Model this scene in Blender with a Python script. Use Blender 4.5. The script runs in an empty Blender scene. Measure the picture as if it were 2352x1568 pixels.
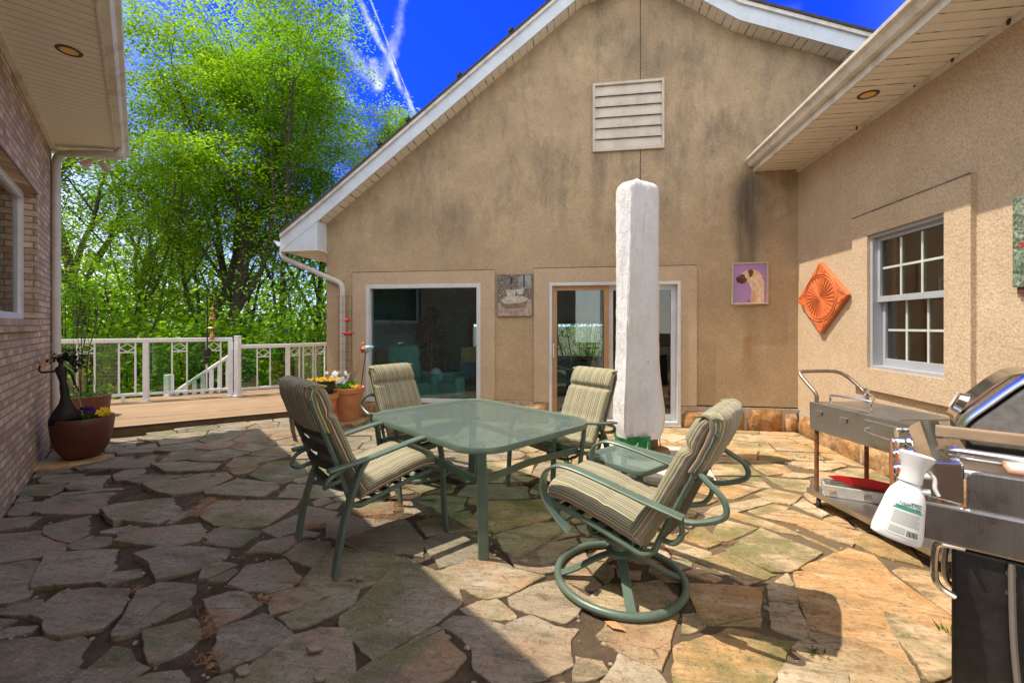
import bpy, bmesh, math, random
from mathutils import Vector, Matrix, noise as mnoise
from math import sin, cos, pi, radians, sqrt, atan2
random.seed(7)
S = bpy.context.scene
COL = S.collection
# ---------------------------------------------------------------- camera frame
YAW = radians(8.5); SY, CY = sin(YAW), cos(YAW); H = 1.5; F = 980.0
def ray(px, py):
    u = (px-1176)/F; v = (748-py)/F
    return Vector((-SY+u*CY, CY+u*SY, v))
def G(px, py, z=0.0):
    r = ray(px, py); t = (z-H)/r.z
    return Vector((r.x*t, r.y*t, z))
def WY(px, py, Y=6.59):
    r = ray(px, py); t = Y/r.y
    return Vector((r.x*t, Y, H+r.z*t))
def WX(px, py, X=3.12):
    r = ray(px, py); t = X/r.x
    return Vector((X, r.y*t, H+r.z*t))
def DP(px, py, d):
    r = ray(px, py); return Vector((r.x*d, r.y*d, H+r.z*d))
def C(lat, dep, z=0.0):
    return Vector((CY*lat-SY*dep, SY*lat+CY*dep, z))
def V(*a): return Vector(a)
def lerp(a, b, t): return a+(b-a)*t
def sstep(a, b, x):
    t = min(1, max(0, (x-a)/(b-a))); return t*t*(3-2*t)
# left (brick) house frame
LO = C(-6.102, 5.65); LL = V(-.7627, .6468, 0); LN = V(-.6468, -.7627, 0)
def LH(l, n, z): return V(LO.x+LL.x*l+LN.x*n, LO.y+LL.y*l+LN.y*n, z)
def LHpx(px, py, n=0.0):
    r = ray(px, py); o = V(0, 0, H)
    base = LO+LN*n
    t = ((base-V(0,0,0)).dot(LN))/(r.dot(LN))
    p = o+r*t
    return ((p-LO).dot(LL), p.z)
def gz(x, y):
    d = -((x-LO.x)*LN.x+(y-LO.y)*LN.y)       # metres in front of the brick wall
    return -.12*(1-sstep(.1, 1.5, d))
def Gg(px, py, dz=0.0):
    z = 0.0
    for _ in range(5):
        p = G(px, py, z+dz); z = gz(p.x, p.y)
    return G(px, py, z+dz)
# ---------------------------------------------------------------- materials
def newmat(name):
    m = bpy.data.materials.new(name); m.use_nodes = True
    nt = m.node_tree; b = nt.nodes['Principled BSDF']
    return m, nt, b
def node(nt, typ, **kw):
    n = nt.nodes.new(typ)
    for k, v in kw.items():
        if k in n.inputs: 
            i = n.inputs[k]
            if isinstance(v, bpy.types.NodeSocket): nt.links.new(v, i)
            else: i.default_value = v
        else: setattr(n, k, v)
    return n
def link(nt, a, b): nt.links.new(a, b)
def coord(nt, kind='Object', scale=None):
    t = nt.nodes.new('ShaderNodeTexCoord'); o = t.outputs[kind]
    if scale is not None:
        mp = node(nt, 'ShaderNodeMapping', Vector=o); mp.inputs['Scale'].default_value = scale
        o = mp.outputs[0]
    return o
def noise(nt, vec, scale, detail=4, rough=.55, dist=0.0):
    n = node(nt, 'ShaderNodeTexNoise', Vector=vec, Scale=scale, Detail=detail, Roughness=rough, Distortion=dist)
    return n.outputs['Fac']
def ramp(nt, fac, stops, interp='LINEAR'):
    r = nt.nodes.new('ShaderNodeValToRGB'); cr = r.color_ramp; cr.interpolation = interp
    while len(cr.elements) < len(stops): cr.elements.new(.5)
    for e, (p, c) in zip(cr.elements, stops):
        e.position = p; e.color = (c[0], c[1], c[2], 1) if not isinstance(c, (int, float)) else (c, c, c, 1)
    link(nt, fac, r.inputs[0]); return r.outputs[0]
def mixc(nt, fac, a, b, mode='MIX'):
    n = nt.nodes.new('ShaderNodeMix'); n.data_type = 'RGBA'; n.blend_type = mode; n.clamp_factor = True
    for sock, v in ((n.inputs[0], fac), (n.inputs[6], a), (n.inputs[7], b)):
        if isinstance(v, bpy.types.NodeSocket): link(nt, v, sock)
        elif isinstance(v, (int, float)): sock.default_value = v
        else: sock.default_value = (*v[:3], 1)
    return n.outputs[2]
def math_(nt, op, a, b=None, c=None):
    n = nt.nodes.new('ShaderNodeMath'); n.operation = op
    for i, v in enumerate((a, b, c)):
        if v is None: continue
        if isinstance(v, bpy.types.NodeSocket): link(nt, v, n.inputs[i])
        else: n.inputs[i].default_value = v
    return n.outputs[0]
def bump(nt, b, hgt, strength=.3, dist=.01, nrm=None):
    n = node(nt, 'ShaderNodeBump', Height=hgt, Strength=strength, Distance=dist)
    if nrm is not None: link(nt, nrm, n.inputs['Normal'])
    link(nt, n.outputs[0], b.inputs['Normal']); return n.outputs[0]
def simple(name, col, rough=.6, metal=0.0, var=.12, vscale=6.0, bmp=0.0, bscale=60.0, spec=.5, kind='Object', dirt=None, dscale=3.0, damt=.5):
    m, nt, b = newmat(name); o = coord(nt, kind)
    f = noise(nt, o, vscale, 5)
    lo = [c*(1-var) for c in col]; hi = [min(1, c*(1+var)) for c in col]
    c = ramp(nt, f, [(.3, lo), (.7, hi)])
    if dirt is not None:
        d = ramp(nt, noise(nt, o, dscale, 6, .65), [(.45, 0), (.75, damt)])
        c = mixc(nt, d, c, dirt)
    link(nt, c, b.inputs['Base Color']); b.inputs['Roughness'].default_value = rough
    b.inputs['Metallic'].default_value = metal
    b.inputs['Specular IOR Level'].default_value = spec
    if bmp: bump(nt, b, noise(nt, o, bscale, 4), bmp, .004)
    return m
# ---------------------------------------------------------------- mesh builder
class MB:
    def __init__(s): s.v = []; s.f = []; s.att = None
    def add(s, vs, fs):
        o = len(s.v); s.v += [Vector(p) for p in vs]; s.f += [tuple(i+o for i in f) for f in fs]; return s
    def box(s, a, b):
        x0, y0, z0 = a; x1, y1, z1 = b
        return s.add([(x0,y0,z0),(x1,y0,z0),(x1,y1,z0),(x0,y1,z0),(x0,y0,z1),(x1,y0,z1),(x1,y1,z1),(x0,y1,z1)],
            [(0,3,2,1),(4,5,6,7),(0,1,5,4),(1,2,6,5),(2,3,7,6),(3,0,4,7)])
    def obox(s, o, ax, ay, az):
        o = Vector(o); ax = Vector(ax); ay = Vector(ay); az = Vector(az)
        vs = [o, o+ax, o+ax+ay, o+ay, o+az, o+ax+az, o+ax+ay+az, o+ay+az]
        f = [(0,3,2,1),(4,5,6,7),(0,1,5,4),(1,2,6,5),(2,3,7,6),(3,0,4,7)]
        if ax.cross(ay).dot(az) < 0: f = [tuple(reversed(q)) for q in f]
        return s.add(vs, f)
    def prism(s, poly, ext):
        n = len(poly); ext = Vector(ext); poly = [Vector(p) for p in poly]
        nrm = Vector((0,0,0))
        for i in range(n): nrm += poly[i].cross(poly[(i+1) % n])
        if nrm.dot(ext) > 0: fl = True
        else: fl = False
        vs = poly+[p+ext for p in poly]
        fs = [tuple(range(n)), tuple(range(2*n-1, n-1, -1))]+[(i, i+n, (i+1) % n+n, (i+1) % n) for i in range(n)]
        if fl: fs = [tuple(reversed(q)) for q in fs]
        return s.add(vs, fs)
    def tube(s, path, r, seg=8, closed=False, cap=True):
        P = [Vector(p) for p in path]; n = len(P)
        R = r if isinstance(r, (list, tuple)) else [r]*n
        up = None; rings = []
        for i in range(n):
            if closed: t = P[(i+1) % n]-P[i-1]
            else: t = P[min(i+1, n-1)]-P[max(i-1, 0)]
            if t.length < 1e-9: t = V(0,0,1)
            t.normalize()
            if up is None:
                up = t.orthogonal().normalized()
            up = (up-t*up.dot(t))
            if up.length < 1e-6: up = t.orthogonal()
            up.normalize(); w = t.cross(up)
            rings.append([P[i]+(up*cos(2*pi*k/seg)+w*sin(2*pi*k/seg))*R[i] for k in range(seg)])
        vs = [p for q in rings for p in q]; fs = []
        for i in range(n if closed else n-1):
            j = (i+1) % n
            for k in range(seg):
                k2 = (k+1) % seg
                fs.append((i*seg+k, i*seg+k2, j*seg+k2, j*seg+k))
        if cap and not closed:
            fs.append(tuple(reversed(range(seg)))); fs.append(tuple(range((n-1)*seg, n*seg)))
        return s.add(vs, fs)
    def bar(s, path, w, t, side, closed=False):
        """flat bar swept along path: w across `side` direction, t thickness"""
        P = [Vector(p) for p in path]; n = len(P); side = Vector(side).normalized(); vs = []; fs = []
        W = w if isinstance(w, (list, tuple)) else [w]*n
        for i in range(n):
            tg = (P[(i+1) % n]-P[i-1]) if closed else (P[min(i+1, n-1)]-P[max(i-1, 0)])
            tg.normalize(); sd = side-tg*side.dot(tg); sd.normalize(); nn = tg.cross(sd)
            h = W[i]/2; q = t/2; c = min(q, h)*.55
            prof = [(-h, -q+c), (-h, q-c), (-h+c, q), (h-c, q), (h, q-c), (h, -q+c), (h-c, -q), (-h+c, -q)]
            vs += [P[i]+sd*a+nn*b for a, b in prof]
        m = 8
        for i in range(n if closed else n-1):
            j = (i+1) % n
            for k in range(m):
                k2 = (k+1) % m; fs.append((i*m+k, j*m+k, j*m+k2, i*m+k2))
        if not closed: fs.append(tuple(range(m))); fs.append(tuple(reversed(range((n-1)*m, n*m))))
        return s.add(vs, fs)
    def lathe(s, prof, seg=32, c=(0,0,0), sx=1.0, sy=1.0, cap=True):
        c = Vector(c); vs = []; fs = []; n = len(prof)
        for r, z in prof:
            for k in range(seg):
                a = 2*pi*k/seg; vs.append(c+V(cos(a)*r*sx, sin(a)*r*sy, z))
        for i in range(n-1):
            for k in range(seg):
                k2 = (k+1) % seg; fs.append((i*seg+k, i*seg+k2, (i+1)*seg+k2, (i+1)*seg+k))
        if cap:
            if prof[0][0] > 1e-4: fs.append(tuple(reversed(range(seg))))
            if prof[-1][0] > 1e-4: fs.append(tuple(range((n-1)*seg, n*seg)))
        return s.add(vs, fs)
    def ball(s, c, r, seg=12, rings=8, rot=None):
        c = Vector(c); r = r if isinstance(r, (tuple, list)) else (r, r, r); vs = []; fs = []
        for i in range(rings+1):
            th = pi*i/rings
            for k in range(seg):
                a = 2*pi*k/seg; p = V(sin(th)*cos(a)*r[0], sin(th)*sin(a)*r[1], -cos(th)*r[2])
                if rot: p = rot @ p
                vs.append(c+p)
        for i in range(rings):
            for k in range(seg):
                k2 = (k+1) % seg; fs.append((i*seg+k, i*seg+k2, (i+1)*seg+k2, (i+1)*seg+k))
        return s.add(vs, fs)
    def xf(s, M, start=0):
        for i in range(start, len(s.v)): s.v[i] = M @ s.v[i]
        return s
    def build(s, name, mat=None, parent=None, smooth=False, bevel=0.0, sub=0, merge=True, recalc=False):
        me = bpy.data.meshes.new(name); me.from_pydata([tuple(p) for p in s.v], [], s.f); me.validate(); me.update()
        if s.att: merge = False
        if merge or recalc:
            bm = bmesh.new(); bm.from_mesh(me)
            if merge: bmesh.ops.remove_doubles(bm, verts=bm.verts, dist=1e-5)
            if recalc: bmesh.ops.recalc_face_normals(bm, faces=bm.faces)
            bm.to_mesh(me); bm.free()
        if smooth:
            me.polygons.foreach_set('use_smooth', [True]*len(me.polygons))
            if smooth != 'full':
                me.set_sharp_from_angle(angle=radians(smooth if not isinstance(smooth, bool) else 40))
        ob = bpy.data.objects.new(name, me); COL.objects.link(ob)
        if mat is not None: me.materials.append(mat)
        if s.att and len(s.att) == len(me.vertices):
            a_ = me.attributes.new('stripe', 'FLOAT', 'POINT'); a_.data.foreach_set('value', s.att)
        if parent is not None: ob.parent = parent
        if bevel:
            md = ob.modifiers.new('bevel', 'BEVEL'); md.width = bevel; md.segments = 2; md.limit_method = 'ANGLE'; md.angle_limit = radians(40)
        if sub:
            md = ob.modifiers.new('sub', 'SUBSURF'); md.levels = sub; md.render_levels = sub
        return ob
def tag(o, label=None, cat=None, group=None, kind=None):
    if label: o['label'] = label
    if cat: o['category'] = cat
    if group: o['group'] = group
    if kind: o['kind'] = kind
    return o
def thing(name, label, cat, loc=(0,0,0), rz=0.0, group=None):
    o = bpy.data.objects.new(name, None); COL.objects.link(o); o.location = loc; o.rotation_euler = (0,0,rz)
    o.empty_display_size = .1
    return tag(o, label, cat, group)
def kids(o): return [c for c in bpy.data.objects if c.parent == o]
def copy_tree(o, parent=None):
    c = o.copy(); COL.objects.link(c); c.parent = parent
    for ch in kids(o): copy_tree(ch, c)
    return c
def cr(pts, n=6, closed=False):
    """Catmull-Rom through points"""
    P = [Vector(p) for p in pts]; out = []; m = len(P)
    for i in range(m if closed else m-1):
        if closed: a, b, c, d = P[i-1], P[i], P[(i+1) % m], P[(i+2) % m]
        else: a, b, c, d = P[max(i-1, 0)], P[i], P[i+1], P[min(i+2, m-1)]
        for k in range(n):
            t = k/n
            out.append(.5*((2*b)+(c-a)*t+(2*a-5*b+4*c-d)*t*t+(3*b-a-3*c+d)*t**3))
    if not closed: out.append(P[-1])
    return out
def rrect(a, b, r, n=6, z=0.0):
    out = []
    for sx, sy, a0 in ((1,1,0),(-1,1,pi/2),(-1,-1,pi),(1,-1,3*pi/2)):
        for k in range(n+1):
            t = a0+pi/2*k/n; out.append(V(sx*(a-r)+r*cos(t), sy*(b-r)+r*sin(t), z))
    return out
def flat(pts, z=0.0): return [V(p[0], p[1], z) for p in pts]
def onlist(vs):
    return vs
# ---------------------------------------------------------------- camera, sun, sky
cam = bpy.data.cameras.new('camera'); camo = bpy.data.objects.new('camera', cam); COL.objects.link(camo)
camo.location = (0, 0, H); camo.rotation_euler = (pi/2, 0, YAW)
cam.lens = F/2352*36; cam.sensor_width = 36; cam.shift_y = -36/2352; cam.clip_end = 600; cam.clip_start = .02
S.camera = camo
SUNDIR = V(.479, .06, -1.0).normalized()       # direction the light travels
sl = bpy.data.lights.new('sun', 'SUN'); sl.energy = 3.5; sl.angle = radians(.53); sl.color = (1, .90, .74)
so = bpy.data.objects.new('sun', sl); COL.objects.link(so); so.location = (-10, 0, 20)
so.rotation_euler = SUNDIR.to_track_quat('-Z', 'Y').to_euler()
W = bpy.data.worlds.new('World'); S.world = W; W.use_nodes = True
nt = W.node_tree; bg = nt.nodes['Background']
sky = nt.nodes.new('ShaderNodeTexSky'); sky.sky_type = 'NISHITA'; sky.sun_disc = False
el = math.asin(-SUNDIR.z); sky.sun_elevation = el
sky.sun_rotation = atan2(-SUNDIR.x, -SUNDIR.y)
sky.air_density = 1.0; sky.dust_density = .6; sky.ozone_density = 2.0; sky.altitude = 200
tc = nt.nodes.new('ShaderNodeTexCoord'); d = tc.outputs['Generated']
def vdot(a, vec):
    n = node(nt, 'ShaderNodeVectorMath', operation='DOT_PRODUCT'); link(nt, a, n.inputs[0]); n.inputs[1].default_value = vec; return n.outputs['Value']
def maprange(x, a, b, c=0.0, e=1.0, smooth=True):
    n = nt.nodes.new('ShaderNodeMapRange'); n.interpolation_type = 'SMOOTHSTEP' if smooth else 'LINEAR'
    link(nt, x, n.inputs[0])
    for i, q in enumerate((a, b, c, e)): n.inputs[i+1].default_value = q
    return n.outputs[0]
# deep polarised blue in the northern part of the sky, unseen bright cloud added elsewhere as neutral fill
deep = mixc(nt, 1.0, sky.outputs[0], (.035, .17, 1.30), 'MULTIPLY')
north = vdot(d, (-.10, .90, .42))
fn = maprange(north, .55, .86)
up = vdot(d, (0, 0, 1))
fup = maprange(up, -.02, .40)
fdeep = math_(nt, 'MULTIPLY', fn, fup)
cl = noise(nt, d, 2.2, 7, .6, .6)
clm = ramp(nt, cl, [(.42, 0), (.62, 1)])
clm = math_(nt, 'ADD', math_(nt, 'MULTIPLY', clm, .45), .40)
base = mixc(nt, clm, sky.outputs[0], (9.2, 8.9, 8.4))
lowblue = mixc(nt, .35, (2.4, 4.3, 8.0), sky.outputs[0])
base = mixc(nt, math_(nt, 'MULTIPLY', fn, .85), base, lowblue)
col = mixc(nt, fdeep, base, deep)
# contrail and wisps
def streak(p0, p1, width, amt, nscale, wob=.012, soft=.5, seed=0.0):
    a = ray(*p0).normalized(); b = ray(*p1).normalized()
    n = a.cross(b).normalized(); mid = (a+b).normalized(); tdir = n.cross(mid).normalized()
    half = math.asin(min(1, abs(b.dot(tdir))))
    mp = node(nt, 'ShaderNodeMapping', Vector=d); mp.inputs['Location'].default_value = (seed, seed*.7, 0)
    nz = noise(nt, mp.outputs[0], nscale, 6, .65)
    nz2 = noise(nt, mp.outputs[0], nscale*.35, 3, .5)
    off = math_(nt, 'MULTIPLY_ADD', nz2, wob*2, -wob)
    dist = math_(nt, 'ABSOLUTE', math_(nt, 'ADD', vdot(d, tuple(n)), off))
    wv = math_(nt, 'MULTIPLY_ADD', nz, width*1.6, width*.2)
    across = math_(nt, 'SUBTRACT', 1.0, math_(nt, 'DIVIDE', dist, wv)); across = maprange(across, 0, soft)
    al = math_(nt, 'ABSOLUTE', vdot(d, tuple(tdir)))
    along = maprange(al, half, half*.7)
    across = math_(nt, 'POWER', across, 1.6)
    front = math_(nt, 'GREATER_THAN', vdot(d, tuple(mid)), .5)
    m = math_(nt, 'MULTIPLY', across, along); m = math_(nt, 'MULTIPLY', m, front)
    m = math_(nt, 'MULTIPLY', m, ramp(nt, nz, [(.34, .05), (.60, 1)]))
    return math_(nt, 'MULTIPLY', m, amt)
WH = (6.0, 6.6, 7.6)
for args in (((795, -60), (965, 285), .0095, .55, 46, .010, 1.0, 0), ((835, -40), (955, 262), .0020, .35, 60, .0008, .8, 3),
             ((935, -30), (850, 225), .016, .26, 24, .03, 1, 1.3), ((760, 40), (880, 215), .022, .26, 18, .04, 1, 2.1),
             ((780, -60), (800, 60), .007, .5, 30, .012, .9, 4), ((850, 130), (870, 215), .015, .42, 30, .02, 1, 5), ((1640, 60), (1850, 20), .03, .14, 9, .03, 1, 6)):
    col = mixc(nt, streak(*args), col, WH)
link(nt, col, bg.inputs['Color']); bg.inputs['Strength'].default_value = .14
S.view_settings.view_transform = 'Standard'; S.view_settings.look = 'None'; S.view_settings.gamma = 1; S.view_settings.exposure = 0.95
S.cycles.max_bounces = 7; S.cycles.diffuse_bounces = 4; S.cycles.glossy_bounces = 4; S.cycles.transparent_max_bounces = 12; S.cycles.transmission_bounces = 4
# ---------------------------------------------------------------- shared materials
def stucco(name, c1, c2, stains=None, bs=.55, scale=85):
    m, nt, b = newmat(name); o = coord(nt)
    big = noise(nt, o, 1.6, 8, .7); mid = noise(nt, o, 5.5, 5, .6); fine = noise(nt, o, scale, 3, .6)
    c = ramp(nt, big, [(.33, c1), (.68, c2)])
    c = mixc(nt, ramp(nt, mid, [(.35, 0), (.75, .28)]), c, [q*.72 for q in c1])
    c = mixc(nt, ramp(nt, fine, [(.36, .55), (.56, 0)]), c, [q*.5 for q in c1])
    if stains: c = stains(nt, o, c)
    link(nt, c, b.inputs['Base Color']); b.inputs['Roughness'].default_value = .92; b.inputs['Specular IOR Level'].default_value = .25
    h = math_(nt, 'ADD', fine, math_(nt, 'MULTIPLY', noise(nt, o, scale*.45, 3, .5), .8))
    bump(nt, b, h, bs, .008); return m
def sep(nt, o):
    n = node(nt, 'ShaderNodeSeparateXYZ', Vector=o); return n.outputs
def band(nt, x, c, w, soft):
    """1 within w of c, fading over soft"""
    dd = math_(nt, 'ABSOLUTE', math_(nt, 'SUBTRACT', x, c))
    n = nt.nodes.new('ShaderNodeMapRange'); n.interpolation_type = 'SMOOTHSTEP'; link(nt, dd, n.inputs[0])
    n.inputs[1].default_value = w+soft; n.inputs[2].default_value = w; n.inputs[3].default_value = 0; n.inputs[4].default_value = 1
    return n.outputs[0]
def rng(nt, x, a, b):
    n = nt.nodes.new('ShaderNodeMapRange'); n.interpolation_type = 'SMOOTHSTEP'; link(nt, x, n.inputs[0])
    n.inputs[1].default_value = a; n.inputs[2].default_value = b; return n.outputs[0]
def gable_stains(nt, o, c):
    x, y, z = sep(nt, o)
    wob = math_(nt, 'MULTIPLY_ADD', noise(nt, o, 2.6, 4, .6), .5, -.25)
    xw = math_(nt, 'ADD', x, wob)
    st = node(nt, 'ShaderNodeMapping', Vector=o); st.inputs['Scale'].default_value = (9, 9, .9)
    streaks = noise(nt, st.outputs[0], 1.0, 5, .65)
    grey = (.115, .10, .082)
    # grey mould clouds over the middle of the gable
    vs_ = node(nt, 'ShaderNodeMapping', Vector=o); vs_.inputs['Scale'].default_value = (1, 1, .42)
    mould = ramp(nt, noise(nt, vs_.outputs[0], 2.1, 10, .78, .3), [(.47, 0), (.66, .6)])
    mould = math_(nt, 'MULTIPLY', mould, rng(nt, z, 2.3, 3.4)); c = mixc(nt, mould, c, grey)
    for (cx, w, s, z0, z1, amt) in ((2.44, .035, .16, 1.9, 3.85, .95), (2.47, .10, .30, 2.3, 3.8, .6), (2.50, .03, .13, .4, 2.5, .30), (.33, .03, .11, 3.0, 4.2, .55), (1.0, .25, .5, 4.9, 6.3, .5), (-2.35, .3, .7, 2.6, 3.6, .4)):
        k = math_(nt, 'MULTIPLY', band(nt, math_(nt, 'MULTIPLY_ADD', wob, .16 if w < .2 else 1.0, x), cx, w, s), math_(nt, 'MULTIPLY', rng(nt, z, z0, z0+.6), rng(nt, z, z1+.05, z1-.35)))
        k = math_(nt, 'MULTIPLY', k, ramp(nt, streaks, [(.30, .35), (.62, 1)])); k = math_(nt, 'MULTIPLY', k, amt)
        c = mixc(nt, math_(nt, 'MULTIPLY', k, .75), c, (.075, .066, .055))
    rust = (.34, .17, .05)
    for (cx, w, s, z0, z1, amt) in ((-.42+.32, .012, .05, 1.05, 1.62, .55), (2.45, .02, .07, .9, 1.35, .5), (1.98, .03, .05, 1.18, 1.28, .6)):
        k = math_(nt, 'MULTIPLY', band(nt, math_(nt, 'MULTIPLY_ADD', wob, .1, x), cx, w, s), math_(nt, 'MULTIPLY', rng(nt, z, z0, z0+.25), rng(nt, z, z1+.03, z1-.03)))
        c = mixc(nt, math_(nt, 'MULTIPLY', k, amt), c, rust)
    jt = band(nt, x, .955, .006, .004); jt = math_(nt, 'MULTIPLY', jt, rng(nt, z, 2.15, 2.2)); c = mixc(nt, math_(nt, 'MULTIPLY', jt, .8), c, (.06, .05, .045))
    return c
def side_stains(nt, o, c):
    k = ramp(nt, noise(nt, o, 1.1, 6, .65), [(.5, 0), (.8, .3)])
    return mixc(nt, k, c, (.33, .22, .13))
M = {}
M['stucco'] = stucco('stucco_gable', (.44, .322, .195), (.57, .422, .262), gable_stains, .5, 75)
M['stucco_side'] = stucco('stucco_side', (.55, .41, .28), (.63, .48, .335), side_stains, .55, 70)
M['stucco_trim'] = stucco('stucco_trim', (.53, .395, .265), (.61, .46, .32), None, .4, 95)
def dirtywhite(name, col, dcol=(.33, .27, .19), amt=.55, rough=.42):
    return simple(name, col, rough, 0, .05, 8, .04, 30, .45, dirt=dcol, dscale=4.5, damt=amt)
M['white_paint'] = dirtywhite('white_fascia_paint', (.60, .65, .72), (.36,.34,.32), .4)  # blue tint of the sky light is put into the base colour
M['gutter'] = dirtywhite('cream_gutter_paint', (.72, .68, .61), amt=.75)
M['white_vinyl'] = dirtywhite('white_vinyl', (.60, .61, .63), amt=.25, rough=.35)
M['rail_white'] = dirtywhite('railing_white', (.74, .76, .80), amt=.15, rough=.35)
M['pipe'] = dirtywhite('downspout_enamel', (.56, .53, .50), amt=.4, rough=.35)
def soffitmat(name, ax, col, pitch=.105, amt=1.0):
    m, nt, b = newmat(name); o = coord(nt); s_ = sep(nt, o); x = s_[ax]
    fr = math_(nt, 'FRACT', math_(nt, 'DIVIDE', x, pitch))
    ln = ramp(nt, fr, [(0, 0), (.85, 0), (.89, 1), (.97, 1), (1.0, 0)])
    cell = math_(nt, 'FRACT', math_(nt, 'DIVIDE', x, pitch*3))
    strong = ramp(nt, cell, [(0, .35), (.33, .35), (.34, 1), (1, 1)], 'CONSTANT')
    dash = ramp(nt, noise(nt, o, 9, 2), [(.42, .35), (.55, 1)])
    c = ramp(nt, noise(nt, o, 3, 5), [(.3, [q*.9 for q in col]), (.7, col)])
    k = math_(nt, 'MULTIPLY', math_(nt, 'MULTIPLY', ln, strong), math_(nt, 'MULTIPLY', dash, amt))
    c = mixc(nt, k, c, (.06, .035, .018)); link(nt, c, b.inputs['Base Color']); b.inputs['Roughness'].default_value = .45
    bump(nt, b, math_(nt, 'SUBTRACT', 1.0, ln), .6, .006); return m
M['soffit_x'] = soffitmat('vinyl_soffit_rake', 0, (.80, .73, .62))
M['soffit_y'] = soffitmat('vinyl_soffit_eave', 1, (.82, .76, .66))
M['shingle'] = simple('roof_shingles', (.05, .045, .045), .95, 0, .4, 25, .6, 60)
M['glass'] = None
def glassmat(name, tint=(.9, .96, .95), refl=1.0, rough=.0, base=.06):
    m = bpy.data.materials.new(name); m.use_nodes = True; nt = m.node_tree; nt.nodes.clear()
    out = nt.nodes.new('ShaderNodeOutputMaterial'); t = node(nt, 'ShaderNodeBsdfTransparent', Color=(*tint, 1))
    g = node(nt, 'ShaderNodeBsdfGlossy', Roughness=rough, Color=(1, 1, 1, 1))
    fr = node(nt, 'ShaderNodeFresnel', IOR=1.5)
    f = math_(nt, 'MULTIPLY_ADD', fr.outputs[0], refl, base)
    mx = nt.nodes.new('ShaderNodeMixShader'); link(nt, f, mx.inputs[0]); link(nt, t.outputs[0], mx.inputs[1]); link(nt, g.outputs[0], mx.inputs[2])
    link(nt, mx.outputs[0], out.inputs[0]); return m
M['glass'] = glassmat('window_glass', (.80, .95, .94), 1.0, 0, .03)
M['glass_dark'] = glassmat('screened_window_glass', (.60, .58, .55), .8, .02, .04)
M['rail_glass'] = glassmat('railing_glass', (.72, .86, .76), 1.0, 0, .03)
M['steel'] = None
def steelmat(name, col, rough, scr=0.25, dirt=None, sc=(3, 3, 160)):
    m, nt, b = newmat(name); o = coord(nt); mp = node(nt, 'ShaderNodeMapping', Vector=o); mp.inputs['Scale'].default_value = sc
    f = noise(nt, mp.outputs[0], 1.5, 4); g = noise(nt, o, 5, 6, .65)
    c = ramp(nt, f, [(.3, [q*.82 for q in col]), (.7, col)])
    if dirt is not None: c = mixc(nt, ramp(nt, g, [(.45, 0), (.72, .7)]), c, dirt)
    link(nt, c, b.inputs['Base Color']); b.inputs['Metallic'].default_value = 1
    r = ramp(nt, g, [(.3, rough*.75), (.75, min(1, rough*1.5+scr*.2))]); link(nt, r, b.inputs['Roughness'])
    bump(nt, b, f, .04, .002); return m
M['steel'] = steelmat('brushed_steel', (.55, .53, .50), .34, .25, (.30, .26, .21))
M['steel_grill'] = steelmat('grill_steel', (.42, .40, .40), .30, .2, (.26, .23, .21), (160, 3, 3))
M['chrome'] = simple('polished_steel', (.72, .70, .68), .14, 1.0, .08, 14)
M['chrome_b'] = simple('dulled_chrome', (.55, .54, .52), .22, 1.0, .2, 10, .05, 40, dirt=(.25, .2, .16))
M['rust'] = simple('rusty_steel', (.17, .085, .045), .75, .35, .45, 18, .3, 80, dirt=(.36, .13, .03), dscale=9, damt=.9)
M['rust_tube'] = simple('rust_specked_tube', (.27, .23, .21), .42, .8, .3, 30, .2, 90, dirt=(.30, .14, .06), dscale=12, damt=.8)
M['black'] = simple('black_enamel', (.012, .012, .013), .42, 0, .4, 40, .15, 120, dirt=(.05, .045, .04), dscale=8, damt=.5)
M['black_plastic'] = simple('black_plastic', (.015, .015, .015), .5)
M['rubber'] = simple('dark_rubber', (.03, .03, .03), .7)
M['green_metal'] = simple('sage_green_powdercoat', (.105, .155, .122), .38, .15, .16, 9, .08, 160, dirt=(.11, .12, .07), dscale=5, damt=.5)
M['strap'] = simple('dark_vinyl_strap', (.022, .026, .022), .55, 0, .3, 12)
M['terracotta'] = simple('terracotta', (.52, .20, .075), .8, 0, .16, 7, .15, 60, dirt=(.50, .30, .18), dscale=3.5, damt=.55)
M['brown_pot'] = simple('brown_glazed_resin', (.085, .022, .011), .5, 0, .25, 60, .12, 90, dirt=(.14, .045, .025), dscale=6, damt=.5)
M['potsoil'] = simple('potting_soil', (.035, .022, .014), .95, 0, .5, 40, .6, 60)
M['wood_raw'] = simple('weathered_wood', (.30, .21, .135), .75, 0, .25, 14, .3, 50, dirt=(.10, .06, .035), dscale=7, damt=.7)
M['wood_brown'] = simple('brown_wood', (.25, .135, .065), .6, 0, .3, 9, .2, 60)
M['tan_vinyl'] = simple('tan_door_vinyl', (.42, .245, .115), .45, 0, .1, 6)
M['iron'] = simple('dark_iron', (.02, .018, .018), .55, .5, .4, 18, .3, 60, dirt=(.06, .035, .02), dscale=8)
M['copper'] = simple('copper', (.60, .23, .10), .35, .9, .2, 20)
M['red_plastic'] = simple('red_plastic', (.50, .010, .012), .35, 0, .08)
M['pale_concrete'] = simple('pale_concrete_slab', (.48, .45, .40), .85, 0, .1, 8, .25, 90, dirt=(.3, .27, .22), dscale=5, damt=.5)
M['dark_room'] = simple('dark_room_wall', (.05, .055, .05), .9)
M['white_cloth'] = None
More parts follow.
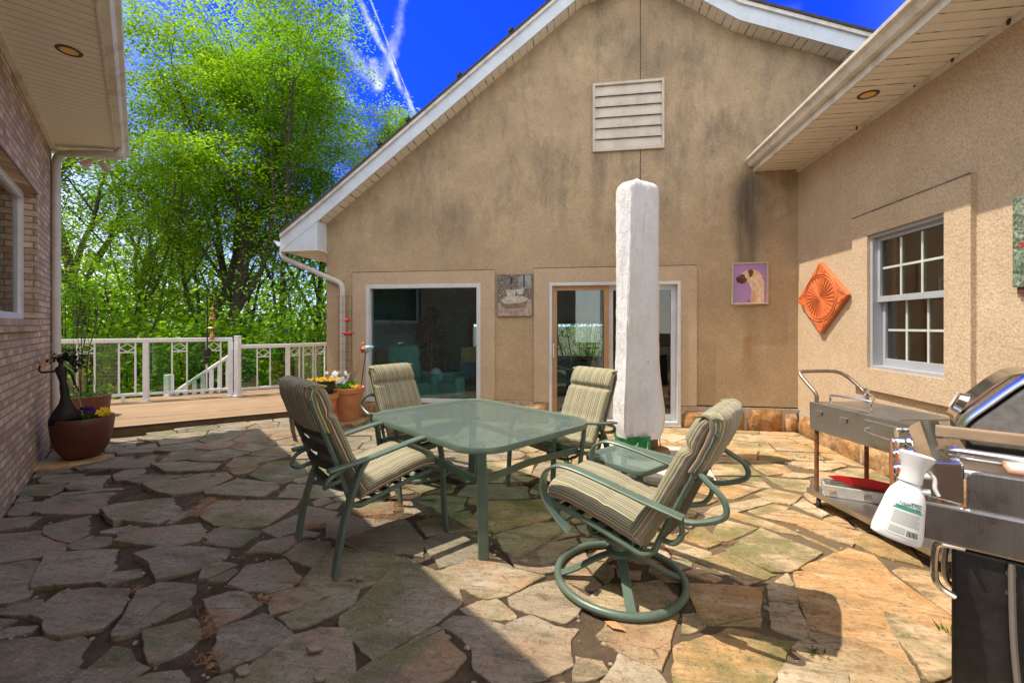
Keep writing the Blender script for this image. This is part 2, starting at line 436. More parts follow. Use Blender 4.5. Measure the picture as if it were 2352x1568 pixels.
# ================================================================ stucco house (gable wing + side wing)
YW = 6.59; XW = 3.12; YF = 6.335
house = thing('stucco_house', 'tan stucco house with gabled end wall, sliding door and side wing', 'house')
RAKE = [(-4.765, 2.735), (-4.117, 3.194), (.10, 6.37), (1.011, 6.594), (1.558, 6.235), (2.25, 5.76), (3.709, 5.186), (6.2, 4.205)]
def rz_at(x):
    for (x0, z0), (x1, z1) in zip(RAKE, RAKE[1:]):
        if x0 <= x <= x1: return z0+(z1-z0)*(x-x0)/(x1-x0)
    return RAKE[-1][1]
wn = dict(x0=WY(843,658).x, x1=WY(1105,651).x, z0=.27, z1=WY(1105,651).z)       # big window opening
dr = dict(x0=WY(1262,650).x, x1=WY(1562,645).x, z0=.035, z1=WY(1562,646).z)     # sliding door
XL = -4.117
w = MB()
def wbox(x0, x1, z0, z1): w.box((x0, YW, z0), (x1, YW+.2, z1))
ZT = 2.40
wbox(XL, wn['x0'], .34, ZT); wbox(wn['x0'], wn['x1'], wn['z1'], ZT); wbox(wn['x1'], dr['x0'], .34, ZT)
wbox(dr['x0'], dr['x1'], dr['z1'], ZT); wbox(dr['x1'], 6.2, .34, ZT); wbox(wn['x0'], wn['x1'], .2, wn['z0'])
top = [(XL, ZT), (6.2, ZT), (6.2, rz_at(6.2))]+[(x, z) for x, z in reversed(RAKE[1:-1])]
w.prism([V(x, YW, z) for x, z in top], (0, .2, 0))
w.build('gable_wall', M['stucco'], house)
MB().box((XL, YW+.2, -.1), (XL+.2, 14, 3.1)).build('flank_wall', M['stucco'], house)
# raised surrounds
M['ledge'] = simple('ledge_dirt', (.16,.125,.09), .95, 0, .5, 9)
def surround(x0, x1, ztop, zbot, o):
    s = MB(); y0 = YW-.035; y1 = YW+.01
    s.box((x0, y0, zbot), (o['x0'], y1, ztop)); s.box((o['x1'], y0, zbot), (x1, y1, ztop)); s.box((o['x0'], y0, o['z1']), (o['x1'], y1, ztop))
    MB().box((x0, y0-.002, ztop-.012), (x1, y0-.0005, ztop+.0)).build('ledge_dirt', M['ledge'], house)
    return s
a = WY(812,626); bq = WY(1137,618)
surround(a.x, bq.x, (a.z+bq.z)/2, .34, wn).build('window_surround', M['stucco_trim'], house)
a = WY(1227,615); bq = WY(1599,609)
surround(a.x, bq.x, (a.z+bq.z)/2, .33, dr).build('door_surround', M['stucco_trim'], house)
# soffit, fascia, shingles of the rake
sf = MB(); fb = MB(); dp = MB(); sh = MB()
def strip(mb, zo0, zo1, y0, y1):
    top = []; n = len(RAKE)
    for i in range(n-1):
        (x0, z0), (x1, z1) = RAKE[i], RAKE[i+1]
        vs = [(x0,y0,z0+zo0),(x1,y0,z1+zo0),(x1,y1,z1+zo0),(x0,y1,z0+zo0),(x0,y0,z0+zo1),(x1,y0,z1+zo1),(x1,y1,z1+zo1),(x0,y1,z0+zo1)]
        fs = [(0,3,2,1),(4,5,6,7),(0,1,5,4),(2,3,7,6)]
        if i == 0: fs.append((3,0,4,7))
        if i == n-2: fs.append((1,2,6,5))
        mb.add(vs, fs)
strip(sf, 0, .02, YF+.02, YW); strip(fb, -.012, .205, YF-.004, YF+.02)
strip(dp, .205, .262, YF-.035, YF+.02); strip(sh, .262, .30, YF-.05, 14)
sf.build('rake_soffit', M['soffit_x'], house); fb.build('rake_fascia', M['white_paint'], house); dp.build('drip_edge', M['gutter'], house)
rf = sh.build('roof', M['shingle'], house)
for (px, py) in ((938,203),(1056,172),(1175,75),(873,341),(1262,20)):
    p = WY(px, py, YF-.03); zz = rz_at(p.x)+.30
    MB().obox((p.x-.035, YF-.06, zz-.005), (.07, 0, .052), (0, .05, 0), (-.02, 0, .03)).build('snow_guard', M['shingle'], rf)
# boxed eave at the foot of the gable
ev = MB(); XE = -4.765
ev.add([(XE,YF+.001,2.735),(XL,YF+.001,2.735),(XL,YF+.001,3.185)], [(0,1,2)])
ev.box((XL-.02, YF+.003, 2.735), (XL, YW, 3.18))
ev.build('eave_return', M['white_paint'], house)
MB().box((XE, YF, 2.715), (XL+.02, 14, 2.734)).build('eave_soffit', M['soffit_y'], house)
g = MB()
def gutter_x(mb, y0, y1, x, zt, sgn):
    """K-style gutter running along Y, hanging outward in sgn*X from x"""
    pr = [(0,-.10),(.06,-.10),(.085,-.05),(.12,-.03),(.125,0),(.115,0),(.112,-.02),(.075,-.045),(.052,-.09),(.0,-.09)]
    mb.prism([V(x+sgn*a, y0, zt+b) for a, b in pr], (0, y1-y0, 0))
MB().box((XE-.016, YF+.006, 2.72), (XE, 14, 2.93)).build('eave_fascia', M['white_paint'], house)
gutter_x(g, YF+.01, 14, XE-.016, 2.90, -1); g.build('eave_gutter', M['white_paint'], house)
# downspout
dx = WY(787, 660, YW-.06); r_ = ray(787, 700)
el0 = V(XE-.06, YF+.12, 2.80)
dwn = MB(); pw = .042
path = cr([el0, el0+V(0, 0, -.10), el0+V(.03, .0, -.17), el0+V(.10, .02, -.21)], 5)+cr([V(dx.x-.10, YW-.055, dx.z+.10), V(dx.x-.03, YW-.055, dx.z+.05), V(dx.x, YW-.055, dx.z-.05), V(dx.x, YW-.055, dx.z-.15)], 5)+[V(dx.x, YW-.055, .15)]
dwn.tube(path, .042, 10)
dwn.build('downspout', M['pipe'], house, smooth=True)
# stone plinth under the stucco
rs = random.Random(4)
def plinth(o, ax, out, length, h, name):
    """rough squared stones along ax from o, proud of the wall by `out`"""
    m = MB(); mort = MB(); t = 0
    ax = Vector(ax); out = Vector(out)
    mort.obox(o-out*.10, ax*length, out*.115, V(0,0,h-.006))
    while t < length-.05:
        L = rs.uniform(.26, .60); L = min(L, length-t)
        hh = h*rs.uniform(.78, .98); zb = -.05
        n = 9; rows = []
        for j in range(6):
            row = []
            for i in range(n):
                a = i/(n-1); b_ = j/5
                e = (1-abs(2*a-1)**5)*(1-abs(2*b_-1)**5)
                q = mnoise.noise(V(t*3+a*2.2*L*3, b_*2.5, h*7+o.x))
                rowp = o+ax*(t+.012+(L-.024)*a+.012*mnoise.noise(V(a*4, b_*3, t)))+V(0,0,zb+(hh-zb)*b_)+out*(.012+e*(.055+.05*q))
                row.append(rowp)
            rows.append(row)
        vs = [p for r in rows for p in r]; fs = []
        for j in range(5):
            for i in range(n-1):
                fs.append((j*n+i, j*n+i+1, (j+1)*n+i+1, (j+1)*n+i))
        m.add(vs, fs); t += L
    m.build(name, M['plinth'], house, smooth=30, recalc=True)
    mort.build('plinth_mortar', M['mortar'], house)
m_, nt_, b_ = newmat('plinth_stone'); o_ = coord(nt_)
gi = node(nt_, 'ShaderNodeNewGeometry')
c_ = ramp(nt_, gi.outputs['Random Per Island'], [(0, (.50,.27,.09)), (.3, (.56,.37,.18)), (.5, (.42,.20,.055)), (.75, (.52,.33,.16)), (1, (.46,.24,.075))])
c_ = mixc(nt_, ramp(nt_, noise(nt_, o_, 7, 6, .65, .6), [(.38, .75), (.62, 0)]), c_, (.16, .075, .025))
c_ = mixc(nt_, ramp(nt_, noise(nt_, o_, 16, 4), [(.55, 0), (.72, .5)]), c_, (.55, .46, .34))
link(nt_, c_, b_.inputs['Base Color']); b_.inputs['Roughness'].default_value = .8; bump(nt_, b_, noise(nt_, o_, 26, 6, .65), .7, .02); M['plinth'] = m_
M['mortar'] = simple('pale_mortar', (.42, .37, .31), .95, 0, .2, 20, .7, 50)
plinth(V(XL, YW, -.02), (1,0,0), (0,-1,0), dr['x0']-XL, .36, 'plinth')
plinth(V(dr['x1'], YW, -.02), (1,0,0), (0,-1,0), XW-dr['x1'], .345, 'plinth')
MB().box((dr['x0'], YW-.09, -.05), (dr['x1'], YW+.2, .034)).build('door_step', M['mortar'], house)
# louvre vent
v0 = WY(1361, 273, YW-.02); a0 = WY(1361,196); a1 = WY(1525,181); a2 = WY(1525,342); a3 = WY(1361,350)
vx0, vx1, vz0, vz1 = a0.x, a1.x, (a2.z+a3.z)/2, (a0.z+a1.z)/2
vf = MB(); t = .036
for (p, q) in (((vx0, vz0), (vx0+t, vz1)), ((vx1-t, vz0), (vx1, vz1)), ((vx0+t, vz1-t), (vx1-t, vz1)), ((vx0+t, vz0), (vx1-t, vz0+t*.7))):
    vf.box((p[0], YW-.035, p[1]), (q[0], YW+.002, q[1]))
vent = vf.build('louvre_vent', M['vent'] if 'vent' in M else dirtywhite('louvre_paint', (.57, .495, .40), (.3, .25, .2), .6), house)
M['louvre'] = vent.data.materials[0]
n = 6; hz = (vz1-t-vz0-t*.7)/n
for i in range(n):
    z0 = vz0+t*.7+i*hz
    sl_ = MB().add([(vx0+t,YW-.03,z0),(vx1-t,YW-.03,z0),(vx1-t,YW-.03,z0+.02),(vx0+t,YW-.03,z0+.02),(vx0+t,YW-.004,z0+hz),(vx1-t,YW-.004,z0+hz)], [(0,1,2,3),(3,2,5,4)])
    sl_.build('slat', M['louvre'], vent)
# big fixed window
def frame_y(o, y0, y1, t, tb=None):
    m = MB(); tb = tb or t
    m.box((o['x0'], y0, o['z0']), (o['x0']+t, y1, o['z1'])); m.box((o['x1']-t, y0, o['z0']), (o['x1'], y1, o['z1']))
    m.box((o['x0']+t, y0, o['z1']-t), (o['x1']-t, y1, o['z1'])); m.box((o['x0']+t, y0, o['z0']), (o['x1']-t, y1, o['z0']+tb)); return m
pw_ = frame_y(wn, YW-.045, YW+.07, .062).build('picture_window', M['white_vinyl'], house, bevel=.004)
MB().box((wn['x0']+.06, YW+.03, wn['z0']+.06), (wn['x1']-.06, YW+.036, wn['z1']-.06)).build('pane', M['glass'], pw_)
# sliding door
dw = frame_y(dr, YW-.05, YW+.12, .045, .05).build('sliding_door', M['white_vinyl'], house, bevel=.004)
xm = WY(1400, 800).x; xm2 = WY(1533,800).x
lp = dict(x0=dr['x0']+.045, x1=xm-.01, z0=dr['z0']+.05, z1=dr['z1']-.045)
frame_y(lp, YW+.0, YW+.035, .07, .1).build('door_panel', M['tan_vinyl'], dw, bevel=.004)
MB().box((lp['x0']+.07, YW+.014, lp['z0']+.1), (lp['x1']-.07+.068, YW+.02, lp['z1']-.07)).build('pane', M['glass'], dw)
rp = dict(x0=xm-.02, x1=dr['x1']-.045, z0=dr['z0']+.05, z1=dr['z1']-.045)
frame_y(rp, YW+.045, YW+.09, .075, .1).build('door_panel', M['white_vinyl'], dw, bevel=.004)
MB().box((rp['x0']+.075, YW+.06, rp['z0']+.1), (rp['x1']-.075, YW+.066, rp['z1']-.075)).build('pane', M['glass_dark'], dw)
hx = WY(1272, 805).x; hz0 = WY(1272,820).z; hz1 = WY(1272,790).z
MB().tube(cr([(hx, YW, hz1), (hx, YW-.05, hz1-.01), (hx, YW-.055, (hz0+hz1)/2), (hx, YW-.05, hz0+.01), (hx, YW, hz0)], 5), .011, 8).build('handle', M['white_vinyl'], dw, smooth=True)
# ---------------- room behind the gable wall
room = MB(); ry0, ry1, rx0, rx1, rh = YW+.2, 10.6, XL+.2, 3.6, 2.62
room.box((rx0, ry0, -.02), (rx1, ry1, .03)); 
room.build('floor', simple('room_carpet', (.22,.19,.15), .95), house)
MB().box((rx0, ry0, rh), (rx1, ry1, rh+.05)).build('ceiling', simple('room_ceiling', (.6,.62,.60), .9), house)
bw = MB(); ops = [(-2.6, -1.0), (-.45, .65)]
xs = rx0
for (p, q) in ops:
    bw.box((xs, ry1, .03), (p, ry1+.15, rh)); bw.box((p, ry1, .03), (q, ry1+.15, .75)); bw.box((p, ry1, 1.55), (q, ry1+.15, rh)); xs = q
bw.box((xs, ry1, .03), (rx1, ry1+.15, rh)); bw.box((rx1, ry0, .03), (rx1+.1, ry1, rh))
bw.box((rx0-.0, ry0, .03), (rx0+.02, ry1, rh))
M['teal_wall'] = simple('teal_room_wall', (.22, .46, .50), .8)
bw.build('room_wall', M['teal_wall'], house)
for (p, q) in ops:
    frame_y(dict(x0=p-.09, x1=q+.09, z0=.66, z1=1.64), ry1-.03, ry1+.04, .1).build('back_window', M['wood_brown'], house)
# ---------------- side wing
mz0 = .30
def yz(px, py): p = WX(px, py, XW); return p.y, p.z
wy1, zt1 = yz(2001, 541); wy0, zt0 = yz(2180, 486); _, zb1 = yz(2001, 846); _, zb0 = yz(2177, 869)
sw_ = dict(y0=wy0, y1=wy1, z0=(zb0+zb1)/2, z1=(zt0+zt1)/2)
ws = MB()
def sbox(y0, y1, z0, z1): ws.box((XW, y0, z0), (XW+.2, y1, z1))
sbox(-1.5, sw_['y0'], mz0, 3.75); sbox(sw_['y0'], sw_['y1'], mz0, sw_['z0']); sbox(sw_['y0'], sw_['y1'], sw_['z1'], 3.75); sbox(sw_['y1'], YW, mz0, 3.75)
ws.build('side_wall', M['stucco_side'], house)
plinth(V(XW, YW-.06, -.02), (0,-1,0), (-1,0,0), 6.5, .32, 'plinth')
sy1 = yz(1966, 600)[0]; sy0 = yz(2243, 600)[0]; sz1 = (yz(1968, 502)[1]+yz(2241, 393)[1])/2; sz0 = yz(1965, 886)[1]
ss = MB(); x0, x1 = XW-.04, XW+.01
ss.box((x0, sy0, sz0), (x1, sw_['y0'], sz1)); ss.box((x0, sw_['y1'], sz0), (x1, sy1, sz1)); ss.box((x0, sw_['y0'], sw_['z1']), (x1, sw_['y1'], sz1)); ss.box((x0, sw_['y0'], sz0), (x1, sw_['y1'], sw_['z0']))
ss.build('window_surround', M['stucco_side'], house)
MB().box((x0-.003, sy0, sz1-.014), (x0-.0005, sy1, sz1)).build('ledge_dirt', M['ledge'], house)
def frame_x(y0, y1, z0, z1, xa, xb, t, tb=None, tt=None):
    m = MB(); tb = tb or t; tt = tt or t
    m.box((xa, y0, z0), (xb, y0+t, z1)); m.box((xa, y1-t, z0), (xb, y1, z1)); m.box((xa, y0+t, z0), (xb, y1-t, z0+tb)); m.box((xa, y0+t, z1-tt), (xb, y1-t, z1)); return m
M['grey_vinyl'] = dirtywhite('grey_vinyl', (.36, .38, .42), amt=.2, rough=.35)
sw = frame_x(sw_['y0'], sw_['y1'], sw_['z0'], sw_['z1'], XW-.01, XW+.14, .035).build('sash_window', M['grey_vinyl'], house, bevel=.003)
zm = (yz(2010, 688)[1]+yz(2175, 672)[1])/2
yA, yB = sw_['y0']+.035, sw_['y1']-.035
for nm, (z0, z1, xa) in {'u': (zm-.03, sw_['z1']-.035, XW+.035), 'l': (sw_['z0']+.035, zm+.03, XW+.085)}.items():
    sa = frame_x(yA+.002, yB-.002, z0, z1, xa, xa+.04, .042, .075 if nm == 'l' else .06, .042).build('sash', M['grey_vinyl'], sw, bevel=.003)
    mu = MB()
    for k in (1, 2):
        yy = lerp(yA+.055, yB-.055, k/3); mu.box((xa+.012, yy-.011, z0+.055), (xa+.03, yy+.011, z1-.055))
    zz = (z0+z1)/2+.01
    for k in range(3):
        ya = lerp(yA+.055, yB-.055, k/3)+.011; yb = lerp(yA+.055, yB-.055, (k+1)/3)-.011
        mu.box((xa+.012, ya, zz-.011), (xa+.03, yb, zz+.011))
    mu.build('muntin', simple('pale_green_muntin', (.50,.56,.50), .4), sa)
    MB().box((xa+.019, yA+.05, z0+.05), (xa+.023, yB-.05, z1-.05)).build('pane', M['glass_dark'], sa)
bl = MB()
bl.box((XW+.28, yA-.1, sw_['z0']-.2), (XW+.30, yB+.1, sw_['z1']+.2))
bl.build('blind', simple('brown_blind', (.175,.158,.14), .9, 0, .25, 4), sw)
# eave of the side wing
XS, ZS = 2.545, 3.72
MB().box((XS, -1.5, ZS), (XW+.001, YW-.001, ZS+.02)).build('eave_soffit', M['soffit_y'], house)
MB().box((XW-.02, -1.5, ZS-.05), (XW-.001, YW-.002, ZS-.001)).build('frieze', M['gutter'], house)
MB().box((XS-.018, -1.5, ZS-.012), (XS, YW-.003, ZS+.17)).build('eave_fascia', M['gutter'], house)
g = MB(); gutter_x(g, -1.5, YW-.004, XS-.018, 3.888, -1); g.build('eave_gutter', M['gutter'], house)
rr = MB(); rr.add([(XS-.06,-1.5,3.895),(6.4,-1.5,5.35),(6.4,YW,5.35),(XS-.06,YW,3.895),(XS-.06,-1.5,3.94),(6.4,-1.5,5.40),(6.4,YW,5.40),(XS-.06,YW,3.94)], [(0,3,2,1),(4,5,6,7),(0,1,5,4),(1,2,6,5),(2,3,7,6),(3,0,4,7)])
rr.build('wing_roof', M['shingle'], house)
def recessed(p, parent):
    m = MB(); m.lathe([(.062,.0),(.062,-.006),(.085,-.006),(.088,0)], 28, p, cap=False)
    ring = m.build('recessed_light', simple('bronze_trim', (.07,.035,.02), .5), parent, smooth=True)
    MB().lathe([(.0,-.001),(.03,-.003),(.062,-.003)], 24, p, cap=False).build('lens', simple('amber_lens', (.85,.48,.13), .3), ring, smooth=True)
p = G(1994, 217.7, ZS); recessed(p, house)
# wasp nests / bolts under the side eave
mudm = simple('mud', (.07,.04,.025), .95)
for (px, py) in ((1970,294),(2103,194),(2190,136),(2320,50)):
    q = WX(px, py, XW-.012); MB().ball(q, (.018, .022, .03), 8, 6).build('mud_nest', mudm, house)
# ================================================================ brick house
bh = thing('brick_house', 'mottled brown brick house with wide vinyl eave beside the pots', 'house')
m_, nt_, b_ = newmat('mottled_brick'); t_ = nt_.nodes.new('ShaderNodeUVMap'); uv = t_.outputs[0]
def brickmat(nt, b, uv, vert=False):
    br = node(nt, 'ShaderNodeTexBrick', Vector=uv, Scale=1.0)
    br.offset = .5; br.inputs['Color1'].default_value = (0,0,0,1); br.inputs['Color2'].default_value = (1,1,1,1); br.inputs['Mortar'].default_value = (.5,.5,.5,1)
    br.inputs['Brick Width'].default_value = .205 if not vert else .078; br.inputs['Row Height'].default_value = .072 if not vert else .3
    br.inputs['Mortar Size'].default_value = .0075; br.inputs['Mortar Smooth'].default_value = .1; br.inputs['Bias'].default_value = 0
    f = br.outputs['Fac']
    per = br.outputs['Color']
    c = ramp(nt, per, [(0, (.33,.20,.115)), (.2, (.56,.41,.27)), (.42, (.43,.27,.16)), (.6, (.68,.53,.375)), (.8, (.32,.215,.135)), (1, (.60,.445,.30))])
    c = mixc(nt, ramp(nt, noise(nt, uv, 26, 5, .7), [(.36, .55), (.50, 0)]), c, (.18, .12, .095))
    c = mixc(nt, ramp(nt, noise(nt, uv, 40, 3, .6), [(.56, 0), (.68, .5)]), c, (.66, .56, .47))
    c = mixc(nt, ramp(nt, noise(nt, uv, 1.2, 5, .6), [(.5, 0), (.8, .25)]), c, (.22, .17, .135))
    c = mixc(nt, f, c, (.21, .175, .145))
    link(nt, c, b.inputs['Base Color']); b.inputs['Roughness'].default_value = .92
    h = math_(nt, 'SUBTRACT', math_(nt, 'MULTIPLY', noise(nt, uv, 60, 4), .35), f)
    bump(nt, b, h, 1.0, .015)
brickmat(nt_, b_, uv); M['brick'] = m_
m_, nt_, b_ = newmat('rowlock_brick'); t_ = nt_.nodes.new('ShaderNodeUVMap'); brickmat(nt_, b_, t_.outputs[0], True); M['rowlock'] = m_
def lbox(mb, l0, l1, n0, n1, z0, z1):
    mb.obox(LH(l0, n0, z0), LL*(l1-l0), LN*(n1-n0), V(0,0,z1-z0))
def lhuv(ob):
    me = ob.data; ul = me.uv_layers.new(name='UVMap')
    for p in me.polygons:
        for li in p.loop_indices:
            co = me.vertices[me.loops[li].vertex_index].co; q = co-LO
            l = q.dot(LL); n_ = q.dot(LN)
            ul.data[li].uv = (l+n_, co.z)
    return ob
ZB = 3.88
# window opening (right edge seen in the picture)
lw, zwt = LHpx(85, 447); lw2, zwb = LHpx(85, 735)
win = dict(l1=lw, l0=lw-2.6, z0=zwb, z1=zwt)
bw = MB()
lbox(bw, -9, win['l0'], 0, .25, -.4, ZB); lbox(bw, win['l1'], 0, 0, .25, -.4, ZB); lbox(bw, win['l0'], win['l1'], 0, .25, -.4, win['z0']-.10); lbox(bw, win['l0'], win['l1'], 0, .25, win['z1'], ZB)
lbox(bw, -.25, 0, .25, 8, -.4, ZB)
lhuv(bw.build('brick_wall', M['brick'], bh))
sl_ = MB(); lbox(sl_, win['l0']-.05, win['l1']+.06, -.03, .12, win['z0']-.12, win['z0']-.0); lhuv(sl_.build('window_sill', M['rowlock'], bh))
ln_ = MB(); lbox(ln_, win['l0']-.1, win['l1']+.02, -.006, .11, win['z1']+.001, win['z1']+.012); ln_.build('steel_lintel', M['rust'], bh)
wl1 = win['l1']-.004
def lframe(l0, l1, z0, z1, n0, n1, t):
    m = MB(); lbox(m, l0, l0+t, n0, n1, z0, z1); lbox(m, l1-t, l1, n0, n1, z0, z1); lbox(m, l0+t, l1-t, n0, n1, z0, z0+t); lbox(m, l0+t, l1-t, n0, n1, z1-t, z1); return m
bwin = lframe(win['l0']+.02, wl1, win['z0'], win['z1'], .10, .17, .075).build('brick_house_window', M['rail_white'], bh, bevel=.004)
pm = MB(); lbox(pm, win['l0']+.09, wl1-.07, .135, .139, win['z0']+.07, win['z1']-.07); pm.build('pane', M['glass_dark'], bwin)
bl = MB(); k = wl1-.10
while k > win['l0']+.1:
    lbox(bl, k-.075, k, .21+.01*((int(k*100)) % 2), .213+.01*((int(k*100)) % 2), win['z0'], win['z1']); k -= .085
bl.build('vertical_blind', simple('grey_blind', (.30,.29,.27), .8), bwin)
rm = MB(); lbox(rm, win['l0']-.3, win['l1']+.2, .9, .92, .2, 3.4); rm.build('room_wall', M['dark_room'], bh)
LE = .10; NE = -.63
m_, nt_, b_ = None, None, None
M['soffit_l'] = None
def soffit_l():
    m, nt, b = newmat('vinyl_soffit_brick_house'); t = nt.nodes.new('ShaderNodeUVMap'); s_ = sep(nt, t.outputs[0]); x = s_[0]
    fr = math_(nt, 'FRACT', math_(nt, 'DIVIDE', x, .105)); ln = ramp(nt, fr, [(0, 0), (.86, 0), (.92, 1), (.97, 1), (1, 0)])
    c = ramp(nt, noise(nt, t.outputs[0], 3, 5), [(.3, (.78,.73,.65)), (.7, (.83,.79,.71))])
    c = mixc(nt, math_(nt, 'MULTIPLY', ln, .6), c, (.18, .13, .08)); link(nt, c, b.inputs['Base Color']); b.inputs['Roughness'].default_value = .45
    bump(nt, b, math_(nt, 'SUBTRACT', 1.0, ln), .5, .006); return m
def luv2(ob):
    me = ob.data; ul = me.uv_layers.new(name='UVMap')
    for p in me.polygons:
        for li in p.loop_indices:
            q = me.vertices[me.loops[li].vertex_index].co-LO; ul.data[li].uv = (q.dot(LL), q.dot(LN))
    return ob
M['soffit_l'] = soffit_l()
q = MB(); lbox(q, -9, LE, NE, -.001, ZB, ZB+.02); luv2(q.build('eave_soffit', M['soffit_l'], bh))
q = MB(); lbox(q, -9, LE-.01, -.05, -.003, ZB-.07, ZB-.001); q.build('frieze', M['gutter'], bh)
q = MB(); lbox(q, -9, LE, NE-.018, NE, ZB-.015, ZB+.15); q.build('eave_fascia', M['gutter'], bh)
q = MB(); pr = [(0,-.10),(.06,-.10),(.085,-.05),(.12,-.03),(.125,0),(.115,0),(.112,-.02),(.075,-.045),(.052,-.09),(.0,-.09)]
q.prism([LH(-9, NE-.018-a, ZB+.115+b) for a, b in pr], LL*(9+LE+.02)); q.build('eave_gutter', M['gutter'], bh)
q = MB(); lbox(q, LE, LE+.02, NE-.02, .3, ZB-.01, ZB+.17); q.build('eave_end', M['gutter'], bh)
q = MB()
vs = [LH(l, n, z) for l in (-9, LE+.03) for n, z in ((NE-.09, ZB+.135), (4.2, ZB+2.5), (4.2, ZB+2.56), (NE-.09, ZB+.19))]
q.add(vs, [(0,1,2,3),(7,6,5,4),(0,4,5,1),(1,5,6,2),(2,6,7,3),(3,7,4,0)]); q.build('roof', M['shingle'], bh, recalc=True)
q = MB(); q.add([LH(0, .05, ZB), LH(0, 4.2, ZB), LH(0, 4.2, ZB+2.45), LH(0, .05, ZB+.25)], [(0,1,2,3)]); q.build('gable_end', M['gutter'], bh)
# downspout with a crank under the soffit
ln0 = LHpx(129, 700, -.05)[0]
dq = MB(); zc = ZB-.075
dq.tube(cr([LH(-.42, NE-.06, ZB+.05), LH(-.42, NE-.055, ZB-.02), LH(-.40, NE-.01, zc), LH(-.36, NE+.10, zc)], 5)+cr([LH(ln0-.06, -.19, zc-.01), LH(ln0, -.085, zc-.04), LH(ln0, -.05, zc-.16), LH(ln0, -.05, zc-.3)], 6)+[LH(ln0, -.05, -.1)], .046, 10)
dq.build('downspout', M['pipe'], bh, smooth=True)
pl = G(158.7, 117.3, ZB); recessed(pl, bh)
# twin flood light under the eave end
fp = LH(.06, -.42, ZB-.02)
fl = MB().lathe([(.05,.02),(.05,-.02),(.02,-.03)], 16, fp).build('flood_light', M['gutter'], bh, smooth=True)
for sgn in (-1, 1):
    h = MB(); h.lathe([(.0,.0),(.035,.0),(.04,.05),(.055,.10),(.07,.14),(.062,.142),(.03,.12),(0,.115)], 18)
    axis = (LN*(.75*sgn)+V(0,0,-.75)+LL*.2).normalized(); R = axis.to_track_quat('Z', 'Y').to_matrix().to_4x4()
    h.xf(Matrix.Translation(fp+V(0,0,-.05)+LN*.035*sgn) @ R); h.build('lamp_head', dirtywhite('ivory_lamp', (.62,.52,.40)), fl, smooth=True)
# ================================================================ terrain
DE0 = G(265, 981, .10); DE1 = G(691, 942, .10)                    # front edge of the deck (top)
DD = (DE1-DE0); DD.z = 0; DD.normalize(); DO = V(-DD.y, DD.x, 0)    # along the edge, outward
if DO.y < 0: DO = -DO
def outd(x, y): return (x-DE0.x)*DO.x+(y-DE0.y)*DO.y
def terrain(x, y):
    t = outd(x, y)
    z = -.16-3.2*sstep(2.2, 12, t)+4.5*sstep(22, 60, t)
    z += .25*mnoise.noise(V(x*.25, y*.25, 0))*sstep(2, 6, t)
    return z
def grid(xs, ys, fn):
    vs = [V(x, y, fn(x, y)) for y in ys for x in xs]; n = len(xs); fs = []
    for j in range(len(ys)-1):
        for i in range(n-1): fs.append((j*n+i, j*n+i+1, (j+1)*n+i+1, (j+1)*n+i))
    return MB().add(vs, fs)
def axis_(lo, hi, near0, near1, fine, coarse):
    out = []; x = lo
    while x < hi:
        out.append(x); x += fine if near0 <= x < near1 else coarse
    out.append(hi); return out
m_, nt_, b_ = newmat('forest_floor'); o_ = coord(nt_)
c_ = ramp(nt_, noise(nt_, o_, 1.3, 7, .65), [(.3, (.05,.032,.018)), (.5, (.085,.055,.03)), (.62, (.05,.07,.02)), (.8, (.10,.07,.04))])
link(nt_, c_, b_.inputs['Base Color']); b_.inputs['Roughness'].default_value = .95; bump(nt_, b_, noise(nt_, o_, 8, 6, .7), .8, .08)
gd = grid(axis_(-120, 120, -20, 12, .8, 6), axis_(-30, 160, 4, 26, .8, 6), terrain).build('ground', m_, smooth=True)
tag(gd, kind='structure')
# ================================================================ patio soil
m_, nt_, b_ = newmat('patio_soil'); o_ = coord(nt_)
c_ = ramp(nt_, noise(nt_, o_, 9, 7, .7), [(.3, (.06,.042,.028)), (.55, (.12,.086,.058)), (.75, (.2,.15,.10))])
c_ = mixc(nt_, ramp(nt_, noise(nt_, o_, 1.7, 5, .6), [(.5, 0), (.66, .7)]), c_, (.035,.024,.017))
xs_, ys_, zs_ = sep(nt_, o_)
sandy = math_(nt_, 'ADD', xs_, math_(nt_, 'MULTIPLY', noise(nt_, o_, 1.2, 4), .9))
c_ = mixc(nt_, math_(nt_, 'MULTIPLY', rng(nt_, sandy, .1, 1.6), .75), c_, (.21, .155, .095))
moss = ramp(nt_, noise(nt_, o_, 2.7, 5, .6), [(.60, 0), (.68, .8)]); c_ = mixc(nt_, moss, c_, (.055,.065,.012))
link(nt_, c_, b_.inputs['Base Color']); b_.inputs['Roughness'].default_value = 1; b_.inputs['Specular IOR Level'].default_value = .1
bump(nt_, b_, noise(nt_, o_, 55, 6, .75), 1.0, .02)
def soilz(x, y): return gz(x, y)-.001+.005*mnoise.noise(V(x*5, y*5, 1))+.004*mnoise.noise(V(x*17, y*17, 3))
ps = grid([-8+.06*i for i in range(188)], [-.6+.06*i for i in range(123)], soilz)
def inpatio(x, y):
    n_ = (x-LO.x)*LN.x+(y-LO.y)*LN.y
    return n_ < .02 and outd(x, y) < .04 and y < YW and x < XW
ps.f = [f for f in ps.f if all(inpatio(ps.v[i].x, ps.v[i].y) for i in f)]
ps = ps.build('soil', m_, smooth=True); tag(ps, kind='structure')
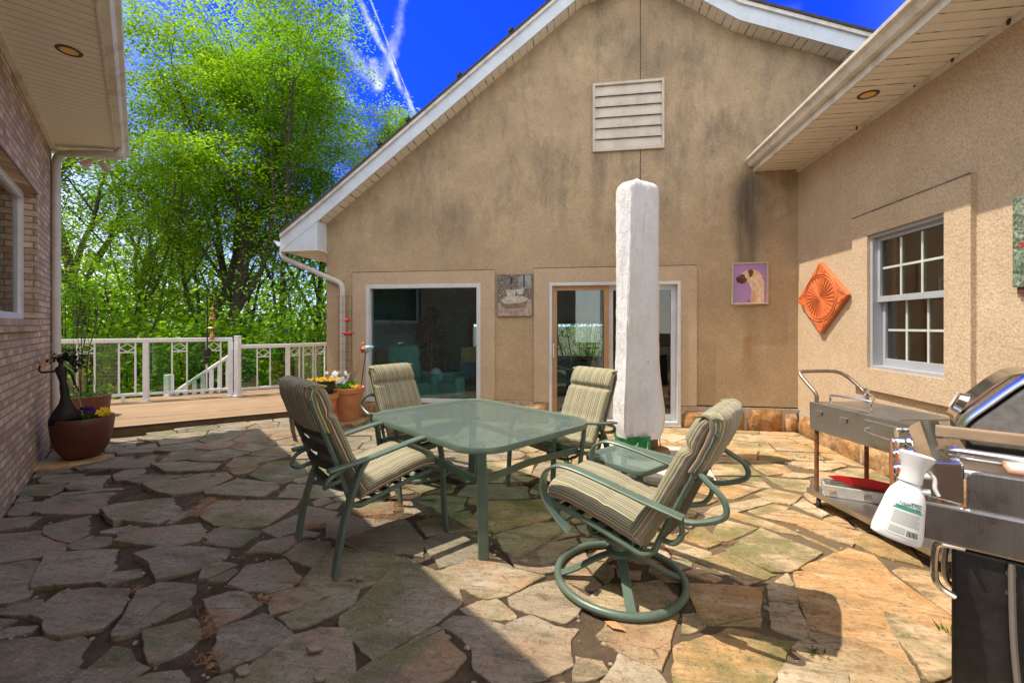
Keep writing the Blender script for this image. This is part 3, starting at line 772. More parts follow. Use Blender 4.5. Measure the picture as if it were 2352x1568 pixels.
# ================================================================ flagstones
Z7 = [[(300,540),(310,490),(480,440),(620,395),(725,470),(600,530),(480,590),(390,580)],
[(695,395),(820,350),(1100,290),(1370,240),(1425,290),(1300,355),(1080,465),(850,460),(790,485)],
[(240,400),(320,320),(740,245),(900,232),(1055,250),(830,345),(590,390),(300,412)],
[(1395,370),(1500,300),(2060,295),(2030,345),(1840,470),(1700,490),(1480,475),(1390,420)],
[(1410,240),(1640,155),(1890,185),(1920,215),(1810,278),(1420,260)],
[(1810,495),(2060,390),(2120,340),(2330,380),(2290,430),(1920,545)],
[(1400,560),(1530,485),(1800,515),(1650,620),(1500,615)],
[(780,600),(950,510),(1370,450),(1425,510),(1370,570),(1130,625),(1000,612)],
[(-160,600),(0,540),(290,515),(300,560),(470,600),(420,660),(190,700),(0,730),(-160,760)],
[(225,920),(260,800),(330,690),(700,640),(905,630),(890,720),(650,850),(400,885)],
[(920,710),(1090,650),(1400,618),(1690,630),(1430,740),(1300,790),(1080,850),(1030,750)],
[(1705,660),(1780,590),(2030,545),(2040,590),(1930,660),(1820,645)],
[(1955,670),(2090,565),(2270,590),(2280,620),(2190,745),(2120,740)],
[(1575,880),(1700,740),(1960,700),(2065,830),(2010,890),(1830,935),(1700,920)],
[(690,860),(760,800),(960,760),(980,810),(740,880)],
[(215,1110),(420,940),(640,905),(890,895),(830,1060),(700,1180),(420,1245),(330,1230),(310,1140)],
[(780,1245),(860,1100),(940,940),(1100,865),(1400,865),(1425,940),(1250,1040),(900,1220)],
[(1405,985),(1570,925),(1650,920),(1800,1000),(1640,1095),(1505,1165)],
[(985,1210),(1330,1095),(1430,1190),(1270,1320),(1040,1420),(1000,1330)],
[(1480,1330),(1515,1180),(1810,1075),(2020,1210),(1780,1360),(1530,1470)],
[(1860,1000),(1900,930),(2130,890),(2210,960),(2150,1010),(1870,1075)],
[(1930,1100),(2320,950),(2420,920),(2480,900),(2440,1000),(2150,1140),(2020,1175)],
[(510,1568),(780,1300),(900,1320),(960,1415),(760,1568),(640,1650),(430,1640)],
[(-200,1500),(0,1440),(130,1370),(560,1230),(700,1290),(760,1290),(580,1480),(400,1568),(100,1700),(-200,1720)],
[(1660,1500),(1830,1360),(2000,1235),(2200,1165),(2380,1180),(2420,1300),(2440,1480),(2340,1640),(1900,1700),(1600,1640)],
[(870,1568),(1040,1490),(1240,1455),(1300,1500),(1290,1568),(1240,1680),(980,1700)],
[(-200,800),(0,745),(190,712),(295,725),(200,960),(60,1010),(0,1020),(-200,1060)],
[(120,270),(160,205),(440,180),(450,215),(350,270)],
[(270,170),(300,140),(710,95),(740,110),(600,165),(280,188)],
[(455,220),(560,150),(760,125),(770,170),(700,215),(480,235)],
[(980,215),(1180,150),(1560,105),(1600,140),(1400,230),(1190,270),(1060,250)],
[(780,140),(850,100),(990,75),(1000,100),(900,170),(800,178)],
[(1040,70),(1200,42),(1520,40),(1480,90),(1150,112)],
[(1720,130),(1850,35),(2100,20),(2130,110),(1950,185),(1880,180)],
[(1920,280),(2000,190),(2351,200),(2420,240),(2351,260),(2180,282)],
[(60,410),(110,330),(310,310),(300,330),(200,402)],
[(-120,470),(0,430),(290,412),(180,490),(0,518),(-120,540)],
[(330,322),(430,270),(900,192),(990,195),(700,240)],
[(840,180),(1000,130),(1200,120),(1160,148),(950,190)],
[(1560,60),(1620,5),(1990,0),(1850,28),(1600,75)],
[(600,1568+20),(960,1430),(1020,1440),(860,1560)],
[(165,1260),(300,1235),(400,1260),(200,1330),(0,1400),(-150,1430),(-150,1300)]]
Z8 = [[(0,1080),(110,1000),(280,830),(430,675),(600,760),(800,870),(820,1000),(640,1130),(215,1390),(110,1270),(0,1150)],
[(40,1540),(220,1400),(650,1170),(700,1180),(730,1260),(850,1370),(760,1480),(600,1568),(300,1680),(40,1650)],
[(895,1280),(1150,1140),(1300,1085),(1470,1160),(1630,1180),(1570,1275),(1590,1420),(1400,1510),(1200,1568),(1100,1568),(920,1440)],
[(690,1150),(780,1090),(900,1092),(1110,1150),(1090,1180),(870,1275),(790,1200)],
[(825,1030),(1000,975),(1060,965),(1200,1088),(1190,1105),(900,1080)],
[(655,780),(900,712),(1090,700),(1200,775),(1400,820),(1300,870),(1150,945),(1000,972),(830,895)],
[(550,580),(720,530),(900,515),(985,590),(985,690),(680,755),(640,690)],
[(1155,960),(1330,880),(1500,840),(1700,960),(1620,1080),(1540,1130),(1280,1060),(1170,1010)],
[(520,450),(700,405),(880,375),(955,480),(960,500),(590,535)],
[(430,300),(600,262),(860,282),(830,365),(700,398),(440,385)],
[(900,420),(1000,305),(1290,300),(1400,290),(1480,380),(1420,430),(1060,515),(970,480)],
[(1060,530),(1350,450),(1560,440),(1640,530),(1350,592),(1130,640)],
[(1140,660),(1350,605),(1610,560),(1700,700),(1560,760),(1400,802),(1210,765)],
[(800,260),(870,190),(1200,187),(1280,210),(1290,285),(1000,290)],
[(0,585),(60,560),(200,500),(440,435),(550,560),(560,690),(440,660),(330,668),(150,635)],
[(-120,620),(0,615),(200,645),(405,690),(330,760),(230,860),(0,930),(-200,960),(-300,900),(-200,760)],
[(40,400),(180,425),(430,430),(200,488),(0,565),(-100,540),(-90,430)],
[(60,380),(110,330),(360,310),(350,390),(150,402)],
[(1760,1230),(1850,1130),(2320,1060),(2300,1130),(2200,1450),(1990,1370)],
[(1800,1568),(1920,1340),(2080,1380),(2270,1568),(2280,1680),(1840,1690)],
[(1605,1530),(1620,1370),(1790,1400),(1840,1480)],
[(1690,980),(1830,880),(2200,850),(2310,950),(2290,1045),(1900,1105),(1750,1060)],
[(1900,765),(2060,782),(2050,830),(1920,812)],
[(1650,550),(1770,560),(1800,620),(1700,640)],
[(700,125),(900,100),(1350,150),(1280,178),(880,182)],
[(1310,130),(1370,40),(1560,60),(1540,150),(1450,175)],
[(440,200),(640,170),(790,200),(760,250),(560,255)],
[(890,90),(960,40),(1240,20),(1330,40),(1300,120),(1180,125)]]
Z9 = [[(20,860),(280,872),(555,890),(520,1150),(350,1140),(150,1130),(60,960)],
[(590,890),(720,802),(775,910),(790,992),(600,985)],
[(600,1005),(795,1010),(855,1190),(830,1250),(615,1165)],
[(765,785),(860,785),(1120,900),(1340,1025),(1450,1200),(1570,1420),(1200,1240),(870,1165),(810,960)],
[(820,760),(1140,622),(1320,672),(1430,795),(1700,985),(1865,1105),(1880,1230),(1700,1185),(1370,1042),(1100,915)],
[(1405,1065),(1560,1130),(1900,1250),(1910,1470),(1700,1540),(1610,1400),(1450,1200)],
[(1455,780),(1510,752),(1840,800),(1870,1085),(1720,975)],
[(300,640),(540,490),(750,580),(960,660),(850,720),(750,785),(620,785)],
[(100,710),(310,650),(635,805),(430,868),(300,800)],
[(-120,600),(0,590),(190,652),(190,682),(90,708),(-60,680)],
[(0,560),(130,472),(255,590),(170,622)],
[(200,540),(280,432),(510,490),(330,568),(250,578)],
[(100,430),(200,350),(560,280),(610,320),(330,388),(130,433)],
[(505,260),(600,222),(820,270),(740,328),(590,308)],
[(310,410),(360,378),(700,482),(1080,640),(1045,648),(800,538),(560,488)],
[(515,410),(740,368),(1100,490),(1230,520),(1160,610),(1010,558),(800,470)],
[(455,370),(620,325),(735,350),(700,368),(520,408)],
[(75,238),(200,172),(540,218),(350,288),(200,268)],
[(575,142),(880,160),(855,238),(700,213)],
[(240,140),(520,140),(610,213),(540,208)],
[(200,50),(380,22),(540,130),(210,130)],
[(435,22),(690,60),(750,100),(590,128),(500,80)],
[(-40,1290),(110,1242),(330,1172),(770,1260),(705,1350),(690,1420),(580,1568),(500,1700),(0,1680),(-60,1480)],
[(745,1290),(860,1202),(930,1200),(1200,1250),(1585,1430),(1640,1568),(1500,1700),(1180,1650),(1130,1480),(940,1400)],
[(650,1568),(720,1420),(820,1402),(1100,1450),(1135,1500),(1140,1568),(1100,1680),(620,1680)],
[(1185,590),(1245,522),(1560,622),(1650,748),(1350,675)],
[(705,40),(1050,30),(1130,70),(960,100),(800,70)],
[(160,0),(270,2),(380,18),(200,45)],
[(20,790),(100,762),(260,830),(200,848)],
[(765,330),(830,292),(1000,390),(960,408)],
[(0,340),(70,292),(240,300),(160,328),(20,348)],
[(0,1085),(80,1075),(150,1150),(80,1190),(0,1205)]]
SR = random.Random(11)
STONES = []
for off, Zs in (((0,1045), Z7), ((784,1045), Z8), ((1568,1045), Z9)):
    for pl in Zs:
        P = []
        for zx, zy in pl:
            p = Gg(off[0]+zx/3, off[1]+zy/3, .022); P.append((p.x, p.y))
        STONES.append(P)
def area(P): return .5*sum(P[i][0]*P[(i+1)%len(P)][1]-P[(i+1)%len(P)][0]*P[i][1] for i in range(len(P)))
def inside(P, x, y):
    c = False; j = len(P)-1
    for i in range(len(P)):
        xi, yi = P[i]; xj, yj = P[j]
        if (yi > y) != (yj > y) and x < (xj-xi)*(y-yi)/(yj-yi)+xi: c = not c
        j = i
    return c
STONES = [P if area(P) > 0 else P[::-1] for P in STONES]
# blockers: boundary samples of traced stones; then Voronoi infill
BL = []
for P in STONES:
    cx = sum(p[0] for p in P)/len(P); cy = sum(p[1] for p in P)/len(P)
    for i in range(len(P)):
        a = P[i]; b = P[(i+1) % len(P)]; L = math.hypot(b[0]-a[0], b[1]-a[1]); k = max(1, int(L/.07))
        for q in range(k):
            x = lerp(a[0], b[0], q/k); y = lerp(a[1], b[1], q/k); dl = math.hypot(cx-x, cy-y)+1e-6
            BL.append((x+(cx-x)*.03/dl, y+(cy-y)*.03/dl))
def free(x, y, r):
    if not inpatio(x, y): return False
    for P in STONES:
        if inside(P, x, y): return False
    return all((bx-x)**2+(by-y)**2 > r*r for bx, by in BL)
sites = []
for it in range(26000):
    x = SR.uniform(-8, XW); y = SR.uniform(-.4, YW)
    far = y > 3.3
    r = SR.choice((.24, .32, .42)) if far else SR.choice((.16, .24, .3))
    if it > 14000:
        x = SR.uniform(-4, XW); y = SR.uniform(.9, 3.8); r = .10; far = False
    if not free(x, y, (.10 if it < 14000 else .062) if not far else .12): continue
    sc = .8
    if any(((sx-x)*sc)**2+(sy-y)**2 < (r+.02)**2 for sx, sy in sites): continue
    sites.append((x, y))
ALL = sites+BL; NS = len(sites)
for (x, y) in sites:
    poly = [(x-.55, y-.45), (x+.55, y-.45), (x+.55, y+.45), (x-.55, y+.45)]
    for bi, (qx, qy) in enumerate(ALL):
        dx, dy = qx-x, qy-y; d2 = dx*dx+dy*dy
        if d2 < 1e-8 or d2 > 1.6: continue
        lim = (d2/2-.018*sqrt(d2)) if bi < NS else sqrt(d2)*(sqrt(d2)-.062); out = []
        for i in range(len(poly)):
            a = poly[i]; b = poly[(i+1) % len(poly)]
            fa = (a[0]-x)*dx+(a[1]-y)*dy-lim; fb = (b[0]-x)*dx+(b[1]-y)*dy-lim
            if fa <= 0: out.append(a)
            if fa*fb < 0:
                t = fa/(fa-fb); out.append((lerp(a[0], b[0], t), lerp(a[1], b[1], t)))
        poly = out
        if len(poly) < 3: break
    # clip to the patio outline
    for (px_, py_, nx, ny) in ((LO.x, LO.y, LN.x, LN.y), (DE0.x, DE0.y, DO.x, DO.y), (0, YW-.06, 0, 1), (XW-.06, 0, 1, 0)):
        out = []
        for i in range(len(poly)):
            a = poly[i]; b = poly[(i+1) % len(poly)]
            fa = (a[0]-px_)*nx+(a[1]-py_)*ny+.03; fb = (b[0]-px_)*nx+(b[1]-py_)*ny+.03
            if fa <= 0: out.append(a)
            if fa*fb < 0:
                t = fa/(fa-fb); out.append((lerp(a[0], b[0], t), lerp(a[1], b[1], t)))
        poly = out
    if len(poly) >= 3 and abs(area(poly)) > .008:
        STONES.append(poly if area(poly) > 0 else poly[::-1])
st = MB(); attr = []
for P in STONES:
    # resample the outline with chipped edges
    pts = []
    n = len(P); cx = sum(p[0] for p in P)/n; cy = sum(p[1] for p in P)/n
    dcam = math.hypot(cx, cy); step = .024 if dcam < 3.2 else .05
    if cy < .2: step = .12
    sd = SR.uniform(0, 100)
    for i in range(n):
        a = V(*P[i], 0); b = V(*P[(i+1) % n], 0); L = (b-a).length; k = max(1, int(L/step)); nn = (b-a).orthogonal() if L > 0 else V(0,0,1)
        nn = V(b.y-a.y, a.x-b.x, 0)/max(L, 1e-6)
        for q in range(k):
            t = q/k; p = a.lerp(b, t)
            w_ = mnoise.noise(V(p.x*9, p.y*9, sd))*.012+mnoise.noise(V(p.x*32, p.y*32, sd))*.008
            e = min(1, min(t, 1-t)*k/1.5+.25)
            pts.append(p+nn*w_*e)
    # round the corners a little
    m = len(pts)
    h = SR.uniform(.006, .015); tx = SR.uniform(-.008, .008); ty = SR.uniform(-.008, .008)
    left = sstep(2.2, .3, -((cx-LO.x)*LN.x+(cy-LO.y)*LN.y)) if True else 0
    h += .014*left*SR.random(); tx *= 1+1.8*left; ty *= 1+1.8*left
    base = gz(cx, cy)
    def zt(p): return base+h+tx*(p.x-cx)*1.4+ty*(p.y-cy)*1.4+.003*mnoise.noise(V(p.x*6, p.y*6, sd))
    cen = V(cx, cy, 0); rings = []
    for (ins, dz) in ((-.010, -.05), (-.010, -.006), (-.009, -.002), (-.006, .0)):
        ring = []
        for p in pts:
            dl = (cen-p).length+1e-6; q = p+(cen-p)*min(.4, ins/dl); ring.append(V(q.x, q.y, zt(q)+dz))
        rings.append(ring)
    vs = [p for r in rings for p in r]; fs = []
    for r in range(3):
        for i in range(m):
            j = (i+1) % m; fs.append((r*m+i, r*m+j, (r+1)*m+j, (r+1)*m+i))
    fs.append(tuple(range(3*m, 4*m)))
    st.add(vs, fs); attr += [(SR.random(), SR.random())]*len(fs)
m_, nt_, b_ = newmat('flagstone'); o_ = coord(nt_)
gi = node(nt_, 'ShaderNodeNewGeometry'); ri = gi.outputs['Random Per Island']
off_ = node(nt_, 'ShaderNodeVectorMath', operation='MULTIPLY_ADD'); 
cmb = node(nt_, 'ShaderNodeCombineXYZ', X=math_(nt_, 'MULTIPLY', ri, 37.0), Y=math_(nt_, 'MULTIPLY', ri, 91.0), Z=math_(nt_, 'MULTIPLY', ri, 13.0))
ov = node(nt_, 'ShaderNodeVectorMath', operation='ADD'); link(nt_, o_, ov.inputs[0]); link(nt_, cmb.outputs[0], ov.inputs[1]); ov = ov.outputs[0]
rot = node(nt_, 'ShaderNodeMapping', Vector=ov); rot.inputs['Scale'].default_value = (1.0, 3.2, 1); rot.inputs['Rotation'].default_value = (0, 0, .5)
ri2 = math_(nt_, 'FRACT', math_(nt_, 'MULTIPLY', ri, 7.31)); ri3 = math_(nt_, 'FRACT', math_(nt_, 'MULTIPLY', ri, 23.7))
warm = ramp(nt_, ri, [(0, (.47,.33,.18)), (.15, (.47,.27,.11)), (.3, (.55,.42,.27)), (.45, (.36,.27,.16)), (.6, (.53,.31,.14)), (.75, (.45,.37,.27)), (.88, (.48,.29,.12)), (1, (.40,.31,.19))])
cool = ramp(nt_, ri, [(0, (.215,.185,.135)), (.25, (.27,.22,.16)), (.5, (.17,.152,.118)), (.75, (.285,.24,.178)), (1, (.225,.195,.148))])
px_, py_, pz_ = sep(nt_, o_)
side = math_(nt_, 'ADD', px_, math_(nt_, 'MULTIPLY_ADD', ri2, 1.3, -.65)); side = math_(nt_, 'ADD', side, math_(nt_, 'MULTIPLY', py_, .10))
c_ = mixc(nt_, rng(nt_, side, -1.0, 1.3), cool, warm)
lay = noise(nt_, rot.outputs[0], 3.0, 8, .68, .5)
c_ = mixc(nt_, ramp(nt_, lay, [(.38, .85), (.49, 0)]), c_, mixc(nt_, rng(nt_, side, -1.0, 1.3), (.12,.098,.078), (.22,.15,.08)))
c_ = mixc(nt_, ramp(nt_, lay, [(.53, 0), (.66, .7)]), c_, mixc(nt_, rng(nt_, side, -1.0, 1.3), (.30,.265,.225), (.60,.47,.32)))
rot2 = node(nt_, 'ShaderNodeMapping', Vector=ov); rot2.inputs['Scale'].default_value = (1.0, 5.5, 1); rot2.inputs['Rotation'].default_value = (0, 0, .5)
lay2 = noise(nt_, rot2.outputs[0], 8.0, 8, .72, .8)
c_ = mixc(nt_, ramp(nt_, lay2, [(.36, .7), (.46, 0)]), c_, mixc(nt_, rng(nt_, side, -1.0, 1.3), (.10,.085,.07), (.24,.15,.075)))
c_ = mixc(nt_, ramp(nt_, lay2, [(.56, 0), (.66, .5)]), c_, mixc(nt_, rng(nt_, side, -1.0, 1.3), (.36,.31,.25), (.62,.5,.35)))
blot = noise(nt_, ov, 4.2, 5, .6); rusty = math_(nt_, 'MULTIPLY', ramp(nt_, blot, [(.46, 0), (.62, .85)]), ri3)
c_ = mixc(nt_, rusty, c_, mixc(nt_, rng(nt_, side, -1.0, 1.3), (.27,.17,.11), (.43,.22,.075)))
moss = math_(nt_, 'MULTIPLY', ramp(nt_, noise(nt_, ov, 2.6, 6, .62), [(.44, 0), (.60, .75)]), ramp(nt_, ri2, [(.2, .15), (.7, 1)]))
c_ = mixc(nt_, moss, c_, (.105,.115,.035))
c_ = mixc(nt_, ramp(nt_, noise(nt_, o_, 38, 6, .7), [(.36, .6), (.47, 0)]), c_, (.09,.07,.05))
c_ = mixc(nt_, ramp(nt_, noise(nt_, o_, 90, 3, .6), [(.56, 0), (.7, .28)]), c_, (.62,.55,.45))
crk = node(nt_, 'ShaderNodeTexVoronoi', Vector=rot.outputs[0], Scale=1.6); crk.feature = 'DISTANCE_TO_EDGE'
wv = math_(nt_, 'ADD', crk.outputs['Distance'], math_(nt_, 'MULTIPLY', noise(nt_, ov, 14, 4), .05))
ck = ramp(nt_, wv, [(0, 1), (.024, 1), (.034, 0)]); ck = math_(nt_, 'MULTIPLY', ck, ramp(nt_, noise(nt_, ov, 1.1, 3), [(.5, 0), (.6, .7)]))
c_ = mixc(nt_, ck, c_, (.05,.038,.028))
link(nt_, c_, b_.inputs['Base Color']); b_.inputs['Roughness'].default_value = .85; b_.inputs['Specular IOR Level'].default_value = .25
hh = math_(nt_, 'ADD', math_(nt_, 'ADD', math_(nt_, 'MULTIPLY', lay, .6), math_(nt_, 'MULTIPLY', lay2, .7)), math_(nt_, 'MULTIPLY', noise(nt_, o_, 30, 8, .75), .8)); hh = math_(nt_, 'SUBTRACT', hh, math_(nt_, 'MULTIPLY', ck, .3))
bump(nt_, b_, hh, .75, .014)
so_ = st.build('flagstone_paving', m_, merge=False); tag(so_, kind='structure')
# ================================================================ litter: needles, pebbles
NR = random.Random(5)
nd = MB()
def needles(px, py, spread, cnt, zoom=None):
    c = Gg(px, py, .02)
    for _ in range(cnt):
        a = NR.uniform(0, 2*pi); r = spread*sqrt(NR.random())*NR.uniform(.4, 1); x = c.x+cos(a)*r*1.4; y = c.y+sin(a)*r*.8
        if not inpatio(x, y): continue
        z = gz(x, y)+NR.uniform(.012, .045); b = NR.uniform(0, pi); L = NR.uniform(.03, .07); t = NR.uniform(-.3, .3)
        dv = V(cos(b)*L, sin(b)*L, t*L*.5); w_ = V(-sin(b), cos(b), .3)*.0012
        p = V(x, y, z); nd.add([p-w_, p+w_, p+dv+w_*.4, p+dv-w_*.4], [(0,1,2,3)])
for (zx, zy, sp, ct) in ((1400,240,.25,260),(1560,310,.30,420),(1700,370,.22,260),(1240,380,.12,120),(1440,370,.10,90),(930,420,.18,200),(1020,500,.10,100),(1230,410,.10,110),(520,520,.16,170),(900,540,.06,50),(1330,520,.22,220),(1200,610,.18,180),(1350,590,.12,120),(1110,560,.06,50),(180,590,.14,120),(930,900,.08,90),(800,1020,.08,90),(860,980,.06,50),(1900,1110,.10,120),(1800,260,.2,160),(1600,450,.16,150),(950,1270,.05,40)):
    needles((300+zx/2.94)*.7656, (1200+zy/2.94)*.7656, sp, ct)
for (x, y, sp, ct) in ((480,1425,.08,70),(470,1455,.07,60),(490,1520,.09,70),(860,1185,.2,260),(830,1180,.14,160),(900,1165,.12,120),(835,1240,.07,70),(700,1215,.08,60),(600,1380,.06,40),(680,1335,.05,30),(985,1205,.12,110),(300,1360,.05,30),(930,1120,.1,80),(1660,1245,.05,40)):
    needles(x, y, sp, ct)
m_, nt_, b_ = newmat('dry_needles'); gi = node(nt_, 'ShaderNodeNewGeometry')
link(nt_, ramp(nt_, gi.outputs['Random Per Island'], [(0, (.26,.115,.045)), (.5, (.36,.19,.08)), (1, (.18,.08,.035))]), b_.inputs['Base Color']); b_.inputs['Roughness'].default_value = .7
tag(nd.build('pine_needles', m_, merge=False), kind='stuff')
pb = MB()
for _ in range(2200):
    x = NR.uniform(-6.5, 3.0); y = abs(NR.gauss(0, 1))*2.2+.9
    if y > 6.4 or not inpatio(x, y): continue
    if any(inside(P, x, y) for P in STONES) and NR.random() > .06: continue
    r = NR.choice((.004, .006, .009, .014)); z = gz(x, y)+.0; k = len(pb.v)
    pb.ball((x, y, z+r*.3+(.03 if False else 0)), (r*NR.uniform(.8,1.6), r*NR.uniform(.8,1.4), r*.7), 5, 4)
tag(pb.build('pebbles', simple('pebble', (.25,.195,.14), .9, 0, .6, 40), merge=False), kind='stuff')
# loose stone chips lying on flagstones (things that can be picked up)
for (px, py, r) in ((726,1485,.045),(560,1540,.035),(735,1555,.03),(826,1327,.025),(808,1325,.022)):
    p = Gg(px, py, .03); m = MB(); k = 7
    pts = [V(cos(2*pi*i/k)*r*NR.uniform(.6,1.3), sin(2*pi*i/k)*r*NR.uniform(.5,.9), 0) for i in range(k)]
    m.prism(pts, (0,0,.014)); o = m.build('stone_chip', M['mortar'] if False else simple('chip_stone', (.24,.18,.14), .9, 0, .3, 20), bevel=.003)
    o.location = p+V(0,0,-.004)
    tag(o, {726:'pointed loose stone chip on the large dark flagstone at lower left', 560:'flat pinkish stone chip near the bottom edge left of the large dark flagstone', 735:'small pale triangular stone chip at the bottom edge', 826:'right one of two little chips on the dark flagstone below the four-legged chair', 808:'left one of two little chips on the dark flagstone below the four-legged chair'}[px], 'stone chip', 'loose stone chips')
# ================================================================ deck
deck = thing('wooden_deck', 'low brown wooden deck between the brick house and gabled house', 'deck', DE0)
m_, nt_, b_ = newmat('deck_boards'); t_ = nt_.nodes.new('ShaderNodeUVMap'); u_ = sep(nt_, t_.outputs[0])
bid = math_(nt_, 'FLOOR', math_(nt_, 'DIVIDE', u_[1], .14)); wn_ = node(nt_, 'ShaderNodeTexWhiteNoise'); wn_.noise_dimensions = '1D'; link(nt_, bid, wn_.inputs['W'])
c_ = ramp(nt_, wn_.outputs['Value'], [(0, (.22,.14,.07)), (.5, (.31,.205,.115)), (1, (.26,.165,.085))])
mp = node(nt_, 'ShaderNodeMapping', Vector=t_.outputs[0]); mp.inputs['Scale'].default_value = (1.5, 26, 1)
c_ = mixc(nt_, ramp(nt_, noise(nt_, mp.outputs[0], 2, 6, .65), [(.4, .45), (.6, 0)]), c_, (.16,.09,.045))
c_ = mixc(nt_, ramp(nt_, noise(nt_, t_.outputs[0], 2.2, 5, .6), [(.52, 0), (.7, .4)]), c_, (.40,.28,.17))
fr = math_(nt_, 'FRACT', math_(nt_, 'DIVIDE', u_[1], .14)); gp = ramp(nt_, fr, [(0, 1), (.035, 1), (.06, 0), (1, 0)])
c_ = mixc(nt_, math_(nt_, 'MULTIPLY', gp, .9), c_, (.02,.012,.008))
link(nt_, c_, b_.inputs['Base Color']); b_.inputs['Roughness'].default_value = .7; bump(nt_, b_, math_(nt_, 'SUBTRACT', math_(nt_, 'MULTIPLY', noise(nt_, mp.outputs[0], 4, 4), .3), gp), .5, .01)
def uvframe(ob, o, a, b):
    ul = ob.data.uv_layers.new(name='UVMap')
    for p in ob.data.polygons:
        for li in p.loop_indices:
            q = ob.data.vertices[ob.data.loops[li].vertex_index].co-o; ul.data[li].uv = (q.dot(a), q.dot(b))
    return ob
L0 = -2.2; DL = (DE1-DE0).length+1.6; DWD = 3.0
d_ = MB(); d_.obox(DD*L0+V(0,0,-.028), DD*(DL-L0), DO*DWD, V(0,0,.028))
uvframe(d_.build('deck_floor', m_, deck), V(0,0,0), DD, DO)
d_ = MB(); d_.obox(DD*L0+V(0,0,-.20)+DO*.02, DD*(DL-L0), DO*.04, V(0,0,.171))
d_.build('rim_board', simple('stained_rim_board', (.15,.095,.04), .75, 0, .35, 6, .3, 40, dirt=(.05,.035,.015), dscale=4, damt=.8), deck)
for k in range(5):
    q = MB(); o = DD*lerp(.2, DL-.3, k/4)+DO*(DWD-.3); q.box(o+V(-.06,-.06,-1.2), o+V(.06,.06,-.03)); q.build('post', M['wood_raw'], deck)
# ================================================================ railings
DZ = .10
def railrun(name, label, P, ztop, spec, endposts=(1,1), group=None):
    """P: two ground points; spec: list of (t, kind)"""
    a = Vector(P[0]); b = Vector(P[1]); a.z = b.z = DZ; L = (b-a).length; dx = (b-a).normalized(); nx = V(-dx.y, dx.x, 0)
    root = thing(name, label, 'railing', a, 0, group)
    w = M['rail_white']; hb = .16
    def ob(s, wdt, z0, z1, th): 
        return MB().obox(dx*(s-wdt/2)-nx*(th/2)+V(0,0,z0), dx*wdt, nx*th, V(0,0,z1-z0))
    MB().obox(dx*-.03-nx*.035+V(0,0,ztop-.075), dx*(L+.06), nx*.07, V(0,0,.075)).build('top_rail', w, root, bevel=.008)
    MB().obox(-nx*.022+V(0,0,hb-.05), dx*L, nx*.044, V(0,0,.05)).build('bottom_rail', w, root, bevel=.005)
    for s, kind in spec:
        if kind == 'post':
            p = ob(s, .085, .0, ztop-.076, .085).build('post', w, root, bevel=.006)
            MB().lathe([(.085,.0),(.085,.012),(.06,.018)], 14, dx*s).build('post_foot', w, p)
        elif kind == 'pair':
            q = MB()
            for e in (-.115, .115): 
                q.obox(dx*(s+e-.0125)-nx*.0125+V(0,0,hb), dx*.025, nx*.025, V(0,0,ztop-.076-hb))
            zc = ztop-.17; q.obox(dx*(s-.102)-nx*.011+V(0,0,zc-.095), dx*.204, nx*.022, V(0,0,.02))
            for e0, z0, e1, z1 in ((-.1,0,0,.075),(0,.075,.1,0),(.1,0,0,-.075),(0,-.075,-.1,0)):
                q.bar([dx*(s+e0)+V(0,0,zc+z0), dx*(s+e1)+V(0,0,zc+z1)], .018, .014, nx)
            q.build('baluster_pair', w, root)
        elif kind == 'glass':
            ob(s, .30, hb, ztop-.077, .008).build('glass_panel', M['rail_glass'], root)
        elif kind == 'foot': ob(s, .05, 0, hb-.05, .04).build('support_block', w, root)
    return root
A1 = G(335.5, 920.5, DZ); A2 = G(530, 908, DZ); dA = (A2-A1).normalized(); A0 = A1-dA*2.75
def tpar(px, ref, dr_):   # parameter along line ref+dr_*t hit by pixel column
    r = ray(px, 748); n_ = V(r.y, -r.x, 0); return -(ref.dot(n_))/(dr_.dot(n_))
sp = []
o3 = lambda x: (170+x/2.834)*.7656
for x, k in ((90,'glass'),(250,'pair'),(427,'glass'),(600,'pair'),(760,'post'),(890,'glass'),(1045,'pair'),(1190,'glass'),(1335,'pair'),(1479,'post'),(565,'foot')):
    sp.append((tpar(o3(x), A0, dA), k))
railrun('deck_railing', 'taller white glass-strip railing along the deck edge left of corner post', (A0, A2), 1.165, sp)
B1 = G(546, 909, DZ); B2 = G(664, 900, DZ); dB = (B2-B1).normalized()
sp = [(.0, 'post')]+[(tpar(o3(x), B1, dB), k) for x, k in ((1645,'glass'),(1760,'pair'),(1875,'glass'),(1965,'post'))]
r2 = railrun('deck_railing', 'lower middle white railing section with two glass strips beside corner post', (B1, B2), 1.02, sp)
tp = MB(); tp.box((-.045,-.045,0), (.045,.045,1.18)); tp.build('post', M['rail_white'], r2, bevel=.006)
MB().box((-.05,-.05,1.181),(.05,.05,1.2)).build('post_cap', M['rail_white'], r2, bevel=.006)
B3 = DP(752, 786.6, 9.8); B3.z = DZ; dC = (B3-B2).normalized(); B3 = B2+dC*2.0
sp = [(tpar(o3(x), B2, dC), k) for x, k in ((2020,'pair'),(2080,'glass'),(2138,'pair'),(2195,'glass'),(2240,'pair'))]+[(1.95,'post')]
railrun('deck_railing', 'short receding white railing section running behind the gable corner', (B2, B3), 1.02, sp)
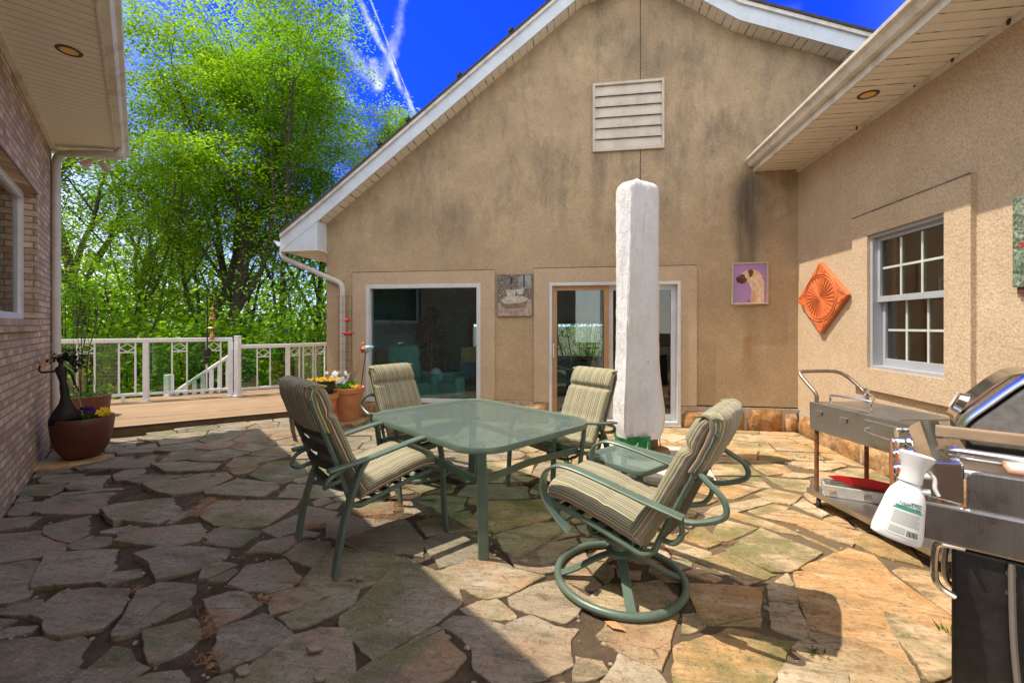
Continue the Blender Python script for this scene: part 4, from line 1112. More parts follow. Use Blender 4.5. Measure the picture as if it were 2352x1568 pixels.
# stair handrail dropping away behind the railing
nA = V(-dA.y, dA.x, 0); nA = nA if nA.y > 0 else -nA
sA = A1+nA*.55
def hitpl(px, py):
    r = ray(px, py); o = V(0,0,H); t = (sA-o).dot(nA)/r.dot(nA); return o+r*t
h0 = hitpl(527, 817); h1 = hitpl(398, 903)
stair = thing('stair_railing', 'white stair handrail sloping down leftward behind the deck railing', 'railing', (h0.x, h0.y, DZ))
loc = V(h0.x, h0.y, DZ); dq_ = (h1-h0)
q = MB(); q.bar([h0-loc, h1-loc], .06, .07, nA); q.build('handrail', M['rail_white'], stair)
for i in range(7):
    t = .03+i*.152; p = h0+dq_*t; q = MB(); zb = -.55-t*.9
    q.box((p.x-loc.x-.028, p.y-loc.y-.028, zb), (p.x-loc.x+.028, p.y-loc.y+.028, p.z-loc.z-.03)); q.build('baluster', M['rail_white'], stair)
pn = hitpl(388, 860)
q = MB(); q.box((pn.x-loc.x-.06, pn.y-loc.y-.06, -1.6), (pn.x-loc.x+.06, pn.y-loc.y+.06, pn.z-loc.z)); q.build('newel_post', M['rail_white'], stair, bevel=.008)
q = MB(); q.bar([h0-loc+V(0,0,-.75), h1-loc+V(0,0,-.75)], .05, .28, nA); q.build('stringer', M['wood_raw'], stair)
# ================================================================ striped cushions
def striped():
    m, nt, b = newmat('striped_cushion_fabric'); o = coord(nt); at = nt.nodes.new('ShaderNodeAttribute'); at.attribute_name = 'stripe'; x = at.outputs['Fac']
    wob = math_(nt, 'MULTIPLY_ADD', noise(nt, o, 9, 2), .005, -.0025)
    fr = math_(nt, 'FRACT', math_(nt, 'ADD', math_(nt, 'DIVIDE', math_(nt, 'ADD', x, wob), .165), 10.0))
    taupe=(.25,.175,.125); teal=(.135,.17,.16); cream=(.58,.52,.41); yel=(.46,.41,.13); olive=(.16,.185,.075); mar=(.17,.095,.065); grn=(.19,.25,.12)
    seq = [(0,taupe),(.10,cream),(.125,teal),(.20,yel),(.225,grn),(.29,mar),(.35,cream),(.37,taupe),(.44,teal),(.50,cream),(.52,olive),(.585,yel),(.61,taupe),(.70,cream),(.725,grn),(.785,teal),(.84,yel),(.86,mar),(.925,cream),(.945,olive)]
    c = ramp(nt, fr, seq, 'CONSTANT')
    c = mixc(nt, ramp(nt, noise(nt, o, 5, 5, .6), [(.42, 0), (.75, .25)]), c, (.2,.165,.12))
    link(nt, c, b.inputs['Base Color']); b.inputs['Roughness'].default_value = .9; b.inputs['Specular IOR Level'].default_value = .15
    b.inputs['Sheen Weight'].default_value = .15
    h = math_(nt, 'ADD', math_(nt, 'MULTIPLY', noise(nt, o, 240, 2), .15), noise(nt, o, 14, 4, .6)); bump(nt, b, h, .35, .012); return m
M['stripe'] = striped()
def cushion(path, width, thick, tfn=None, seed=0, nseg=28):
    """soft slab swept along a path of (y,z); thickness grows toward +normal (sitter side)"""
    P = cr([V(0, y, z) for y, z in path], 8); n = len(P); mb = MB(); vs = []; fs = []; mb.att = []
    # cross-section: superellipse
    prof = []
    for k in range(nseg):
        a = 2*pi*k/nseg; cx = abs(cos(a))**(.32)*(1 if cos(a) >= 0 else -1); cz = abs(sin(a))**(.75)*(1 if sin(a) >= 0 else -1)
        prof.append((cx, cz))
    for i in range(n):
        t = i/(n-1); tg = (P[min(i+1, n-1)]-P[max(i-1, 0)]).normalized(); nn = V(0, tg.z, -tg.y)
        if nn.y < 0 and abs(nn.y) > .5: nn = -nn
        if nn.z < 0 and abs(nn.z) > .5: nn = -nn
        e = min(1, sqrt(max(0, 1-(1-min(1, min(t, 1-t)*n/4.5))**2))+.12)
        th = thick*(tfn(t) if tfn else 1)*e/2; wd = width/2*(.93+.07*e)
        for cx, cz in prof:
            puff = 1+.10*mnoise.noise(V(cx*2.2+seed, t*7, cz+seed))
            pin = 1-.012*abs(sin(t*38))*(abs(cx) > .93)
            vs.append(P[i]+V(cx*wd*pin, 0, 0)+nn*(th+cz*th*puff))
            mb.att.append(cx*wd+(1 if cx > 0 else -1)*max(0, abs(cx)-.9)/.1*(1-cz)*thick*.5)
    m = nseg
    for i in range(n-1):
        for k in range(m):
            k2 = (k+1) % m; fs.append((i*m+k, (i+1)*m+k, (i+1)*m+k2, i*m+k2))
    fs.append(tuple(range(m))); fs.append(tuple(reversed(range((n-1)*m, n*m))))
    return mb.add(vs, fs)
def dip(*cs):
    def f(t):
        v = 1.0
        for c, w, a in cs: v -= a*math.exp(-((t-c)/w)**2)
        return v
    return f
UPR = [(.30,.415),(.10,.385),(-.12,.34),(-.205,.325),(-.262,.36),(-.285,.42),(-.36,.63),(-.435,.82),(-.492,.965)]
def upright_y(z):
    for (y0, z0), (y1, z1) in zip(UPR[4:], UPR[5:]):
        if z0 <= z <= z1: return lerp(y0, y1, (z-z0)/(z1-z0))
    return UPR[-1][0]
def seat_body(root):
    gm = M['green_metal']
    fr = MB()
    for s in (-1, 1): fr.tube(cr([(s*.235, y, z) for y, z in UPR], 5), .0155, 8)
    fr.build('seat_frame', gm, root, smooth=True)
    MB().tube([(-.235,.30,.415),(.235,.30,.415)], .0155, 8).build('front_rail', gm, root, smooth=True)
    MB().tube(cr([(-.235,-.492,.965),(-.20,-.50,.988),(.20,-.50,.988),(.235,-.492,.965)], 4), .0155, 8).build('top_rail', gm, root, smooth=True)
    for k in range(5):
        z = .46+k*.105; y = upright_y(z)-.003
        MB().bar([(-.242,y,z),(0,y-.012,z-.012),(.242,y,z)], .046, .004, (0,.2,1)).build('back_strap', M['strap'], root)
    for k in range(5):
        y = .24-k*.085; z = lerp(.415, .335, (.30-y)/.42)+.012
        MB().bar([(-.242,y,z),(0,y,z-.02),(.242,y,z)], .046, .004, (0,1,0)).build('seat_strap', M['strap'], root)
    cushion([(.335,.425),(.22,.432),(.05,.405),(-.10,.37),(-.20,.352)], .52, .105, dip((.02,.1,-.12),(.52,.03,.10),(.95,.1,.15)), 1).build('seat_cushion', M['stripe'], root, smooth='full')
    bk = cushion([(-.19,.375),(-.243,.455),(-.335,.635),(-.402,.785),(-.448,.90),(-.488,1.0),(-.522,1.045)], .53, .095, dip((.62,.030,.36),(.30,.03,.08),(.80,.10,-.05),(1.0,.16,.45),(.08,.08,.1)), 5)
    bc = bk.build('back_cushion', M['stripe'], root, smooth='full')
    # sleeve that hoods the frame top
    P = cr([(-.455,1.125),(-.515,1.10),(-.522,1.03),(-.480,.92),(-.455,.84)] if False else [V(0,-.475,1.050),V(0,-.51,1.058),V(0,-.530,1.035),V(0,-.526,.98),V(0,-.492,.885),V(0,-.456,.80)], 6)
    mb = MB(); vs = []; fs = []; nx = 15; mb.att = []
    for i, p in enumerate(P):
        for k in range(nx):
            u = -1+2*k/(nx-1); e = abs(u)**6
            vs.append(p+V(u*.262, .06*e+.005*mnoise.noise(V(u*3, i*.3, 2)), -.012*e)); mb.att.append(u*.262)
    for i in range(len(P)-1):
        for k in range(nx-1): fs.append((i*nx+k, i*nx+k+1, (i+1)*nx+k+1, (i+1)*nx+k))
    o = mb.add(vs, fs).build('headrest_sleeve', M['stripe'], bc, smooth='full')
    md = o.modifiers.new('solid', 'SOLIDIFY'); md.thickness = .012
def make_swivel(label):
    root = thing('swivel_chair', label, 'chair', group='striped patio chairs around the glass table'); gm = M['green_metal']
    R = .345
    MB().tube([(R*cos(2*pi*k/48), R*sin(2*pi*k/48), .021) for k in range(48)], .021, 10, closed=True).build('base_ring', gm, root, smooth=True)
    for k in range(4):
        a = pi/4+k*pi/2-radians(12); d = V(cos(a), sin(a), 0); s = V(-d.y, d.x, 0)
        MB().bar(cr([d*(R-.01)+V(0,0,.02), d*.24+V(0,0,.055), d*.13+V(0,0,.115), d*.04+V(0,0,.15)], 4), .05, .016, s).build('spoke', gm, root, smooth=30)
    MB().lathe([(.0,.13),(.07,.14),(.075,.165),(.05,.18),(.045,.215),(.09,.225),(.09,.24),(0,.24)], 20).build('hub', gm, root, smooth=35)
    # rolled leaf springs
    def roll(cy, cz, r0, sgn, a0):
        pts = []
        for k in range(26):
            t = k/25; a = a0+sgn*t*2*pi*1.25; r = r0*(1-.45*t); pts.append(V(0, cy+cos(a)*r, cz+sin(a)*r))
        return pts
    f = [V(0,-.10,.246), V(0,.05,.246)]+roll(.115, .285, .042, 1, -pi/2)
    MB().bar(f, .20, .009, (1,0,0)).build('leaf_spring', gm, root, smooth=35)
    f = [V(0,.10,.250), V(0,-.09,.250)]+roll(-.135, .286, .036, -1, -pi/2)
    MB().bar(f, .20, .009, (1,0,0)).build('leaf_spring', gm, root, smooth=35)
    for s in (-1, 1):
        MB().bar([(s*.235,.06,.375),(s*.10,.06,.325),(0,.06,.322)], .05, .01, (0,1,0)).build('seat_bracket', gm, root)
        x = s*.295
        MB().bar(cr([(x,-.40,.59),(x,-.2,.615),(x,.0,.645),(x,.16,.663),(x,.25,.655),(x,.318,.61),(x,.338,.54),(x,.318,.455),(x*.97,.24,.37),(x*.95,.17,.315)], 5), [.062]*46, .014, (1,0,0)).build('armrest', gm, root, smooth=35)
        y0 = upright_y(.80)
        MB().tube(cr([(s*.235,y0,.80),(s*.262,y0-.05,.77),(s*.285,y0-.125,.72),(s*.295,y0-.135,.65),(s*.295,-.46,.59),(s*.294,-.385,.575)], 5), .014, 8).build('back_loop', gm, root, smooth=True)
        MB().tube(cr([(s*.294,-.385,.578),(s*.292,-.40,.52),(s*.28,-.37,.46),(s*.255,-.32,.44),(s*.237,-.29,.44)], 5), .013, 8).build('arm_loop', gm, root, smooth=True)
    seat_body(root); return root
def make_fourleg(label):
    root = thing('dining_chair', label, 'chair', group='striped patio chairs around the glass table'); gm = M['green_metal']
    for s in (-1, 1):
        x = s*.298
        MB().bar(cr([(x,-.42,.585),(x,-.2,.605),(x,.0,.635),(x,.17,.66),(x,.26,.655),(x,.325,.61),(x,.352,.52),(x*1.01,.362,.35),(x*1.02,.372,.15),(x*1.03,.385,0)], 5), .056, .018, (1,0,0)).build('arm_and_front_leg', gm, root, smooth=35)
        MB().bar(cr([(x,-.19,.603),(x,-.235,.54),(x*1.005,-.30,.38),(x*1.01,-.35,.2),(x*1.02,-.385,0)], 6), [.052]*8+[.066]*17, .026, (1,0,0)).build('rear_leg', gm, root, smooth=35)
        MB().tube(cr([(x*1.0,-.31,.35),(s*.25,-.26,.345),(s*.16,-.17,.31),(s*.12,-.12,.30)], 5), .013, 8).build('brace', gm, root, smooth=True)
        MB().tube(cr([(s*.295,-.32,.582),(s*.297,-.40,.55),(s*.28,-.43,.50),(s*.24,-.40,.485),(s*.235,-.315,.50)], 5), .014, 8).build('arm_loop', gm, root, smooth=True)
    MB().tube(cr([(-.13,-.12,.30),(-.12,.05,.285),(.12,.05,.285),(.13,-.12,.30)], 4), .013, 8).build('under_frame', gm, root, smooth=True)
    MB().bar([(-.10,-.49,.83),(-.10,-.48,.75),(-.095,-.465,.685)], .085, .003, (1,0,0)).build('tie_flap', simple('pale_tie_fabric', (.42,.36,.28), .9), root)
    seat_body(root); return root
def rzof(fl, fd):
    w = C(fl, fd)-C(0, 0); return atan2(-w.x, w.y)
A = make_swivel('swivel rocker with its back to the grill, nearest on the right'); A.location = C(.633, 2.51, .012); A.rotation_euler.z = rzof(-.80, .60); A.scale = (1.05,)*3
Cc = copy_tree(A); Cc['label'] = 'striped swivel rocker before the picture window, left of the glass table'; Cc.scale = (1,1,1); Cc.location = C(-.946, 4.36, .012); Cc.rotation_euler.z = rzof(.80, -.60)
B = make_fourleg('four-legged striped chair seen from behind, half in the roof shadow'); B.scale = (1.04, 1.04, 1.08); B.location = C(-.985, 3.03, .012); B.rotation_euler.z = rzof(.71, .70)
PV = V(0,.02,.26)
for ch in kids(A):
    if not ch.name.startswith(('base_ring','spoke','hub')): ch.matrix_local = Matrix.Translation(PV) @ Matrix.Rotation(radians(4), 4, 'X') @ Matrix.Translation(-PV)
D = copy_tree(B); D['label'] = 'striped chair in front of the sliding door beside the covered umbrella'; D.scale = (1,1,1); D.location = C(.45, 3.97, .012); D.rotation_euler.z = rzof(-.80, -.60)
# ================================================================ glass tables
def tableglass():
    m = bpy.data.materials.new('obscure_table_glass'); m.use_nodes = True; nt = m.node_tree; b = nt.nodes['Principled BSDF']; out = nt.nodes['Material Output']
    o = coord(nt)
    b.inputs['Base Color'].default_value = (.20,.255,.235,1); b.inputs['Roughness'].default_value = .09; b.inputs['Specular IOR Level'].default_value = .7
    nz = noise(nt, o, 75, 3, .6); bump(nt, b, nz, .28, .004)
    tr = node(nt, 'ShaderNodeBsdfTransparent', Color=(.58,.70,.64,1)); mx = nt.nodes.new('ShaderNodeMixShader')
    link(nt, ramp(nt, nz, [(.38, .34), (.62, .56)]), mx.inputs[0]); link(nt, tr.outputs[0], mx.inputs[1]); link(nt, b.outputs[0], mx.inputs[2]); link(nt, mx.outputs[0], out.inputs[0]); return m
M['tglass'] = tableglass()
def glass_table(name, label, cat, c, ux, a, b, r, h, rim, leg, group=None, ring=True):
    root = thing(name, label, cat, c, atan2(ux.y, ux.x), group); gm = M['green_metal']
    out = rrect(a, b, r, 8); n = len(out); mb = MB()
    prof = [(-.010,h-.004),(0,h),(.004,h-.006),(.004,h-rim+.004),(0,h-rim),(-.03,h-rim),(-.03,h-.010)]
    vs = []; fs = []
    for p in out:
        q = V(p.x, p.y, 0); cc = V(max(-a+r, min(a-r, p.x)), max(-b+r, min(b-r, p.y)), 0); nn = (q-cc).normalized()
        for dx_, z in prof: vs.append(q+nn*dx_+V(0,0,z))
    m = len(prof)
    for i in range(n):
        j = (i+1) % n
        for k in range(m): fs.append((i*m+k, j*m+k, j*m+(k+1) % m, i*m+(k+1) % m))
    mb.add(vs, fs).build('rim', gm, root, smooth=35)
    MB().prism([V(p.x*.985, p.y*.985, h-.016) for p in out], (0,0,.009)).build('glass_top', M['tglass'], root)
    MB().lathe([(.022,h-.006),(.03,h-.004),(.03,h-.007)], 20, cap=False).build('umbrella_grommet', gm, root)
    for sx in (-1, 1):
        for sy in (-1, 1):
            kx, ky = leg['top']; bx, by = leg['bot']; d = V(sx, sy, 0).normalized(); s = V(-d.y, d.x, 0)
            pth = cr([(sx*kx*.80, sy*ky*.80, h-.03), (sx*kx*.97, sy*ky*.97, h-.035), (sx*kx, sy*ky, h-.07), (sx*lerp(kx,bx,.45), sy*lerp(ky,by,.45), h*.55), (sx*lerp(kx,bx,.85), sy*lerp(ky,by,.85), h*.2), (sx*bx, sy*by, 0)], 6)
            MB().bar(pth, leg['w'], leg['t'], s).build('leg', gm, root, smooth=35)
    if ring:
        rg = leg['ring']; zz = leg['rz']
        # four bowed stretcher bars
        cs = [V(sx*rg[0], sy*rg[1], zz) for sx, sy in ((1,1),(-1,1),(-1,-1),(1,-1))]
        for i in range(4):
            p, q = cs[i], cs[(i+1) % 4]; mid = (p+q)/2; bow = mid*.92; bow.z = zz+leg.get('dz', 0)
            MB().bar(cr([p, p.lerp(bow, .55), bow, q.lerp(bow, .55), q], 6), leg['rw'], .018, (0,0,1)).build('stretcher', gm, root, smooth=35)
    return root
uc = C(-.69, .72)-C(0,0); uc.normalize()
glass_table('dining_table', 'large rounded rectangular dining table with frosted green glass top', 'table', C(-.295, 3.53, .012), uc, .785, .615, .24, .735, .042,
    dict(top=(.70,.53), bot=(.66,.475), w=.07, t=.03, ring=(.66,.50), rz=.50, dz=.0, rw=.05))
us = C(.62, -.78)-C(0,0); us.normalize()
glass_table('side_table', 'small low glass side table between two chairs and covered umbrella', 'table', C(.955, 3.42, .012), us, .285, .265, .09, .445, .04,
    dict(top=(.22,.20), bot=(.215,.20), w=.05, t=.016, ring=(.20,.18), rz=.2, rw=.025), ring=True)
# ================================================================ umbrella and its slab
e1 = C(-.956, .29)-C(0,0); e2 = C(.27, .96)-C(0,0); NRc = C(1.9, 3.93)
sl_ = MB(); sl_.obox(NRc+V(0,0,.0), e1*1.16, e2*1.16, V(0,0,.052)); 
o = sl_.build('paving_slab', M['pale_concrete'], bevel=.006); tag(o, 'pale square concrete slab under the umbrella', 'paving slab')
bx = o.data; 
for v_ in bx.vertices: v_.co -= Vector(NRc)
o.location = NRc
um = thing('patio_umbrella', 'closed patio umbrella in a stained white cover', 'umbrella', C(1.40, 4.78, .052))
ul_ = Vector(um.location)
def UL(lat, dep, z): return C(lat, dep, z)-ul_
pp = C(1.635, 4.90)-C(1.40, 4.78)
q = MB(); q.box((pp.x-.035, pp.y-.035, .05), (pp.x+.035, pp.y+.035, 2.3)); q.build('post', M['wood_brown'], um, bevel=.006)
MB().lathe([(.0,0),(.17,0),(.175,.02),(.16,.045),(.06,.055),(.0,.055)], 28, (pp.x, pp.y, 0)).build('base_disc', M['wood_brown'], um, smooth=35)
MB().tube(cr([(pp.x+.05,pp.y-.03,.9),(pp.x+.055,pp.y-.045,.5),(pp.x+.05,pp.y-.04,.2),(pp.x+.06,pp.y-.05,.06)], 5), .005, 6).build('crank_cord', M['black_plastic'], um)
def clothmat():
    m, nt, b = newmat('stained_white_cover'); o = coord(nt); x, y, z = sep(nt, o)
    c = ramp(nt, noise(nt, o, 2.2, 6, .65), [(.3, (.62,.62,.64)), (.7, (.72,.72,.74))])
    st = ramp(nt, noise(nt, o, 3.6, 6, .7, .8), [(.52, 0), (.74, .4)]); c = mixc(nt, st, c, (.50,.41,.27))
    k = ramp(nt, noise(nt, o, 11, 3), [(.69, 0), (.74, .9)]); c = mixc(nt, k, c, (.42,.25,.09))
    link(nt, c, b.inputs['Base Color']); b.inputs['Roughness'].default_value = .7; b.inputs['Specular IOR Level'].default_value = .2
    mp = node(nt, 'ShaderNodeMapping', Vector=o); mp.inputs['Scale'].default_value = (1, 1, .35)
    v1 = noise(nt, mp.outputs[0], 16, 5, .65, .8); v2 = noise(nt, o, 22, 4, .6, 2.2)
    h = math_(nt, 'ADD', v1, math_(nt, 'MULTIPLY', v2, .45)); bump(nt, b, h, .9, .022); return m
M['cloth'] = clothmat()
# cover: folded-canopy cross-section with one sharp pleat toward the camera
vs = []; fs = []; nz = 90; na = 96
camdir = V(0,0,0)-V(ul_.x, ul_.y, 0); th0 = atan2(camdir.y, camdir.x)
def coverr(a, t):
    # a: angle from the direction to the camera; +a toward image left
    d = (math.degrees(a)+180) % 360-180
    c_ = lerp(30, 22, sstep(.1, .9, t))
    if -74 <= d <= c_: return .60/cos(radians(d+22))*lerp(1, .93, sstep(-74, -50, -abs(d+22)-38))
    rc = .60/cos(radians(c_+22))
    if d > c_: keys = [(c_,rc),(c_+14,rc*.90),(72,.93),(100,1.0),(140,.88),(180,.80)]
    else: keys = [(-180,.80),(-140,.92),(-105,1.04),(-74,.60/cos(radians(52)))]
    for (a0, r0), (a1, r1) in zip(keys, keys[1:]):
        if a0 <= d <= a1:
            s = (d-a0)/(a1-a0); s = s*s*(3-2*s); return lerp(r0, r1, s)
    return 1
ztop = 3.115-.052; zbot = .27-.052
for i in range(nz+1):
    t = i/nz; z = lerp(zbot, ztop, t)
    R = lerp(.272, .232, sstep(0, .35, t))
    R *= 1-.12*math.exp(-((t-.0)/.025)**2)
    if t > .965: R *= sqrt(max(0, 1-((t-.965)/.036)**2))*.93+.07
    for k in range(na):
        a = 2*pi*k/na; bul = 1
        dd = (math.degrees(a)+180) % 360-180
        if dd < -40 and dd > -140: bul += .10*math.exp(-((t-.10)/.10)**2)
        wr = .007*mnoise.noise(V(cos(a)*2.2, sin(a)*2.2, t*3))+.006*mnoise.noise(V(cos(a)*5+t*3, sin(a)*5, t*6))+.0045*mnoise.noise(V(cos(a)*12, sin(a)*12, t*30))
        if dd > 0: wr *= 1.5
        r = R*coverr(a+ (0.10*mnoise.noise(V(0, t*3, 1))), t)*bul+wr
        aa = th0-a
        zz = z+(.02*mnoise.noise(V(cos(a)*2, sin(a)*2, 9)) if i == 0 else 0)+(.03*mnoise.noise(V(cos(a)*1.5, sin(a)*1.5, 4)) if t > .95 else 0)
        vs.append(V(cos(aa)*r, sin(aa)*r, zz))
for i in range(nz):
    for k in range(na):
        k2 = (k+1) % na; fs.append((i*na+k, (i+1)*na+k, (i+1)*na+k2, i*na+k2))
fs.append(tuple(range(nz*na, (nz+1)*na)))
cv = MB().add(vs, fs).build('cover', M['cloth'], um, smooth='full', recalc=True)
seam = []
for i in range(0, nz, 1):
    p = cv.data.vertices[i*na+int(na*33/360)].co; seam.append(p*1.004+V(0,0,0))
MB().tube(seam, .004, 5).build('zipper_seam', M['cloth'], cv)
gc = simple('green_canopy_fabric', (.012,.17,.045), .8, 0, .35, 12, .5, 26)
# green canopy hem hanging under the cover
vs = []; fs = []; na2 = 40
for i, (z, s) in enumerate(((.30, .80), (.20, .74), (.11, .72), (.05, .66))):
    for k in range(na2):
        a = 2*pi*k/na2; f = 1+.13*sin(5*a+.6*i)+.06*sin(9*a+i); r = .235*s*f
        zz = z-.052+(.045*sin(4*a+1) if i == 3 else .0); aa = th0-a; vs.append(V(cos(aa)*r-.035, sin(aa)*r, zz))
for i in range(3):
    for k in range(na2): k2 = (k+1) % na2; fs.append((i*na2+k, (i+1)*na2+k, (i+1)*na2+k2, i*na2+k2))
cn = MB().add(vs, fs).build('canopy', gc, um, smooth='full', recalc=True)
for q_ in (.22, -.1): 
    a = th0+q_*2; MB().tube(cr([V(cos(a-.45)*.18-.035, sin(a-.45)*.18, .17), V(cos(a-.1)*.225-.035, sin(a-.1)*.225, .07), V(cos(a+.2)*.22-.035, sin(a+.2)*.22, .10), V(cos(a+.45)*.19-.035, sin(a+.45)*.19, .19)], 5), .007, 6).build('tie_cord', simple('pale_green_cord', (.25,.42,.25), .8), cn)
# shallow flat stones by the door as seen: skip
# ================================================================ steel cart
c0 = C(2.50, 3.58); c1 = C(2.56, 2.64)
ca = (c0-c1); ca.z = 0; CLn = ca.length; ca.normalize(); cb = V(ca.y, -ca.x, 0)     # ca: toward far end, cb: toward the wall
cart = thing('steel_cart', 'rust-spotted stainless serving cart with drawer against the side wall', 'cart', (c1.x, c1.y, 0), atan2(ca.y, ca.x)-pi/2)
# local: +Y far end, +X toward the wall
CW = .50; z1 = .86; z0 = .64
q = MB()
def hollow(q, x0, x1, y0, y1, za, zb, t=.004):
    q.box((x0,y0,za),(x0+t,y1,zb)); q.box((x1-t,y0,za),(x1,y1,zb)); q.box((x0+t,y0,za),(x1-t,y0+t,zb)); q.box((x0+t,y1-t,za),(x1-t,y1,zb)); q.box((x0,y0,zb),(x1,y1,zb+t)); q.box((x0+t,y0+t,za),(x1-t,y1-t,za+t))
hollow(q, 0, CW, -.10, CLn, z0, z1)
cb_ = q.build('cabinet', M['steel'], cart, bevel=.003)
MB().box((.05,.22,z1+.0045),(CW-.03,CLn-.12,z1+.012)).build('lid', M['steel'], cart, bevel=.003)
for p, L in (((.10,CLn-.36), .26),):
    MB().tube(cr([(.10,CLn-.10,z1+.01),(.10,CLn-.10,z1+.055),(.11,CLn-.12,z1+.075),(.16,CLn-.38,z1+.075),(.165,CLn-.40,z1+.055),(.165,CLn-.40,z1+.01)], 5), .009, 8).build('lid_handle', M['chrome'], cart, smooth=True)
dr_ = MB(); y0d, y1d = .02, .42
dr_.box((-.014, y0d, z0+.035), (-.0005, y1d, z1-.03)); dd = dr_.build('drawer', M['steel'], cart, bevel=.003)
MB().tube(cr([(-.012,y0d+.06,z1-.085),(-.045,y0d+.06,z1-.09),(-.06,y0d+.11,z1-.10),(-.062,(y0d+y1d)/2,z1-.105),(-.06,y1d-.09,z1-.10),(-.045,y1d-.04,z1-.09),(-.012,y1d-.04,z1-.085)], 5), .007, 8).build('drawer_handle', M['chrome'], dd, smooth=True)
for yy, zz in ((CLn-.10, z1-.07), (CLn-.34, z1-.075)):
    MB().box((-.012,yy-.03,zz-.018),(-.0005,yy+.03,zz+.018)).build('latch_clip', M['steel'], cart, bevel=.003)
for x in (.03, CW-.03):
    for y in (-.06, CLn-.035):
        lg = MB().tube([(x,y,.135),(x,y,z0)], .0165, 10).build('leg', M['rust'], cart, smooth=True)
        cs = MB(); cs.lathe([(.03,.13),(.03,.10),(.012,.095)], 12, (x,y,0)); cs.bar([(x,y,.10),(x-.004,y-.016,.085),(x-.006,y-.024,.045)], .05, .012, (1,1,0)); ca_ = cs.build('caster', simple('orange_rust', (.36,.11,.025), .85, 0, .4, 18, .3, 60), cart, smooth=35)
        wl = MB(); wl.lathe([(.012,-.014),(.038,-.014),(.043,-.007),(.043,.007),(.038,.014),(.012,.014)], 20)
        wl.xf(Matrix.Translation((x-.006,y-.028,.044)) @ Matrix.Rotation(pi/2, 4, (1,1,0)))
        wl.build('wheel', M['rubber'], ca_, smooth=35)
sh_ = MB(); t = .038
sh_.box((-.01,-.10,.131),(CW+.01,CLn+.02,.135)); sh_.box((-.012,-.102,.135-t),(-.008,CLn+.022,.138)); sh_.box((CW+.008,-.102,.135-t),(CW+.012,CLn+.022,.138)); sh_.box((-.008,CLn+.018,.135-t),(CW+.008,CLn+.022,.138)); sh_.box((-.008,-.102,.135-t),(CW+.008,-.098,.138))
sh_.build('lower_shelf', M['steel'], cart)
hp = cr([(.03,CLn-.035,z1),(.03,CLn-.03,z1+.07),(.025,CLn+.05,z1+.14),(.02,CLn+.13,z1+.21),(.04,CLn+.155,z1+.235),(.10,CLn+.155,z1+.24),(CW-.16,CLn+.15,z1+.24),(CW-.07,CLn+.12,z1+.20),(CW-.035,CLn+.03,z1+.12),(CW-.03,CLn-.03,z1+.06),(CW-.03,CLn-.035,z1)], 6)
MB().tube(hp, .0155, 10).build('push_handle', M['rust_tube'], cart, smooth=True)
hk = MB()
for s in (-1, 1): hk.tube(cr([(CW-.03,CLn-.035,z1+.085),(CW-.03+s*.035,CLn-.055,z1+.05),(CW-.03+s*.045,CLn-.06,z1+.015)], 4), .007, 6)
hk.lathe([(.02,z1+.08),(.022,z1+.10),(.02,z1+.12)], 12, (CW-.03,CLn-.034,0)); hk.build('tube_clamp', M['chrome'], cart, smooth=True)
def onCart(x, y, z): return V(c1.x, c1.y, 0)+V(ca.y, -ca.x, 0)*x+ca*y+V(0,0,z)
rzc = atan2(ca.y, ca.x)-pi/2
# things on the lower shelf
al = thing('aluminium_tray', 'low aluminium frame tray under the red scoop on the cart shelf', 'tray', C(2.80, 3.38, .137), rzof(-.87,.50))
q = MB()
for a, b in (((-.10,-.26),(-.085,.28)),((.085,-.26),(.10,.28)),((-.085,-.26),(.085,-.245)),((-.085,.265),(.085,.28))): q.box((a[0],a[1],0),(b[0],b[1],.085))
q.build('frame', simple('aluminium', (.62,.62,.61), .42, .55, .12, 12, 0, 60), al, bevel=.004)
MB().box((-.084,-.244,.002),(.084,.264,.01)).build('bottom', simple('tray_bottom', (.18,.15,.12), .7), al)
for yy in (.20, -.02, -.22):
    MB().box((-.108,yy,.02),(-.1005,yy+.05,.055)).build('latch', M['chrome'], al, bevel=.002)
rd = thing('scoop', 'bright red plastic scoop lying on the aluminium tray', 'scoop', C(2.80, 3.38, .20), rzof(-.87,.50))
q = MB()
q.prism([V(-.05,.25,.085),V(-.05,.20,.06),V(-.05,.06,.026),V(-.05,-.16,.026),V(-.05,-.15,.09),V(-.05,-.02,.105),V(-.05,.18,.10)], (.010,0,0))
q.prism([V(-.04,.06,.026),V(-.04,-.27,.026),V(-.04,-.27,.05),V(-.04,-.17,.055)], (.12,0,0))
q.build('scoop_body', M['red_plastic'], rd, bevel=.004)
MB().box((-.02,-.26,.056),(.06,-.17,.085)).build('brush', M['black_plastic'], rd, bevel=.01)
gb = thing('grey_tub', 'pale grey tub at the near end of the cart shelf', 'tub', onCart(.33,.22,.137), rzc)
MB().lathe([(.10,.0),(.115,.14),(.125,.145),(.125,.16),(.11,.16),(.10,.02),(0,.02)], 24, sx=1.0, sy=1.3).build('tub', simple('grey_plastic', (.40,.42,.43), .5), gb, smooth=35)
# ================================================================ gas grill
g0 = C(1.395, 1.45); er = C(.75, -.66)-C(0,0); er.normalize(); eb = C(.66, .75)-C(0,0); eb = (eb-er*eb.dot(er)).normalized()
grill = thing('gas_grill', 'large stainless gas grill cropped by the right picture edge', 'grill', g0, atan2(er.y, er.x))
